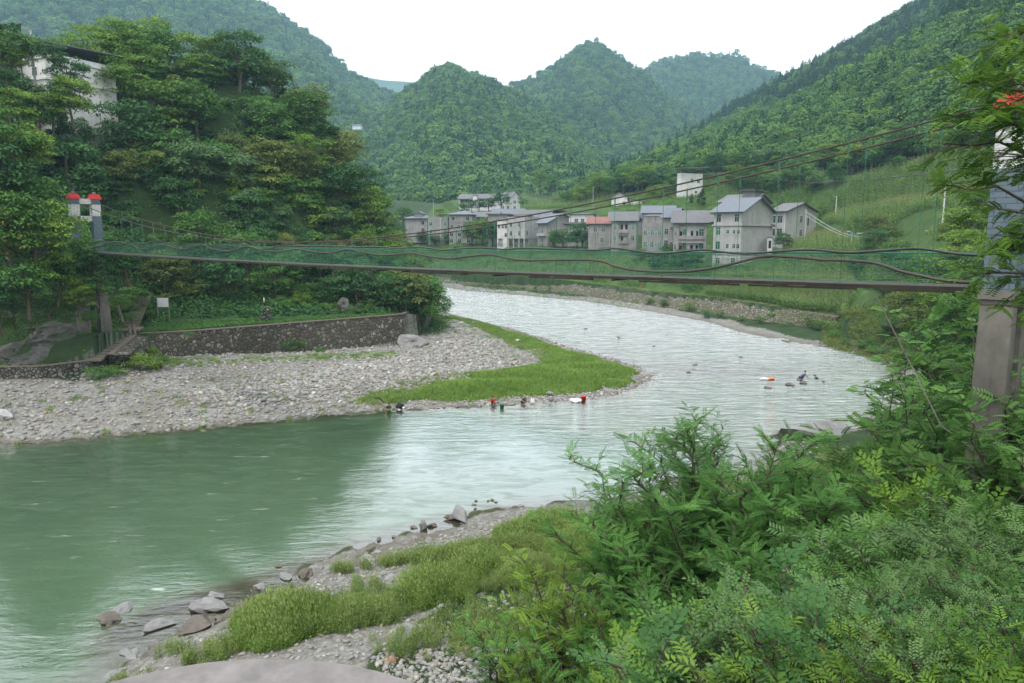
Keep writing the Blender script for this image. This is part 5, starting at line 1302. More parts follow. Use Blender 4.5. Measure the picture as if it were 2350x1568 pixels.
h = House('concrete_house', 'grey cement house with bright blue gable roof in the village middle', 1234, 1256, 1323, 568, 265, 58, 510, None, 'cement').walls('x', 3.0); h.roof('x', 'roof_blue', None, 1.0)
h.grid('f', (.5,), (5.0, 1.6), w=1.2); h.grid('r', (.12, .3), (4.9,), w=.7, h=1.9); h.win('r', .2, 1.2, 1.4, 1.8)
mb = MB(); mb.box(h.L1*.1, -1.0, 4.0, h.L1*.9, -.004, 4.9); mb.build('balcony', M['cement_l'], h.E)
h = House('village_hall', 'long low building with dark flat canopy roof behind the blue-roofed house', 1262, 1352, 1362, 520, 300, 6, 490, 14, 'cement_l').walls(); h.roof('canopy', 'roof_grey', 1.4, .6)
h.grid('f', (.1, .25, .4, .7, .85), (1.6,), w=1.2)
h = House('white_house', 'white low house with blue shop windows behind the two round village trees', 1305, 1362, 1370, 552, 268, 8, 492, 10, 'white_wall').walls(); h.roof('slab', 'roof_grey', 0, .7, .2); h.grid('f', (.3, .55, .8), (6.2, 1.2), w=1.3)
h = House('concrete_house', 'small house with red-brown tin roof left of the balcony houses', 1350, 1402, 1412, 566, 242, 12, 512, 9, 'cement').walls(); h.roof('x', 'roof_red', 2.0, .8)
h.grid('f', (.3, .65), (4.8,), w=1.1); h.grid('f', (.6,), (1.4,), w=1.0); h.pipe(.95)
h = House('concrete_house', 'grey-roofed cement house with two stacked white balcony recesses, left of the pair', 1403, 1460, 1474, 564, 232, 12, 505, 10, 'cement', dz=4).walls(recess=((.30, .66, .10, .40, 1.4, 'cement'), (.30, .66, .52, .88, 1.4, 'cement'))); h.roof('x', 'roof_grey', 2.6, .8)
h.grid('f', (.14, .86), (4.9, 1.5), w=1.0, h=1.6, g='glass_g'); h.door('f', .42, 1.3, .7, 1.5, 'dark_in', 1.35); h.door('f', .58, 5.0, .7, 1.5, 'dark_in', 1.35); h.door('f', .40, 5.0, .7, 1.5, 'dark_in', 1.35)
h = House('blue_roof_house', 'long blue metal roof standing behind the balcony houses', 1474, 1545, 1562, 540, 250, 12, 488, 12, 'cement').walls(); h.roof('x', 'roof_blue', 2.4, .8)
h = House('concrete_house', 'tall grey terrace house with green windows and open rooftop store', 1474, 1520, 1546, 585, 218, 20, 512, 11, 'cement', dz=4).walls(); h.grid('f', (.15, .48, .85), (5.6, 2.2, -.6), w=1.05, h=1.6, g='glass_g'); h.grid('f', (.33, .67), (5.9, 2.6), w=.5, h=.8)
h.roof('canopy', 'roof_grey', 2.6, .3); h.pipe(.99)
h = House('concrete_house', 'grey terrace house with blue gable roof between the rooftop store and the white balconies', 1521, 1546, 1592, 590, 211, 30, 497, 9, 'cement', dz=4).walls('x', 2.4); h.roof('x', 'roof_blue', None, .8)
h.grid('f', (.3,), (6.3, 3.0, -.4), w=1.1, h=1.7); h.grid('f', (.75,), (7.5, 3.2), w=.7, h=1.0)
h = House('concrete_house', 'cement house with wide white balcony recesses beside the tall gabled house', 1546, 1619, 1638, 592, 204, 14, 508, 10, 'cement', dz=4).walls(recess=((.16, .92, .12, .40, 1.5, 'cement'), (.16, .92, .53, .90, 1.5, 'cement'))); h.roof('x', 'roof_grey', 3.0, .9)
for z in (5.5, 1.6):
    h.win('f', .34, z + .6, 1.0, 1.7, 'glass_g', dep=1.45); h.door('f', .22, z, .8, 1.7, 'dark_in', 1.45); h.door('f', .56, z, .7, 1.8, 'dark_in', 1.45); h.door('f', .72, z, .6, 1.8, 'dark_in', 1.45); h.win('f', .85, z + .3, 1.2, 2.0, 'glass_g', dep=1.45)
h.grid('f', (.06,), (6.0, 2.2), w=.6, h=1.6); h.grid('f', (.2, .5, .8), (-2.2,), w=1.0)
h = House('concrete_house', 'tallest gabled cement house with cracked blank side wall and blue-grey roof', 1637, 1698, 1772, 608, 190, 42, 484, None, 'cement_l', dz=3).walls('x', 3.6); h.roof('x', 'roof_blue', None, 1.0)
h.grid('f', (.18, .83), (10.9,), w=1.2, h=1.9); h.grid('f', (.18,), (7.6, 3.9), w=1.2, h=2.0, g='glass_g'); h.grid('f', (.52, .74, .9), (7.9,), w=.7, h=1.0); h.grid('f', (.52, .76, .9), (4.2,), w=.8, h=1.1); h.grid('f', (.2, .75), (.2,), w=1.1); h.band(9.9, .35, .35)
mb = MB(); mb.box(h.L1 + .02, h.L2 - 1.6, 9.75, h.L1 + .55, h.L2 + .5, 10.4); mb.build('red_awning', M['roof_rust'], h.E)
tall = h
h = House('concrete_house', 'house with raised clerestory roof directly behind the tallest gabled house', 1649, 1722, 1764, 520, 222, 36, 462, None, 'cement_l').walls('x', 2.4); h.roof('x', 'roof_grey', None, .9)
mb = MB(); mb.box(h.L1*.55, h.L2*.25, h.H + .4, h.L1*.95, h.L2*.7, h.H + 3.3); mb.build('clerestory', M['cement'], h.E); mb = MB(); mb.box(h.L1*.5, h.L2*.15, h.H + 3.303, h.L1*1.02, h.L2*.8, h.H + 3.5); mb.build('clerestory_roof', M['roof_grey'], h.E)
h.win('f', .35, 2.2, 1.4, 1.4, 'glass_g')
h = House('concrete_house', 'pale gabled cement house at the right end of the village', 1766, 1800, 1871, 552, 214, 50, 484, None, 'cement_l', dz=3).walls('x', 2.4); h.roof('x', 'roof_grey', None, .9)
h.grid('f', (.2, .65), (5.0, 1.4), w=1.6, h=2.0); h.grid('r', (.5,), (5.2, 1.2), w=1.4, h=1.9); h.door('r', .73, 4.4, .8, 2.2); h.grid('r', (.72,), (.8,), w=.6, h=.9); h.pipe(.98)
h = House('shed', 'small white lean-to with blue sheet beside the pale right-end house', 1762, 1772, 1790, 570, 196, 20, 545, 4, 'white_wall', 'shed').walls(); h.roof('slab', 'roof_grey', 0, .3, .12); h.door('f', .5, 0, .7, 2, 'dark_in')
mb = MB(); mb.box(h.L1 + .003, .3, 0, h.L1 + .05, 2.8, h.H - .2); mb.build('blue_sheet', M['blue_cloth'], h.E)
h = House('hill_house', 'white two-storey house with open rusty rooftop shelter on the hillside', 1550, 1562, 1608, 446, 290, 60, 400, None, 'white_wall', 'house', 3).walls(par=.5); h.roof('canopy', 'cement', 2.8, 1.6)
h.grid('r', (.5, .8), (4.6,), w=1.4, h=1.5, g='glass_g'); h.win('r', .7, .6, 1.2, .9)
h = House('white_house', 'white gabled house with lean-to standing alone above the village', 1402, 1440, 1448, 478, 283, 12, 453, 9, 'white_wall', dz=3).walls('y', 1.7); h.roof('y', 'roof_grey', None, .8); h.door('f', .8, .4, 1.0, 2)
mb = MB(); mb.box(h.L1 + .003, 1, -2, h.L1 + 5.5, 6, 2.6); mb.build('lean_to', M['white_wall'], h.E); mb = MB(); mb.bar((h.L1 - .1, 3.5, 4.0), (h.L1 + 6.4, 3.5, 2.5), 6, .15); mb.build('lean_to_roof', M['roof_grey'], h.E)
for pl, pr, yb, Yd, ev, rf, kind, wl, lab in ((1088, 1142, 520, 312, 497, 'roof_grey', 'x', 'cement', 'low grey-roofed house behind the tall round village tree'), (1180, 1262, 525, 296, 494, 'roof_grey', 'x', 'cement_l', 'grey-roofed house directly behind the pillared house'), (1318, 1402, 530, 276, 502, 'roof_grey', 'x', 'white_wall', 'white-walled house behind the red-roofed house'), (1400, 1475, 520, 262, 500, 'roof_blue', 'x', 'cement', 'house whose pale blue roof shows above the stacked white balconies'), (1560, 1640, 530, 240, 508, 'roof_grey', 'x', 'cement', 'grey-roofed house between the wide balconies and the tallest house, behind'), (1225, 1300, 535, 282, 506, 'roof_blue', 'x', 'cement_l', 'blue-roofed house just behind the bright blue gable'), (1290, 1345, 540, 268, 512, 'roof_grey', 'x', 'cement', 'low cement house right of the bright blue gable'), (1350, 1440, 505, 292, 489, 'roof_grey', 'x', 'white_wall', 'low white house under the lone gabled one, behind the rows'), (1130, 1200, 515, 318, 490, 'roof_blue', 'x', 'cement_l', 'pale house below the school gable block')):
    h = House('concrete_house', lab, pl, pr, pr + 6, yb, Yd, 8, ev, 9, wl, dz=4).walls(); h.roof(kind, rf, 2.0, .8); h.grid('f', (.2, .5, .8), (.8,), w=1.1, h=1.2)
# white buildings among the trees, top left
h = House('hillside_building', 'white hillside building with flat dark canopy half hidden by trees, top left', -90, 112, 140, 242, 121, 26, 118, 12, 'white_wall', 'building', 6).walls(); h.roof('canopy', 'roof_grey', 1.6, 1.2)
h.grid('f', (.2, .4, .6, .75, .9), (1.6, 4.8, 7.9), w=1.2, h=1.2); h.band(4.0, .3, .3); h.band(7.2, .3, .3)
h = House('hillside_building', 'grey-roofed white house glimpsed through the hilltop trees', 300, 352, 365, 252, 143, 20, 225, 8, 'white_wall', 'house', 6).walls('x', 1.6); h.roof('x', 'roof_grey', None, .8); h.grid('f', (.3, .7), (.8,))
h = House('far_farmhouse', 'tiny pale farmhouse high on the hazy left valley side', 816, 828, 832, 291, 900, 10, 288, 7, 'white_wall', 'house', 3).walls(); h.roof('x', 'roof_grey', 1.5, .8)

# foot of the tall house: rubble base
mb = MB(); o = tall.O
def post(name, a, b, r, mat, lab, cat='pole', bars=()):
    E = empty(name, tuple(a), 0, lab, cat); mb = MB(); mb.tube([(0, 0, 0), tuple(Vector(b) - Vector(a))], [r, r*.7], 8); mb.build('post', M[mat], E)
    for z, w in bars:
        mb = MB(); mb.bar((-w/2, 0, z), (w/2, 0, z), .08, .08); mb.build('cross_arm', M['steel'], E)
    return E
def pole(px, py0, py1, Y, r, mat, lab, bars=()):
    a = D(px, py1, Y); b = D(px, py0, Y); z = gz(a[0], a[1]); return post('utility_pole', (a[0], a[1], min(a[2], z)), (a[0], a[1], b[2]), r, mat, lab, 'pole', bars)
pole(1917, 450, 502, 225, .13, 'pvc', 'slim pale utility pole among the corn right of the village')
pole(1935, 414, 450, 250, .12, 'old_wood', 'thin dark utility pole high in the corn field')
pole(2015, 398, 415, 246, .14, 'pvc', 'short bright white marker pole near the top of the corn field')
pole(2168, 425, 452, 150, .16, 'pvc', 'leaning white pole in front of the yellow-green trees at right')
pole(2085, 455, 475, 190, .10, 'steel', 'short grey pole in the middle of the corn slope')
pole(1846, 480, 560, 190, .15, 'cement_l', 'concrete utility pole in front of the right-end house', ((8, 1.8),))
pole(1872, 540, 565, 185, .12, 'old_wood', 'short brown pole at the corn edge right of the village')
pole(1361, 428, 462, 300, .14, 'cement_l', 'concrete utility pole beside the dirt bank above the village')
pole(995, 462, 492, 330, .16, 'cement_l', 'leftmost utility pole rising behind the grey hip-roofed houses')
pole(1090, 466, 492, 330, .14, 'cement_l', 'thin utility pole between the school and the blue hip-roofed house')
pole(86, 70, 250, 116, .22, 'cement_l', 'tall concrete utility pole before the white hillside building', ((20.5, 2.2), (19.2, 1.6)))
def lamp(px, py0, py1, Y, lab):
    a = D(px, py1, Y); b = D(px, py0, Y); z0 = gz(a[0], a[1]); hgt = b[2] - z0; E = empty('street_lamp', (a[0], a[1], z0), 0, lab, 'street lamp')
    mb = MB(); mb.tube([(0, 0, 0), (0, 0, hgt * .6)], .13, 8); mb.build('post', M['pvc'], E); mb = MB(); mb.tube([(0, 0, hgt * .6), (0, 0, hgt)], .13, 8); mb.build('upper_post', M['lampblue'], E)
    for sx, dz in ((-.9, 0), (1.9, -.45)):
        mb = MB(); mb.bar((0, 0, hgt + dz - .2), (sx, 0, hgt + dz), .09, .08); arm = mb.build('arm', M['lampblue'], E); mb = MB(); mb.bar((sx * .6, -.02, hgt + dz + .1), (sx * 1.15, -.02, hgt + dz + .12), .45, .14); mb.build('lamp_head', M['frame_w'], arm)
M['lampblue'] = plain('lamp_blue', (.12, .32, .42), .5)
lamp(1953, 532, 575, 165, 'twin-armed blue and white street lamp, the left one on the corn-side road'); lamp(2133, 531, 575, 152, 'blue and white street lamp beside the dark rubble bank')

# dark rubble bank by the road
mb = MB(); g = np.random.default_rng(4)
rockface('dark_rubble_bank', [(D(2040, 568, 158), D(2050, 562, 159)), (D(2090, 572, 156), D(2100, 550, 160)), (D(2140, 574, 152), D(2130, 537, 162)), (D(2150, 560, 154), D(2150, 545, 158))], plain('dark_rubble', (.035, .03, .027), .95, .5, 3, .1), 'dark bare rubble bank beside the road right of the village', 'bank', .4, 5, 8, 3)

# overhead wire, sign board, cairn and small things
M['wire'] = plain('black_wire', (.03, .03, .03), .6)
w = catmull([D(2285, 367, 25), D(2140, 398, 40), D(1950, 414, 75), D(1835, 418, 110), D(1640, 398, 160), D(1590, 382, 200)], 8)
mb = MB(); mb.tube(w, .03, 4); tag(mb.build('overhead_wire', M['wire']), 'thin black wire sagging across the valley above the bridge cables', 'wire')
for k, (ya, yb, s_) in enumerate(((547, 556, 'upper'), (552, 562, 'lower'))):
    w = catmull([D(1848, ya - 62 + k * 5, 190), D(1955, ya - 6, 170), D(2133, yb - 16, 158), D(2300, yb - 6, 130)], 6); mb = MB(); mb.tube(w, .035, 4); tag(mb.build('power_line', M['pvc']), s_ + ' of the two pale power lines running from the village pole past the street lamps', 'wire')
E = empty('notice_board', D(372, 735, 103), 0, 'blank pale grey notice board on two thin posts in the terrace garden', 'sign')
c = Vector(D(372, 735, 103)); q = [Vector(D(x, y, 103)) - c for x, y in ((361, 684), (385, 684), (385, 705), (361, 705))]
M['board'] = plain('board', (.52, .54, .56), .5, .05)
mb = MB(); mb.box(q[0].x, -.04, q[3].z, q[1].x, .04, q[0].z); mb.build('panel', M['board'], E)
for x in (q[0].x - .06, q[1].x + .06): mb = MB(); mb.tube([(x, 0, -1.2), (x, 0, q[0].z + .12)], .05, 6); mb.build('post', M['steel'], E)
mb = MB(); g = random.Random(3); cc = Vector(D(611, 732, 106))
for k in range(70):
    t = k / 70; rr = .85 * (1 - .45 * t); a = g.uniform(0, 6.28); mb.blob((math.cos(a) * rr * g.uniform(.5, 1), math.sin(a) * rr * g.uniform(.5, 1), t * 1.9 - .1), g.uniform(.22, .34), k, .2, 1, (1, .8, .45))
tag(mb.build('stone_cairn', M['drystone'], loc=tuple(cc)), 'piled grey stone cairn at the back of the terrace garden', 'cairn')
mb = MB(); mb.lathe((0, 0, 0), [(.02, 0), (.1, .1), (.11, .55), (.03, .75)], 8); tag(mb.build('white_bag', M['white_wall'], loc=D(606, 694, 112)), 'small white bag hanging on a stick above the stone cairn', 'bag')
mb = MB(); mb.tube([(0, 0, 0), (0, 0, 3.2)], .03, 5); tag(mb.build('stick', M['old_wood'], loc=tuple(Vector(D(606, 694, 112)) - Vector((0, -.13, 2.4)))), 'thin dark stick holding up the small white bag above the cairn', 'stick')
mb = MB(); mb.box(-.45, -.3, 0, .45, .3, 1.3); mb.box(-.52, -.36, 1.303, .52, .36, 1.42); tag(mb.build('pump_box', M['board'], loc=D(1265, 637, 235)), 'small white cabinet on the far bank just under the bridge deck', 'cabinet')

# round concrete platform right below the camera
pl = []; cx_, cy_ = -3.6, 6.65
for k in range(48):
    a = 2 * math.pi * k / 48; r_ = 3.95 * (1 + .012 * math.sin(3 * a + 1)); pl.append((r_ * 1.02 * math.cos(a), r_ * math.sin(a)))
mb = MB(); mb.prism(pl, -7.5, -.35); mb.prism([(x * 1.02, y * 1.02) for x, y in pl], -.347, 0)
M['slab'] = plain('slab', (.235, .215, .205), .9, .22, 2.2, .012, stain=(.13, .12, .115), stain_amt=.6)
tag(mb.build('concrete_platform', M['slab'], loc=(cx_, cy_, 11.5)), 'rounded weathered concrete platform edge at the bottom of the view', 'platform')
# ------------------------------------------------------------------ single trees
K = {
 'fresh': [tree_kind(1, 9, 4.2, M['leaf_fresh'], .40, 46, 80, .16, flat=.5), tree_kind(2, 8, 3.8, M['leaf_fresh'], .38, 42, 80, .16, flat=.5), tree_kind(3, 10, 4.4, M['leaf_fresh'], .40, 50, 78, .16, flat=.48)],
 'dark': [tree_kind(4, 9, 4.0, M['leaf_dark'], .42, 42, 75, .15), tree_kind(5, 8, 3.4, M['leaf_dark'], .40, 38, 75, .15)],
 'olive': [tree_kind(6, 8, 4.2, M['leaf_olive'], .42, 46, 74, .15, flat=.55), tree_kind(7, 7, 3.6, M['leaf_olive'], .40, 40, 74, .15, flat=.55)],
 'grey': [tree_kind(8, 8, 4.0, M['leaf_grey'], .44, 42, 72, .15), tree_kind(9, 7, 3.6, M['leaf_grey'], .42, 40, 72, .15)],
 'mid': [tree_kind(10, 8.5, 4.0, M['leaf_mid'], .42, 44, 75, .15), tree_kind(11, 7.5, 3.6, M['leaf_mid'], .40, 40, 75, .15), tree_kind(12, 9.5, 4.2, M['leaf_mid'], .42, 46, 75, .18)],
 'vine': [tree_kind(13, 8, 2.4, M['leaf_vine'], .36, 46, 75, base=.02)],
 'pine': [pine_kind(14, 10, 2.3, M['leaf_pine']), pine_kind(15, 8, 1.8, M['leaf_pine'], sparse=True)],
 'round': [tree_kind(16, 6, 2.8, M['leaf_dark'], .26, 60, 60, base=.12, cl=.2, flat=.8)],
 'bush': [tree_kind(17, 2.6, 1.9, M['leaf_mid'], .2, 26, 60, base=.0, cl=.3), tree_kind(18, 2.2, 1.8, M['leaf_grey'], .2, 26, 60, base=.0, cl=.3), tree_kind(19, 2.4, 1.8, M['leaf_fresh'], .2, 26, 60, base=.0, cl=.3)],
}
LOOK = {'fresh': 'bright feathery green tree', 'dark': 'dark green leafy tree', 'olive': 'olive-yellow leafy tree', 'grey': 'grey-green leafy tree', 'mid': 'mid-green leafy tree',
        'vine': 'bright vine-covered tree', 'pine': 'dark narrow pine', 'round': 'dense round-crowned dark tree', 'bush': 'leafy green bush'}
NAME = {'pine': 'pine_tree', 'bush': 'bush'}
_tr = random.Random(21)
def tree(kind, x, y, scl, where, group, px, z=None, look=None, sink=.3, zs=1.0):
    me = _tr.choice(K[kind]); z = gz(x, y) - sink if z is None else z
    s = (scl * _tr.uniform(.9, 1.12), scl * _tr.uniform(.9, 1.12), scl * zs * _tr.uniform(.88, 1.15))
    t = plant(NAME.get(kind, 'broadleaf_tree'), me, (x, y, z), _tr.uniform(0, 6.28), s, None, None, None, tilt=(_tr.uniform(-.06, .06), _tr.uniform(-.06, .06)))
    later(t, look or LOOK[kind], where, 'bush' if kind == 'bush' else 'tree', group, px); return t

def hit(px, py, Y0, Y1, fallback):
    Ys = np.linspace(Y0, Y1, 60); d = ray(px, py); t = Ys / d[1]; zr = CAM_Z + d[2] * t; zg = ground(d[0] * t, Ys, False); k = np.where(zg >= zr)[0]
    Yh = Ys[k[0]] if len(k) and k[0] > 0 else fallback; return D(px, py, Yh)
# the wooded hill on the left bank
HILL = [(-150, 75), (-95, 70), (-68, 84), (-56, 93), (-48, 108), (-34, 117), (-19, 120.5), (-14, 127), (-13.5, 145), (-20, 166), (-34, 184), (-60, 190), (-110, 178), (-185, 165)]
cand = sample(HILL, 16000, 50); chosen = []
cz_ = ground(cand[:, 0], cand[:, 1], False)
for (x, y), z in zip(cand, cz_):
    px, py = to_px(x, y, z + 5)
    if px < -60: continue
    if y < 100 and z < 10 and px > 240: continue
    if y < 96 and 85 < px < 260: continue
    md = 5.3 if z > 22 else 4.6
    if all((x - a)**2 + (y - b)**2 > md * md for a, b, *_ in chosen): chosen.append((x, y, z, px, py))
vis_ = []
for x, y, z, px, py in chosen:
    # in view if its top clears the ground in front of it
    f = np.linspace(.55, .96, 9); gzs = ground(x * f, y * f, False)
    if all((gzs - CAM_Z) / f < z + 9 - CAM_Z): vis_.append((x, y, z, px, py))
print('hill trees', len(vis_))
for x, y, z, px, py in vis_:
    r = _tr.random(); top = to_px(x, y, z + 8.5)[1]
    if 48 < px < 118 and top < 240 and y < 121: continue         # keeps the white building partly clear
    if 285 < px < 370 and 160 < top < 235 and y < 140 and r < .4: continue
    if py < 140 and px > 150: kind = 'fresh' if r < .75 else 'olive' if r < .8 else 'pine' if r < .87 else 'mid'
    elif px > 560 and py < 330: kind = 'mid' if r < .4 else 'pine' if r < .62 else 'olive' if r < .8 else 'grey'
    elif 180 < px < 600 and py < 330: kind = 'fresh' if r < .65 else 'dark' if r < .82 else 'mid'
    elif px <= 180 and py < 330: kind = 'dark' if r < .45 else 'fresh' if r < .7 else 'pine' if r < .8 else 'mid'
    elif px > 620 and py < 560: kind = 'olive' if r < .42 else 'grey' if r < .68 else 'fresh' if r < .85 else 'dark'
    elif py < 540: kind = 'grey' if r < .35 else 'mid' if r < .6 else 'dark' if r < .8 else 'olive'
    else: kind = 'mid' if r < .4 else 'dark' if r < .65 else 'grey' if r < .8 else 'olive'
    if py < 200: wh = 'above the white hillside buildings' if px < 300 else 'along the left hill crest'
    elif py < 300: wh = 'near the white hillside buildings' if px < 330 else 'high on the left hill' if px < 600 else 'on the right shoulder of the left hill'
    elif py < 400: wh = 'in the middle of the left hill' if px < 450 else 'on the wooded spur above the bridge sag'
    elif py < 500: wh = 'on the hill right above the left tower' if px < 400 else 'just above the left bridge cables' if px < 760 else 'at the river end of the left hill'
    elif py < 600: wh = 'behind the left part of the bridge railing' if px < 500 else 'behind the middle of the bridge railing' if px < 820 else 'behind the railing near the river'
    else: wh = 'below the left tower' if px < 300 else 'under the bridge behind the garden' if px < 820 else 'at the river foot of the left hill'
    sc = _tr.uniform(.9, 1.4) * (.78 if z < 14 else 1.0)
    if kind == 'pine': sc = _tr.uniform(.8, 1.1)
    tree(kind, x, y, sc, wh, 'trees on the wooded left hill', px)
# what fills the slope between those trees
def wood_proto(seed, r, h, mi, leaf=.42, n=1500):
    g_ = np.random.default_rng(seed); C = g_.normal(size=(16, 3)) * (.38 * r, .38 * r, .25 * h) + (0, 0, h * .55); k = g_.integers(0, 16, n); d = g_.normal(size=(n, 3)); d /= np.linalg.norm(d, axis=1, keepdims=True); d[:, 2] = np.abs(d[:, 2])
    p_ = C[k] + d * (r * .38) * (1.1, 1.1, .6); nn = d + (0, 0, .7) + g_.normal(size=(n, 3)) * .35
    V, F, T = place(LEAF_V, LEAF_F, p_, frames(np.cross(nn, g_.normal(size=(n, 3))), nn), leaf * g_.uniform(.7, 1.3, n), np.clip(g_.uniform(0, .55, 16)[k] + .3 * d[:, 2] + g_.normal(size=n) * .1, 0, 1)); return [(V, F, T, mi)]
WPR = [wood_proto(1, 2.8, 4, 0), wood_proto(2, 2.6, 4.5, 1), wood_proto(3, 3, 4, 2), wood_proto(4, 2.5, 4, 3), wood_proto(5, 2.8, 4.6, 4)]
fp = sample(HILL, 1500, 51); fzz = ground(fp[:, 0], fp[:, 1], False); fpx, fpy = to_px(fp[:, 0], fp[:, 1], fzz + 4); fk = ((fzz > 7.5) | (fp[:, 0] > -17)) & ~((fpx > 50) & (fpx < 115) & (fpy < 235) & (fp[:, 1] < 121)); fp, fzz = fp[fk], fzz[fk]; nfp = len(fp); g = np.random.default_rng(51)
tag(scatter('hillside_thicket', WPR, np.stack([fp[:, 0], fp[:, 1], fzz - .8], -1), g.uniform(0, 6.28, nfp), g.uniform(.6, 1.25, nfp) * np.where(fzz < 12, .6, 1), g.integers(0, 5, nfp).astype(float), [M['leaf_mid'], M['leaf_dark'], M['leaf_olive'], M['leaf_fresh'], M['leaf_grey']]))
for px, py, Y, kind, sc, wh in ((352, 100, 150, 'pine', 1.0, 'standing tallest on the left hill crest'), (515, 650, 117, 'vine', 1.0, 'hanging under the middle-left bridge deck'), (455, 655, 118, 'vine', .6, 'beside the bright vine-covered tree under the deck'),
                                (40, 40, 140, 'pine', 1.3, 'in the top left corner above the white building'), (10, 60, 138, 'pine', 1.4, 'at the top left frame edge'), (66, 80, 146, 'pine', 1.0, 'beside the tall pole')):
    a = D(px, py, Y); z = gz(a[0], a[1]); 
    tree(kind, a[0], a[1], sc, wh, 'trees on the wooded left hill', px, z=(z - .4))
# foreground of the left tower: foliage mass left of it and in front of its piers
for px, py, Y, kind, sc in ((10, 330, 78, 'mid', .95), (60, 350, 80, 'fresh', .7), (-40, 400, 76, 'dark', 1), (30, 440, 77, 'mid', .9), (72, 480, 79, 'mid', .7), (20, 540, 75, 'mid', .9), (85, 560, 77, 'fresh', .75), (-30, 560, 74, 'olive', .9), (128, 640, 78.5, 'fresh', .62), (60, 650, 75.5, 'mid', .8), (-10, 670, 74, 'dark', .8), (182, 690, 79.5, 'fresh', .45), (150, 600, 80, 'mid', .5), (120, 610, 79, 'dark', .6), (205, 625, 81.5, 'dark', .6), (222, 665, 81, 'mid', .42), (190, 600, 82.5, 'mid', .5), (170, 655, 80.5, 'mid', .45), (235, 640, 88, 'dark', .6), (215, 600, 89, 'dark', .6), (255, 600, 90, 'dark', .75), (290, 590, 95, 'dark', .8), (240, 560, 93, 'mid', .7)):
    a = D(px, py, Y); t = tree(kind, a[0], a[1], sc, 'overhanging the cliff beside the left tower', 'trees beside the left bridge tower', px, z=a[2] - 4.2 * sc)
for px, py, Y, sc in ((110, 700, 79, 1.0), (30, 710, 78, 1.2), (70, 735, 78, .9), (160, 705, 80, .8), (0, 740, 77.5, .9), (200, 722, 81, .6), (275, 700, 96, .8), (300, 720, 95, .6), (-30, 720, 77, 1.2)):
    a = D(px, py, Y); tree('bush', a[0], a[1], sc, 'on the cliff face below the left tower', 'bushes on the cliff', px, z=a[2] - 1.0)
for px, py, Y, kind, sc in ((18, 205, 108, 'dark', .9), (8, 120, 112, 'mid', 1.0), (132, 215, 112, 'dark', .75), (150, 160, 114, 'dark', .8), (40, 240, 106, 'fresh', .8), (85, 262, 108, 'mid', .7), (72, 205, 112, 'mid', .5), (118, 120, 113, 'dark', .5), (165, 225, 111, 'fresh', .8), (118, 250, 110, 'fresh', .6), (48, 130, 113, 'fresh', .55)):
    a = D(px, py, Y); tree(kind, a[0], a[1], sc, 'screening the white hillside building', 'trees before the white hillside building', px, z=a[2] - 4.8 * sc)
# bushes: gravel edge, terrace back, river corner
for px, py, z, sc, wh in ((335, 830, 2.6, .9, 'at the left foot of the retaining wall'), (320, 858, 2.4, 1.0, 'at the left foot of the retaining wall'), (370, 856, 2.2, .8, 'at the left foot of the retaining wall'), (230, 868, 2.8, .8, 'in front of the low dry-stone wall'), (260, 862, 2.7, .6, 'in front of the low dry-stone wall'), (675, 808, 1.5, .85, 'against the middle of the retaining wall'), (735, 806, 1.4, .4, 'against the middle of the retaining wall'), (860, 792, 1.1, .35, 'against the right part of the retaining wall')):
    a = P(px, py, z); tree('bush', a[0], a[1], sc, wh, 'bushes along the retaining wall', px)
for px, py, Y, sc in ((435, 762, 93.3, .38), (800, 722, 115.5, .0), (690, 690, 117, 1.0), (660, 702, 114, .9), (760, 700, 119, .9), (840, 705, 119, 1.0), (440, 690, 112, 1.3), (570, 690, 115, 1.0), (730, 690, 119, 1.1), (815, 718, 115.5, .9), (762, 722, 114, .7), (750, 712, 116, .9), (350, 700, 110, .9), (640, 700, 114, 1.0), (500, 705, 112, 1.0)):
    if sc == 0: continue
    a = D(px, py, Y); tree('bush', a[0], a[1], sc, 'along the back of the terrace garden' if py < 750 else 'sprouting from the top of the retaining wall', 'bushes of the terrace garden', px, z=None if py < 750 else a[2] - .8)
for px, py, Y, kind, sc in ((930, 640, 122, 'olive', .9), (900, 610, 126, 'mid', .9), (955, 590, 130, 'fresh', .75), (960, 660, 128, 'olive', .8), (880, 640, 121, 'grey', .8), (940, 550, 140, 'fresh', .85), (985, 690, 135, 'olive', .4)):
    a = D(px, py, Y); tree(kind, a[0], a[1], sc, 'at the river corner of the left hill', 'trees at the river corner', px)
for px, py, z, sc in ((925, 745, 2.5, 1.1), (950, 735, 2.5, 1.2), (975, 742, 1.5, 1.0), (990, 725, 1.5, .9), (920, 765, 1.8, .7), (1010, 738, 1, .5)):
    a = P(px, py, z); tree('bush', a[0], a[1], sc, 'beside the right end of the retaining wall', 'bushes at the river corner', px)

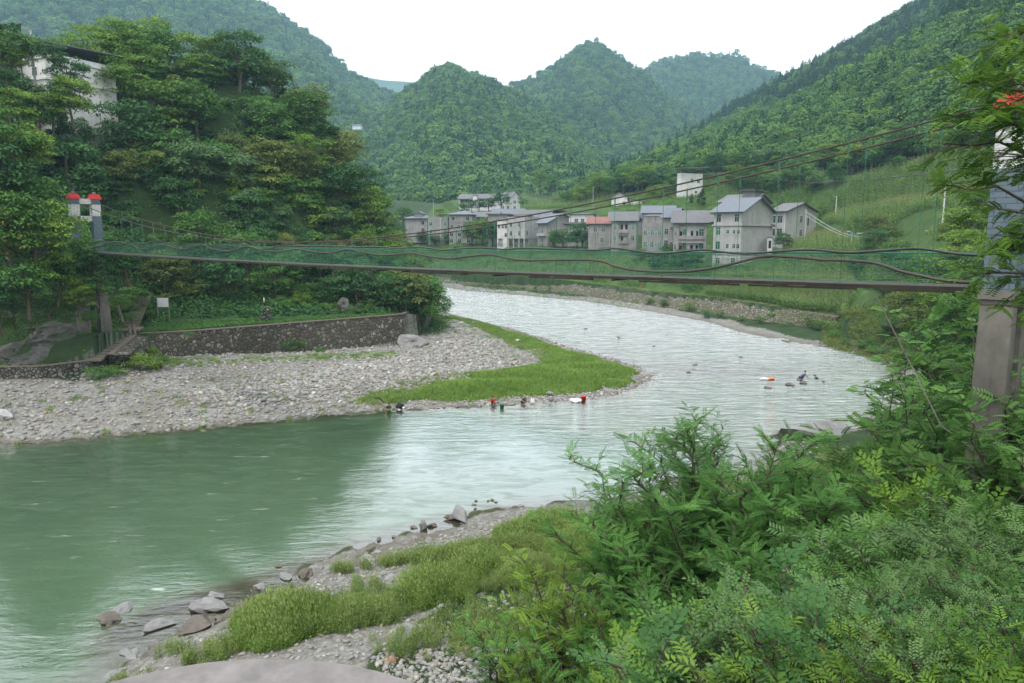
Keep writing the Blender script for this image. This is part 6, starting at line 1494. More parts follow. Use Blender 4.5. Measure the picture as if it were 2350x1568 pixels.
# village trees
for px, pb, Y, kind, sc, look, wh in ((1106, 562, 270, 'fresh', 1.6, 'tall rounded light green tree', 'towering between the two halves of the village'), (1085, 566, 272, 'dark', 1.1, None, 'at the foot of the tall rounded village tree'), (1130, 566, 268, 'dark', 1.1, None, 'at the foot of the tall rounded village tree'),
        (970, 562, 288, 'dark', .75, None, 'in front of the leftmost cement houses'), (1000, 562, 288, 'grey', .7, None, 'in front of the leftmost cement houses'), (1050, 548, 286, 'round', .75, None, 'in front of the blue hip-roofed house'), (1025, 563, 286, 'mid', .5, None, 'in front of the leftmost cement houses'),
        (1150, 484, 372, 'round', 2.0, None, 'against the school gable block'), (1122, 484, 374, 'round', 1.3, None, 'in front of the school'), (1100, 484, 374, 'round', 1.25, None, 'in front of the school'), (1082, 484, 374, 'round', .9, None, 'in front of the school'),
        (1292, 570, 238, 'mid', 1.0, None, 'before the blue-roofed village house'), (1275, 570, 240, 'mid', .8, None, 'before the blue-roofed village house'), (1335, 570, 232, 'dark', 1.0, None, 'before the red-roofed house'), (1350, 570, 231, 'round', 1.2, None, 'before the red-roofed house'), (1322, 570, 233, 'dark', .8, None, 'before the red-roofed house'),
        (1535, 600, 203, 'mid', .7, None, 'under the white balconies'), (1555, 615, 199, 'mid', .7, None, 'under the white balconies'), (1600, 610, 198, 'mid', .55, None, 'under the white balconies'), (1572, 622, 196, 'dark', .7, None, 'on the bank below the balcony houses'), (1500, 622, 205, 'dark', .7, None, 'on the bank below the balcony houses'), (1470, 600, 212, 'mid', .6, None, 'on the bank below the balcony houses'),
        (1797, 568, 188, 'round', .95, None, 'beside the blue sheet at the right-end house'), (1608, 475, 262, 'pine', .95, 'tall dark column-shaped cypress', 'in front of the white hill house'), (1586, 470, 264, 'pine', .5, 'small dark cypress', 'left of the tall cypress'),
        (1330, 470, 330, 'fresh', 1.1, None, 'behind the village by the small pole'), (1300, 472, 335, 'mid', .9, None, 'behind the village by the small pole'), (1345, 468, 325, 'fresh', .9, None, 'behind the village by the small pole'),
        (1375, 458, 320, 'fresh', 1.2, None, 'above the white gabled house'), (1400, 452, 322, 'mid', 1.2, None, 'above the white gabled house'), (1430, 445, 318, 'mid', 1.3, None, 'above the white gabled house'), (1460, 445, 312, 'fresh', 1.2, None, 'above the white gabled house'), (1490, 440, 308, 'dark', 1.2, None, 'above the white gabled house'), (1520, 455, 296, 'fresh', .9, None, 'left of the white hill house'), (1500, 462, 292, 'fresh', .8, None, 'left of the white hill house'), (1540, 440, 305, 'mid', 1.1, None, 'behind the white hill house'), (1600, 412, 318, 'mid', 1.2, None, 'behind the white hill house'), (1640, 410, 312, 'dark', 1.2, None, 'right of the white hill house'),
        (1680, 425, 290, 'fresh', 1.0, None, 'right of the white hill house'), (1700, 440, 282, 'mid', 1.0, None, 'right of the white hill house'), (1735, 445, 275, 'mid', 1.15, None, 'above the clerestory house'), (1760, 440, 274, 'fresh', 1.0, None, 'above the clerestory house'), (1785, 445, 270, 'dark', 1.0, None, 'above the clerestory house'), (1810, 438, 270, 'mid', 1.0, None, 'above the clerestory house'), (1845, 425, 272, 'mid', .9, None, 'above the right-end village house'), (1870, 440, 262, 'grey', .9, None, 'above the right-end village house'),
        (1890, 500, 232, 'mid', .6, None, 'at the corn edge right of the village'), (1915, 430, 258, 'dark', .9, None, 'in the corn below the wood'), (2043, 390, 235, 'round', .85, None, 'standing alone high in the corn'), (2062, 392, 234, 'mid', .5, None, 'next to the lone round tree in the corn'),
        (2005, 555, 172, 'olive', .85, 'yellowing broadleaf tree', 'above the dark rubble bank'), (2030, 562, 168, 'olive', .7, 'yellowing broadleaf tree', 'above the dark rubble bank'), (1985, 548, 176, 'mid', .6, None, 'behind the left street lamp'),
        (955, 488, 335, 'mid', .9, None, 'behind the leftmost cement houses'), (925, 490, 338, 'mid', 1.0, None, 'behind the leftmost cement houses'), (1010, 486, 345, 'fresh', .8, None, 'behind the leftmost cement houses'), (1065, 486, 350, 'mid', .8, None, 'behind the leftmost cement houses'), (900, 500, 330, 'fresh', 1.1, None, 'behind the leftmost cement houses'), (1200, 470, 360, 'mid', .7, None, 'right of the school'), (1240, 440, 430, 'fresh', 1.2, None, 'in the field behind the school'), (1265, 445, 420, 'mid', 1.1, None, 'in the field behind the school')):
    a = hit(px, pb, Y - 22, Y + 22, Y); tree(kind, a[0], a[1], sc, wh, 'trees in and around the village', px, look=look, z=min(a[2], gz(a[0], a[1]) + 2) - .3)
# wood edge along the right slope, nearest trees as things
edge = [(x, y) for x, y, z in TREEL]
g = np.random.default_rng(60); n_ = 0
for i in range(len(edge) - 3):
    (x0, y0), (x1, y1) = edge[i], edge[i + 1]; L = math.hypot(x1 - x0, y1 - y0)
    for k in range(int(L / 5.2)):
        t = (k + g.uniform(0, 1)) / int(L / 5.2); x, y = x0 + (x1 - x0) * t + g.normal() * 2, y0 + (y1 - y0) * t + g.uniform(1, 14); z = gz(x, y); px, py = to_px(x, y, z + 4)
        if px > 2300: continue
        kind = g.choice(['mid', 'fresh', 'dark', 'grey'], p=[.4, .3, .2, .1]); n_ += 1
        wh = 'at the wood edge right of centre' if px < 1600 else 'at the wood edge above the village' if px < 1850 else 'at the top edge of the corn slope' if px < 2100 else 'at the wood edge behind the overhanging tree'
        tree(str(kind), x, y, g.uniform(.8, 1.35), wh, 'trees along the right-hand wood edge', px)
# right slope between corn and tower: yellow-green trees
for px, py, Y, kind, sc in ((2150, 520, 118, 'fresh', .9), (2190, 480, 112, 'fresh', 1.0), (2230, 430, 110, 'olive', 1.1), (2180, 560, 105, 'fresh', .8), (2230, 540, 100, 'fresh', 1.0), (2240, 360, 130, 'fresh', 1.2), (2200, 400, 135, 'olive', .9), (2130, 560, 120, 'mid', .6), (2270, 480, 95, 'fresh', 1.1), (2320, 420, 100, 'fresh', 1.3), (2210, 610, 92, 'mid', .8), (2330, 560, 85, 'mid', 1.2), (2160, 590, 108, 'fresh', .7)):
    a = D(px, py, Y); tree(kind, a[0], a[1], sc, 'on the slope left of the right tower', 'yellow-green trees behind the right tower', px)
# right river bank: bushes and trees at the bend
for px, py, z, kind, sc in ((1965, 700, 4, 'dark', .62), (2000, 690, 4.5, 'dark', .75), (2045, 700, 5, 'mid', .8), (2020, 740, 3, 'dark', .55), (2085, 700, 6, 'mid', .9), (2070, 760, 3, 'olive', .6), (2040, 790, 1.5, 'grey', .5), (2110, 750, 5, 'olive', .7), (2150, 720, 6, 'mid', .9), (2190, 700, 7, 'fresh', .8), (2230, 680, 7, 'mid', .8), (1950, 770, 2, 'bush', .9), (1990, 790, 1.3, 'bush', 1.0), (2025, 805, 1, 'bush', .9), (1920, 745, 3, 'bush', .9), (2120, 800, 3.5, 'mid', .7), (2080, 820, 2, 'bush', 1.2)):
    a = P(px, py, z); tree(kind, a[0], a[1], sc, 'on the right bank at the river bend', 'trees on the right bank at the bend', px)
for px, py, z, sc in ((1350, 660, 2, 1.0), (1375, 666, 2, 1.1), (1400, 668, 2.2, .9), (1440, 678, 2, 1.2), (1490, 688, 2, .9), (1520, 690, 2.2, 1.2), (1580, 700, 2, 1.0), (1615, 715, 1.6, 1.2), (1650, 715, 1.8, .8), (1700, 722, 1.8, .6), (1740, 728, 1.8, .8), (1765, 715, 3, .7), (1800, 738, 1.6, .8), (1870, 740, 2, .9), (1130, 645, 2.5, .8), (1160, 648, 2.5, .7), (1230, 655, 2.5, .7), (1260, 655, 2.5, .6)):
    a = P(px, py, z); tree('bush', a[0], a[1] - 1.2, sc * .8, 'growing out of the far embankment wall', 'bushes on the far embankment wall', px, z=a[2] - 1.2)

# ------------------------------------------------------------------ near plants
NB = {}; FROND_XF = frond(12, .20, .030)
NB['locust'] = [shrub_kind(70, 8.4, 4.6, 22, FROND_XF, 36, 15, .42, M['leaf_locust'], twl=1.35, up=1.2), shrub_kind(71, 5.5, 3.4, 20, FROND_XF, 30, 13, .38, M['leaf_locust'], twl=1.1, up=1.1)]
NB['young'] = [shrub_kind(72, 3.6, 2.2, 9, FROND_FINE, 11, 8, .36, M['leaf_fresh'], twl=.9), shrub_kind(73, 3.0, 2.2, 9, FROND_FINE, 10, 8, .34, M['leaf_locust'], twl=.8)]
NB['wing'] = [shrub_kind(74, 5.6, 3.2, 10, FROND_BIG, 11, 7, .5, M['leaf_mid'], twl=1.2), shrub_kind(75, 4.4, 3.0, 10, FROND_BIG, 10, 7, .46, M['leaf_mid'], twl=1.1)]
NB['lance'] = [shrub_kind(76, 3.2, 2.3, 14, SPRAY_LANCE, 10, 6, .42, M['leaf_grey'], twl=.8), shrub_kind(77, 2.8, 2.0, 13, SPRAY_LANCE, 10, 6, .4, M['leaf_mid'], twl=.8)]
NB['round'] = [shrub_kind(78, 3.0, 2.0, 12, SPRAY_ROUND, 10, 6, .4, M['leaf_mid'], twl=.8), shrub_kind(79, 2.4, 1.8, 11, SPRAY_ROUND, 10, 6, .36, M['leaf_fresh'], twl=.7)]
NB['fine'] = [shrub_kind(80, 2.2, 1.7, 18, SPRAY_FINE, 10, 6, .40, M['leaf_mid'], twl=.6), shrub_kind(81, 1.9, 1.6, 18, SPRAY_FINE, 12, 7, .30, M['leaf_grey'], twl=.55), shrub_kind(83, 2.0, 1.5, 14, SPRAY_LANCE, 9, 5, .26, M['leaf_fresh'], twl=.5), shrub_kind(84, 1.8, 1.6, 16, SPRAY_ROUND, 9, 5, .24, M['leaf_dark'], twl=.5)]
NB['gold'] = [shrub_kind(82, 1.0, .8, 6, FROND_BIG, 4, 6, .36, M['leaf_gold'], twl=.5)]
NLOOK = {'locust': 'feathery dark green locust shrub', 'young': 'light feathery young locust', 'wing': 'shrub with large compound leaves', 'lance': 'bushy plant with narrow drooping leaves', 'round': 'bush with rounded leaves', 'fine': 'tangle of fine-leaved weeds', 'gold': 'small plant with golden new leaves'}
def near(kind, i, x, y, ztop, wh, px, rz=0, scl=None, label=None):
    """plant whose top reaches ztop above the ground at x, y"""
    z = gz(x, y) - .15; hh = {'locust': (8.0, 5.2), 'young': (3.4, 2.9), 'wing': (5.3, 4.2), 'lance': (2.9, 2.6), 'round': (2.8, 2.2), 'fine': (2.0, 1.75, 1.85, 1.65), 'gold': (.95,)}[kind][i]
    s = scl or max(.35, (ztop - z) / hh); t = plant({'gold': 'sapling', 'fine': 'weed_clump'}.get(kind, 'shrub'), NB[kind][i], (x, y, z), rz, s, None, None, None)
    cat = 'weeds' if kind == 'fine' else 'shrub'
    if label: tag(t, label, cat, 'shrubs on the near slope')
    else: later(t, NLOOK[kind], wh, cat, 'shrubs on the near slope', px)
    return t
def nearpx(kind, i, px, pt, Y, wh, rz=None, label=None, spread=None):
    a = D(px, pt, Y); return near(kind, i, a[0], a[1], a[2], wh, px, rz if rz is not None else _tr.uniform(0, 6.28), label=label)
nearpx('locust', 0, 1690, 935, 24.5, '', 1.9, 'big feathery locust shrub reaching over the river, right of centre')
nearpx('locust', 0, 1840, 1070, 23, '', 4.0, 'dense feathery locust shrub pressed against the right side of the big one')
nearpx('locust', 0, 1510, 1040, 24, '', .4, 'feathery locust shrub leaning left below the big one')
nearpx('locust', 1, 1780, 1200, 19.5, '', 2.4, 'dark feathery locust shrub in front of the big one, near the bottom')
nearpx('locust', 1, 1590, 1300, 19.5, '', 5.0, 'lower left locust shrub close to the bottom edge')
for px, pt, Y, i in ((1290, 1250, 23.5, 0), (1390, 1330, 22.5, 0), (1150, 1400, 24, 1), (1230, 1430, 22, 0), (1340, 1440, 20.5, 1), (1440, 1400, 21, 1), (1500, 1460, 18.5, 1), (1620, 1440, 17, 1)):
    nearpx('young', i, px, pt, Y, 'at the bottom centre of the near bank')
for px, pt, Y, i in ((2010, 985, 32, 1), (2110, 840, 36, 0), (2160, 760, 38, 0), (2210, 700, 40, 0), (2090, 950, 29, 0), (2170, 850, 30, 0), (2020, 1060, 27, 1), (2100, 1010, 24.5, 1), (2190, 960, 25, 1), (1950, 1150, 25.5, 1), (2010, 1150, 22, 1), (2210, 1080, 21.5, 1), (2300, 1000, 20, 1), (2330, 1150, 17, 1), (2330, 900, 22, 0), (2345, 760, 26, 0)):
    nearpx('wing', i, px, pt, Y, 'around the right tower pier' if px > 2070 else 'above the rocky right shore')
for px, pt, Y, i in ((2070, 1220, 16.5, 0), (2150, 1190, 17, 1), (2230, 1180, 16, 0), (2110, 1290, 14.5, 1), (2190, 1290, 14, 0), (2290, 1230, 14.5, 0), (2000, 1300, 16, 1)):
    nearpx('lance', i, px, pt, Y, 'on the lower right slope')
for px, pt, Y, i in ((1930, 1250, 20, 1), (1990, 1200, 19.5, 0), (2150, 1090, 20, 1), (1700, 1480, 14.5, 1), (1560, 1530, 13, 1), (1480, 1540, 13.5, 1), (2260, 1140, 17.5, 0)):
    nearpx('round', i, px, pt, Y, 'among the near shrubs at lower right')
for px, pt, Y, i in ((1760, 1420, 12.5, 0), (1860, 1410, 12, 1), (1950, 1390, 11.5, 0), (2040, 1370, 11.5, 1), (2130, 1350, 11.2, 0), (2220, 1330, 11, 1), (2310, 1300, 11, 0), (1690, 1500, 11.5, 1), (1800, 1490, 10, 2), (1920, 1490, 9.5, 3), (2040, 1480, 9.3, 2), (2160, 1465, 9, 1), (2290, 1440, 9, 0), (1620, 1540, 11, 3), (2350, 1380, 10, 1), (1880, 1340, 14, 3), (1700, 1440, 13.2, 2), (2240, 1400, 10, 3), (2100, 1420, 10.2, 2), (1980, 1440, 10.3, 3), (2330, 1480, 8.3, 2), (1850, 1455, 11.2, 1)):
    nearpx('fine', i, px, pt, Y, 'in the bottom right corner')
for px, pt, Y in ((2010, 1462, 10.6), (1890, 1508, 10.2)):
    a = D(px, pt, Y); t = plant('sapling', NB['gold'][0], (a[0], a[1], a[2] - .55), px, .55, None, None, None); later(t, NLOOK['gold'], 'among the weeds at lower right', 'sapling', 'golden saplings', px)

# tree at the right frame edge whose branches hang in front of the tower
def branch_tree(name, base, top, limbs, mats, label, fr=.34, tpl=FROND_BIG):
    g = np.random.default_rng(91); sk = []; pos, dr, nm, tn = [], [], [], []
    base, top = np.array(base, float), np.array(top, float); o0 = base.copy()
    tr = [base, base * .6 + top * .4 + (.2, 0, 0), top]; sk.append(([tuple(p - o0) for p in catmull(tr, 4)], list(np.linspace(.22, .07, 9))))
    for a, b, dens, spread_ in limbs:
        a, b = np.array(a, float), np.array(b, float); L = np.linalg.norm(b - a); d = (b - a) / L
        pts = [a + (b - a) * t + np.array([0, 0, .10 * L * math.sin(math.pi * t)]) + g.normal(size=3) * .02 * L * (0 < t < 1) for t in np.linspace(0, 1, 6)]
        sk.append(([tuple(p - o0) for p in pts], list(np.linspace(.05, .012, 6))))
        for j in range(int(dens * L * 3.2)):
            t = g.uniform(.12, 1.0)**.8; q = t * 5; i = min(int(q), 4); o = pts[i] + (pts[i+1] - pts[i]) * (q - i)
            sd = np.cross(d, g.normal(size=3)); sd /= np.linalg.norm(sd); td = d * .6 + sd * .75; td[2] = td[2] * .55 + .05; tl = spread_ * g.uniform(.4, 1.1)
            e = o + td * tl - np.array([0, 0, .22 * tl * tl]); sk.append(([tuple(o - o0), tuple((o + e) / 2 + (0, 0, .05) - o0), tuple(e - o0)], [.012, .008, .004]))
            nf = 6; uu = np.linspace(.2, 1, nf)[:, None]; pos.append(o + (e - o) * uu - o0); sg = np.where(np.arange(nf) % 2, 1, -1)[:, None]
            pp = np.cross(td, (0, 0, 1.)); pp = pp / (np.linalg.norm(pp) + 1e-9); fd = td * .6 + sg * pp * .7 + g.normal(size=(nf, 3)) * .25 + (0, 0, -.12); dr.append(fd)
            nm.append(np.array([0, 0, 1.]) + g.normal(size=(nf, 3)) * .35); tn.append(np.clip(g.uniform(.1, .7) + g.normal(size=nf) * .1, 0, 1))
    pos, dr, nm, tn = map(np.concatenate, (pos, dr, nm, tn)); V, F, T = place(tpl[0], tpl[1], pos, frames(dr, nm), fr * g.uniform(.7, 1.2, len(pos)), tn)
    E = empty(name, tuple(o0), 0, label, 'tree'); mb = MB()
    for p_, r_ in sk: mb.tube(p_, r_, 5, cap=False)
    mb.build('trunk', M['twig'], E, smooth=True); link('crown', mixmesh('crown', [(V, F, T, 0)], [mats]), E)
    return E
Yb = 17.0
Bt = D(2480, 150, Yb); tb = (Bt[0], Yb, gz(Bt[0], Yb) - .3)
lim = []
for a, b, dn, sp in (((2480, 420, 17), (2170, 330, 16.5), 1.5, 1.2), ((2480, 300, 17), (2200, 190, 16.5), 1.6, 1.2), ((2480, 250, 17), (2260, 80, 17), 1.6, 1.1), ((2460, 200, 17), (2330, 70, 16), 1.7, 1.1), ((2480, 350, 17), (2150, 280, 17), 1.4, 1.0), ((2480, 380, 17), (2260, 260, 15.5), 1.6, 1.1), ((2480, 330, 17), (2310, 190, 15.5), 1.5, 1.0), ((2480, 460, 17), (2290, 350, 16), 1.3, 1.0),
                     ((2480, 560, 17), (2175, 425, 16), .9, .8), ((2480, 600, 17), (2260, 470, 16), 1.2, .9), ((2480, 620, 17), (2270, 580, 15.5), 1.1, .8), ((2480, 720, 17), (2210, 640, 16), 1.1, .9), ((2480, 700, 17), (2320, 540, 15.5), 1.0, .8), ((2480, 800, 17), (2250, 700, 16), .9, .8)):
    lim.append((D(*a), D(*b), dn, sp))
branch_tree('overhanging_tree', tb, D(2470, -20, Yb), lim, M['leaf_fresh'], 'tree leaning in from the right edge with leafy branches hanging across the near tower')
# ------------------------------------------------------------------ rocks, people and what they brought
def rock(px, py, z, r, mat, label, seed, sq=(1, .7, .5), rz=0, cat='boulder', name='boulder', sub=3, group=None):
    a = P(px, py, z); mb = MB(); mb.blob((0, 0, 0), r, seed, .45, sub, sq); o = mb.build(name, M[mat], loc=(a[0], a[1], z + r * sq[2] * .35)); o.rotation_euler = (0, .1, rz); return tag(o, label, cat, group)
rock(955, 792, 1.2, 2.6, 'boulder', 'big slabby grey rock at the right end of the retaining wall', 3, (1.15, .7, .45), -.3)
rock(10, 960, 1.2, 1.0, 'boulder_pale', 'pale blue-grey boulder on the gravel at the left frame edge', 5, (1, .8, .7))
rock(215, 838, 3.4, 1.5, 'boulder', 'brown-grey rock wedged between the stone stairs and the low wall', 6, (1.2, .7, .6))
rock(788, 712, 6.3, 1.6, 'cliff', 'bare brownish rock outcrop among the dark trees above the garden', 7, (.8, .6, 1.1))
rock(350, 745, 5.7, .8, 'boulder', 'small grey rock beside the landing at the garden corner', 8)
rock(1055, 1190, .1, .85, 'boulder', 'largest grey rock standing in the shallows off the near bank', 10, (1.1, .55, .55), -.8)
rock(1040, 1190, .05, .6, 'boulder_wet', 'flat brown rock touching the left side of the largest shallows rock', 11, (1.1, .5, .3))
rock(972, 1212, .1, .55, 'boulder', 'upright pale rock in the shallows left of the largest one', 12, (.5, .6, .7))
rock(992, 1208, .0, .32, 'boulder_wet', 'small dark rock just right of the upright pale shallows rock', 13)
rock(950, 1212, .0, .25, 'boulder_wet', 'small dark rock just left of the upright pale shallows rock', 14)
for i, (px, py, r) in enumerate(((1088, 1158, .25), (1090, 1168, .18), (1130, 1148, .28), (1138, 1152, .25), (1120, 1150, .18), (1108, 1174, .22), (1128, 1186, .26), (1108, 1200, .35), (1135, 1204, .42), (1195, 1163, .35), (1092, 1150, .2), (870, 1240, .35), (905, 1233, .3), (850, 1262, .4), (820, 1300, .7), (760, 1310, .9), (790, 1335, .6), (700, 1318, .75), (655, 1325, .6), (680, 1345, .5), (730, 1350, .55), (735, 1305, .4), (640, 1300, .3), (590, 1390, .7), (560, 1425, .5), (620, 1370, .3))):
    o = rock(px, py, .02, r * .66, 'boulder_wet' if i % 3 else 'boulder', None, 40 + i, (1.1, .7, .4), i); later(o, 'low wet brown rock' if i % 3 else 'low grey rock', 'in the shallows right of the largest rock' if px > 1080 else 'in the shallows off the left grass mound' if px < 700 else 'in the muddy shallows of the near bank', 'rock', 'rocks in the near shallows', px)
for i, (px, py, r, mt_, lab) in enumerate(((935, 1465, .95, 'boulder', 'large pale fractured rock on the near bank below the grass'), (975, 1455, .8, 'boulder', 'grey rock joined to the right of the large pale fractured rock'), (895, 1525, .6, 'boulder_rust', 'rust-streaked rock by the concrete platform'), (1000, 1490, .7, 'boulder', 'grey rock right of the rust-streaked rock'), (905, 1470, .35, 'boulder_pale', 'small pale rock left of the large fractured rock'), (1132, 1530, .22, 'boulder_rust', 'small orange-brown stone at the bottom edge right of the gravel'), (1375, 1345, .35, 'boulder_pale', 'white rock behind the young locust on the near bank'), (1390, 1300, .5, 'boulder_pale', 'small white rock between grass and locust shrub'))):
    rock(px, py, 1.35, r * .9, mt_, lab, 80 + i, (1, .8, .5), i)
rock(1870, 1005, .5, 3.6, 'boulder', 'broad smooth brown rock shelf at the water beside the right slope', 95, (1.2, .6, .3), .2)
rock(1830, 1035, .6, 2.2, 'boulder', 'brown rock shelf lying in front of the broad one at right', 96, (1.2, .6, .3), .5)
rock(1790, 1050, .3, 1.2, 'boulder', 'pale flat rock left of the brown rock shelves', 97, (1.2, .6, .3), .1)
rock(1640, 1075, .3, .8, 'boulder', 'grey shore rock seen through the locust shrub', 98)
for i, (px, py, r) in enumerate(((1060, 745, 1.0), (1085, 742, .7), (1050, 765, .5), (1190, 783, .5), (1150, 822, .5), (1010, 800, .5), (880, 843, .6), (605, 918, .35), (590, 880, .5), (210, 895, .5), (640, 870, .5), (1262, 905, .5), (740, 890, .3), (875, 880, .45))):
    o = rock(px, py, .9, r, 'boulder' if i % 3 else 'boulder_pale', None, 110 + i, (1, .75, .5), i); later(o, 'grey boulder' if i % 3 else 'pale boulder', 'on the gravel bar', 'boulder', 'boulders on the gravel bar', px)
for i, (px, py, r) in enumerate(((1845, 880, .4), (1875, 868, .35), (1870, 862, .2), (1810, 884, .45), (1820, 886, .3), (1835, 872, .4), (1760, 890, .4), (1230, 795, .3), (1700, 820, .3), (1595, 838, .35), (1580, 855, .3), (1500, 795, .25), (1420, 775, .3), (1345, 755, .3), (1890, 876, .25))):
    o = rock(px, py, .05, r, 'boulder_wet', None, 130 + i, (1.2, .7, .45), i); later(o, 'dark wet stone', 'breaking the surface of the rapids', 'stone', 'stones in the rapids', px)
for i, (px, py, r) in enumerate(((470, 1402, .9), (452, 1440, .8), (285, 1398, .6), (250, 1425, .7), (490, 1372, .5), (560, 1392, .5), (405, 1485, .5), (330, 1520, .45), (300, 1508, .5), (455, 1502, .5), (370, 1440, .6), (520, 1420, .6), (600, 1350, .5), (360, 1490, .35), (275, 1550, .5), (430, 1530, .5), (500, 1480, .5))):
    o = rock(px, py, -.1, r, 'boulder_wet' if i % 2 else 'boulder', None, 160 + i, (1.3, .75, .4), i * .7); later(o, 'brown rock ledge just awash', 'in the shallows above the concrete platform', 'rock', 'ledges in the near shallows', px)
# low wet shoal on which the right-hand person squats, and the shoal at the tip of the bar
stones('river_shoal', sample([P(x, y, 0)[:2] for x, y in ((1690, 832), (1800, 836), (1880, 858), (1850, 882), (1780, 876), (1700, 856))], 900, 40), .1, .3, 40)

SKIN = plain('skin', (.36, .20, .13), .6, .08); HAIR = plain('dark_hair', (.015, .012, .01), .6); HAIRG = plain('grey_hair', (.28, .27, .26), .7)
def cloth(c): return plain('cloth', c, .85, .15, 8)
def skin_obj(name, J, E, mat, parent=None, root=0):
    """J: joints name -> (x, y, z, radius); E: edges"""
    ks = list(J); me = bpy.data.meshes.new(name); me.from_pydata([J[k][:3] for k in ks], [(ks.index(a), ks.index(b)) for a, b in E], [])
    o = link(name, me, parent); me.materials.append(mat)
    md = o.modifiers.new('skin', 'SKIN'); md.use_smooth_shade = True
    for i, k in enumerate(ks): sv = me.skin_vertices[0].data[i]; sv.radius = (J[k][3],) * 2; sv.use_root = (i == root)
    sb = o.modifiers.new('sub', 'SUBSURF'); sb.levels = 2; sb.render_levels = 2
    return o
def person(loc, rz, shirt, trousers, hair, label, bend=.35, reach=.25, scl=1.0, standing=False, bare_legs=False):
    T = empty('person', loc, rz, label, 'person'); T.scale = (scl,) * 3
    if standing: hipz, kz, kf, sh, hf = .9, .48, .03, 1.42, 1.58
    else: hipz, kz, kf = .22, .46, .36; 
    hx = -.12 if not standing else 0
    if not standing: shx, shz = hx + .50 * bend + .06, hipz + .46
    else: shx, shz = .03, 1.40
    nx, nz = shx + .05, shz + .09; hdx, hdz = nx + .06, nz + .13
    J = {'pelvis': (hx, 0, hipz, .14), 'belly': ((hx + shx) / 2 - .03, 0, (hipz + shz) / 2 - .02, .14), 'chest': (shx - .02, 0, shz - .1, .15), 'neck': (nx, 0, nz, .055), 'head0': (hdx, 0, hdz - .04, .085), 'head1': (hdx + .01, 0, hdz + .07, .09)}
    E = [('pelvis', 'belly'), ('belly', 'chest'), ('chest', 'neck'), ('neck', 'head0'), ('head0', 'head1')]
    for s, n in ((1, 'l'), (-1, 'r')):
        J['sh' + n] = (shx, .17 * s, shz, .062)
        if standing: el = (.02, .24 * s, 1.12, .045); wr = (.16, .22 * s, .92, .032); kn = (kf, .11 * s, kz, .065); an = (0, .12 * s, .08, .04); toe = (.17, .13 * s, .04, .035)
        else: el = (shx + .16, .25 * s, shz - .24, .045); wr = (shx + .34 + reach * .3, .12 * s, shz - .38, .032); kn = (hx + .44, .17 * s, kz, .07); an = (hx + .16, .14 * s, .08, .045); toe = (hx + .36, .16 * s, .04, .038)
        hd = (wr[0] + .09, wr[1], wr[2] - .05, .03)
        J.update({'el' + n: el, 'wr' + n: wr, 'hd' + n: hd, 'hp' + n: (hx, .10 * s, hipz - .02, .1), 'kn' + n: kn, 'an' + n: an, 'to' + n: toe})
        E += [('chest', 'sh' + n), ('sh' + n, 'el' + n), ('el' + n, 'wr' + n), ('wr' + n, 'hd' + n), ('pelvis', 'hp' + n), ('hp' + n, 'kn' + n), ('kn' + n, 'an' + n), ('an' + n, 'to' + n)]
        for f in range(5):
            k = 'f%d%s' % (f, n); oy = (f - 2) * .018 if f < 4 else .045 * -s; J[k] = (hd[0] + (.08 - .01 * abs(f - 1.5) if f < 4 else .04), hd[1] + oy, hd[2] - .03, .009); E.append(('hd' + n, k))
    skin_obj('body', J, E, SKIN, T)
    g = lambda k, r: J[k][:3] + (r,)
    sj = {k: g(k, J[k][3] + .022) for k in ('pelvis', 'belly', 'chest', 'shl', 'shr', 'ell', 'elr')}; sj['pelvis'] = g('pelvis', .15)
    skin_obj('shirt', sj, [('pelvis', 'belly'), ('belly', 'chest'), ('chest', 'shl'), ('chest', 'shr'), ('shl', 'ell'), ('shr', 'elr')], shirt, T)
    tj = {k: g(k, J[k][3] + .02) for k in ('pelvis', 'hpl', 'hpr', 'knl', 'knr')}; te = [('pelvis', 'hpl'), ('pelvis', 'hpr'), ('hpl', 'knl'), ('hpr', 'knr')]
    if not bare_legs: tj.update({k: g(k, J[k][3] + .018) for k in ('anl', 'anr')}); te += [('knl', 'anl'), ('knr', 'anr')]
    skin_obj('trousers', tj, te, trousers, T)
    mb = MB(); mb.blob((hdx - .02, 0, hdz + .065), .118, 2, .06, 2, (1, .92, .95)); mb.build('hair', hair, T, smooth=True)
    mb = MB(); mb.blob((hdx + .105, 0, hdz + .0), .018, 1, .1, 1, (1, .8, 1.4)); mb.build('nose', SKIN, T)
    return T
def gp(px, py, z=None):
    a = P(px, py, z if z is not None else .25)
    return (a[0], a[1], max(gz(a[0], a[1]), .02) if z is None else z)
person(gp(889, 941), R(-55), cloth((.02, .02, .025)), cloth((.35, .2, .14)), HAIR, 'squatting person in a black top washing at the water edge, leftmost on the bar', bend=.7, bare_legs=True)
person(gp(1132, 926), R(-100), cloth((.45, .03, .03)), cloth((.02, .02, .025)), HAIR, 'squatting person in a red shirt and black trousers at the water edge', bend=.35)
person(gp(1201, 923), R(-60), cloth((.05, .055, .07)), cloth((.025, .025, .035)), HAIRG, 'squatting grey-haired person in dark clothes at the tip of the gravel bar', bend=.4)
person(gp(1839, 871, .1), R(-25), cloth((.10, .12, .20)), cloth((.02, .025, .10)), HAIR, 'person bending on the wet shoal in the middle of the right-hand rapids', bend=.7, scl=1.1)
person(gp(1049, 652, .9), R(120), cloth((.10, .25, .24)), cloth((.03, .04, .07)), HAIR, 'tiny standing person in a teal top on the far gravel shore', standing=True)
person(gp(1468, 691, .8), R(160), cloth((.6, .6, .6)), cloth((.4, .08, .04)), HAIR, 'tiny person in a white top on the far bank below the embankment', bend=.3)
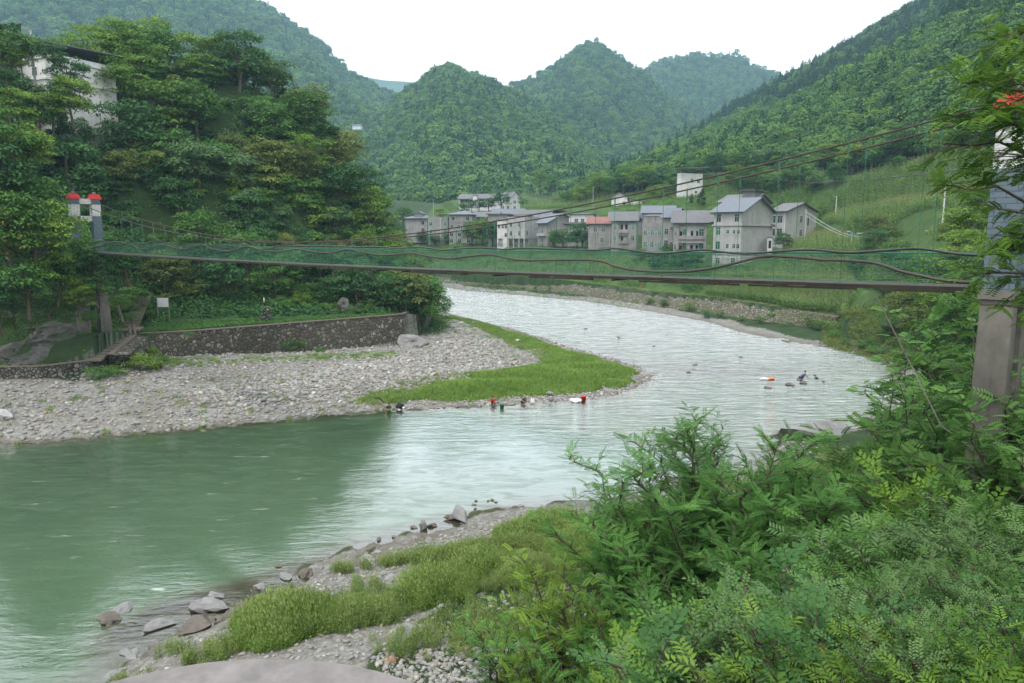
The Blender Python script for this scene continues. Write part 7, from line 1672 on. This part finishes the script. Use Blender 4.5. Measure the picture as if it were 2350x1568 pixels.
def bucket(px, py, mat, label, s=1.0):
    a = gp(px, py); E = empty('bucket', a, 0, label, 'bucket'); E.scale = (s,) * 3; mb = MB(); mb.lathe((0, 0, 0), [(.15, 0), (.2, .4), (.215, .4), (.215, .43), (.19, .43), (.14, .03)], 16); mb.build('body', mat, E, smooth=True)
    mb = MB(); mb.tube([(.21 * math.cos(t), .03, .42 + .16 * math.sin(t)) for t in np.linspace(0, math.pi, 9)], .008, 5); mb.build('handle', M['steel'], E)
bucket(1339, 918, plain('red_plastic', (.62, .03, .03), .4), 'bright red bucket standing on the shore near the tip of the bar', 1.5)
bucket(1152, 934, plain('green_plastic', (.03, .22, .10), .4), 'dark green bucket at the water right of the person in red', 1.2)
bucket(893, 945, plain('green_plastic2', (.04, .25, .10), .4), 'green bucket in the shallows before the leftmost squatting person', 1.0)
def sack(px, py, r, mat, label, seed, sq=(1.2, .8, .7), cat='bag', name='bag'):
    a = gp(px, py); mb = MB(); mb.blob((0, 0, 0), r, seed, .4, 3, sq); return tag(mb.build(name, mat, loc=(a[0], a[1], a[2] + r * sq[2] * .8), smooth=True), label, cat)
WB = plain('white_plastic', (.7, .7, .68), .6, .05)
sack(1325, 918, .5, WB, 'white plastic sack lying left of the red bucket', 3, (1.5, .8, .5))
sack(917, 934, .42, cloth((.012, .012, .014)), 'black backpack on the stones right of the leftmost squatting person', 4, (1, .8, .95), 'backpack', 'backpack')
sack(1768, 868, .4, plain('orange_plastic', (.8, .18, .03), .6, .05), 'bright orange bag lying on the wet shoal', 5, (1.5, .9, .5))
sack(1756, 868, .38, WB, 'white bag lying left of the orange bag on the shoal', 6, (1.6, .9, .4))
sack(925, 934, .2, WB, 'small white bag leaning on the black backpack', 7, (1, .8, .9))
sack(1470, 694, .3, plain('orange_cloth', (.6, .12, .05), .7), 'small orange bag at the feet of the far-bank person', 8)
for i, (px, lab) in enumerate(((1220, 'white plastic bottle standing right of the grey-haired person, nearer to them'), (1224, 'white plastic bottle standing right of the grey-haired person, farther from them'))):
    a = gp(px, 922); mb = MB(); mb.lathe((0, 0, 0), [(.13, 0), (.15, .1), (.15, .42), (.06, .55), (.06, .62)], 12); tag(mb.build('bottle', WB, loc=a, smooth=True), lab, 'bottle', 'white bottles at the tip of the bar')
w = [P(858, 912, .9), P(870, 918, .8), P(882, 925, .6)]; mb = MB(); mb.tube([w[0], (w[1][0], w[1][1], 1.0), w[2]], [.04, .09, .06], 6); tag(mb.build('driftwood', M['old_wood']), 'dark driftwood branch lying behind the leftmost squatting person', 'driftwood')
finish_labels()
# ------------------------------------------------------------------ valley air
mb = MB(); mb.box(-4000, -62, -6, 4000, 4680, HAZE_TOP)
m, nt, N = mat_new('haze')
pv = N('ShaderNodeVolumePrincipled', {'Color': (.52, .79, 1.0, 1), 'Density': HAZE, 'Anisotropy': .25})
N('ShaderNodeOutputMaterial', {'Volume': pv.outputs[0]})
hz = mb.build('haze', m); tag(hz, kind='stuff'); hz.display_type = 'WIRE'
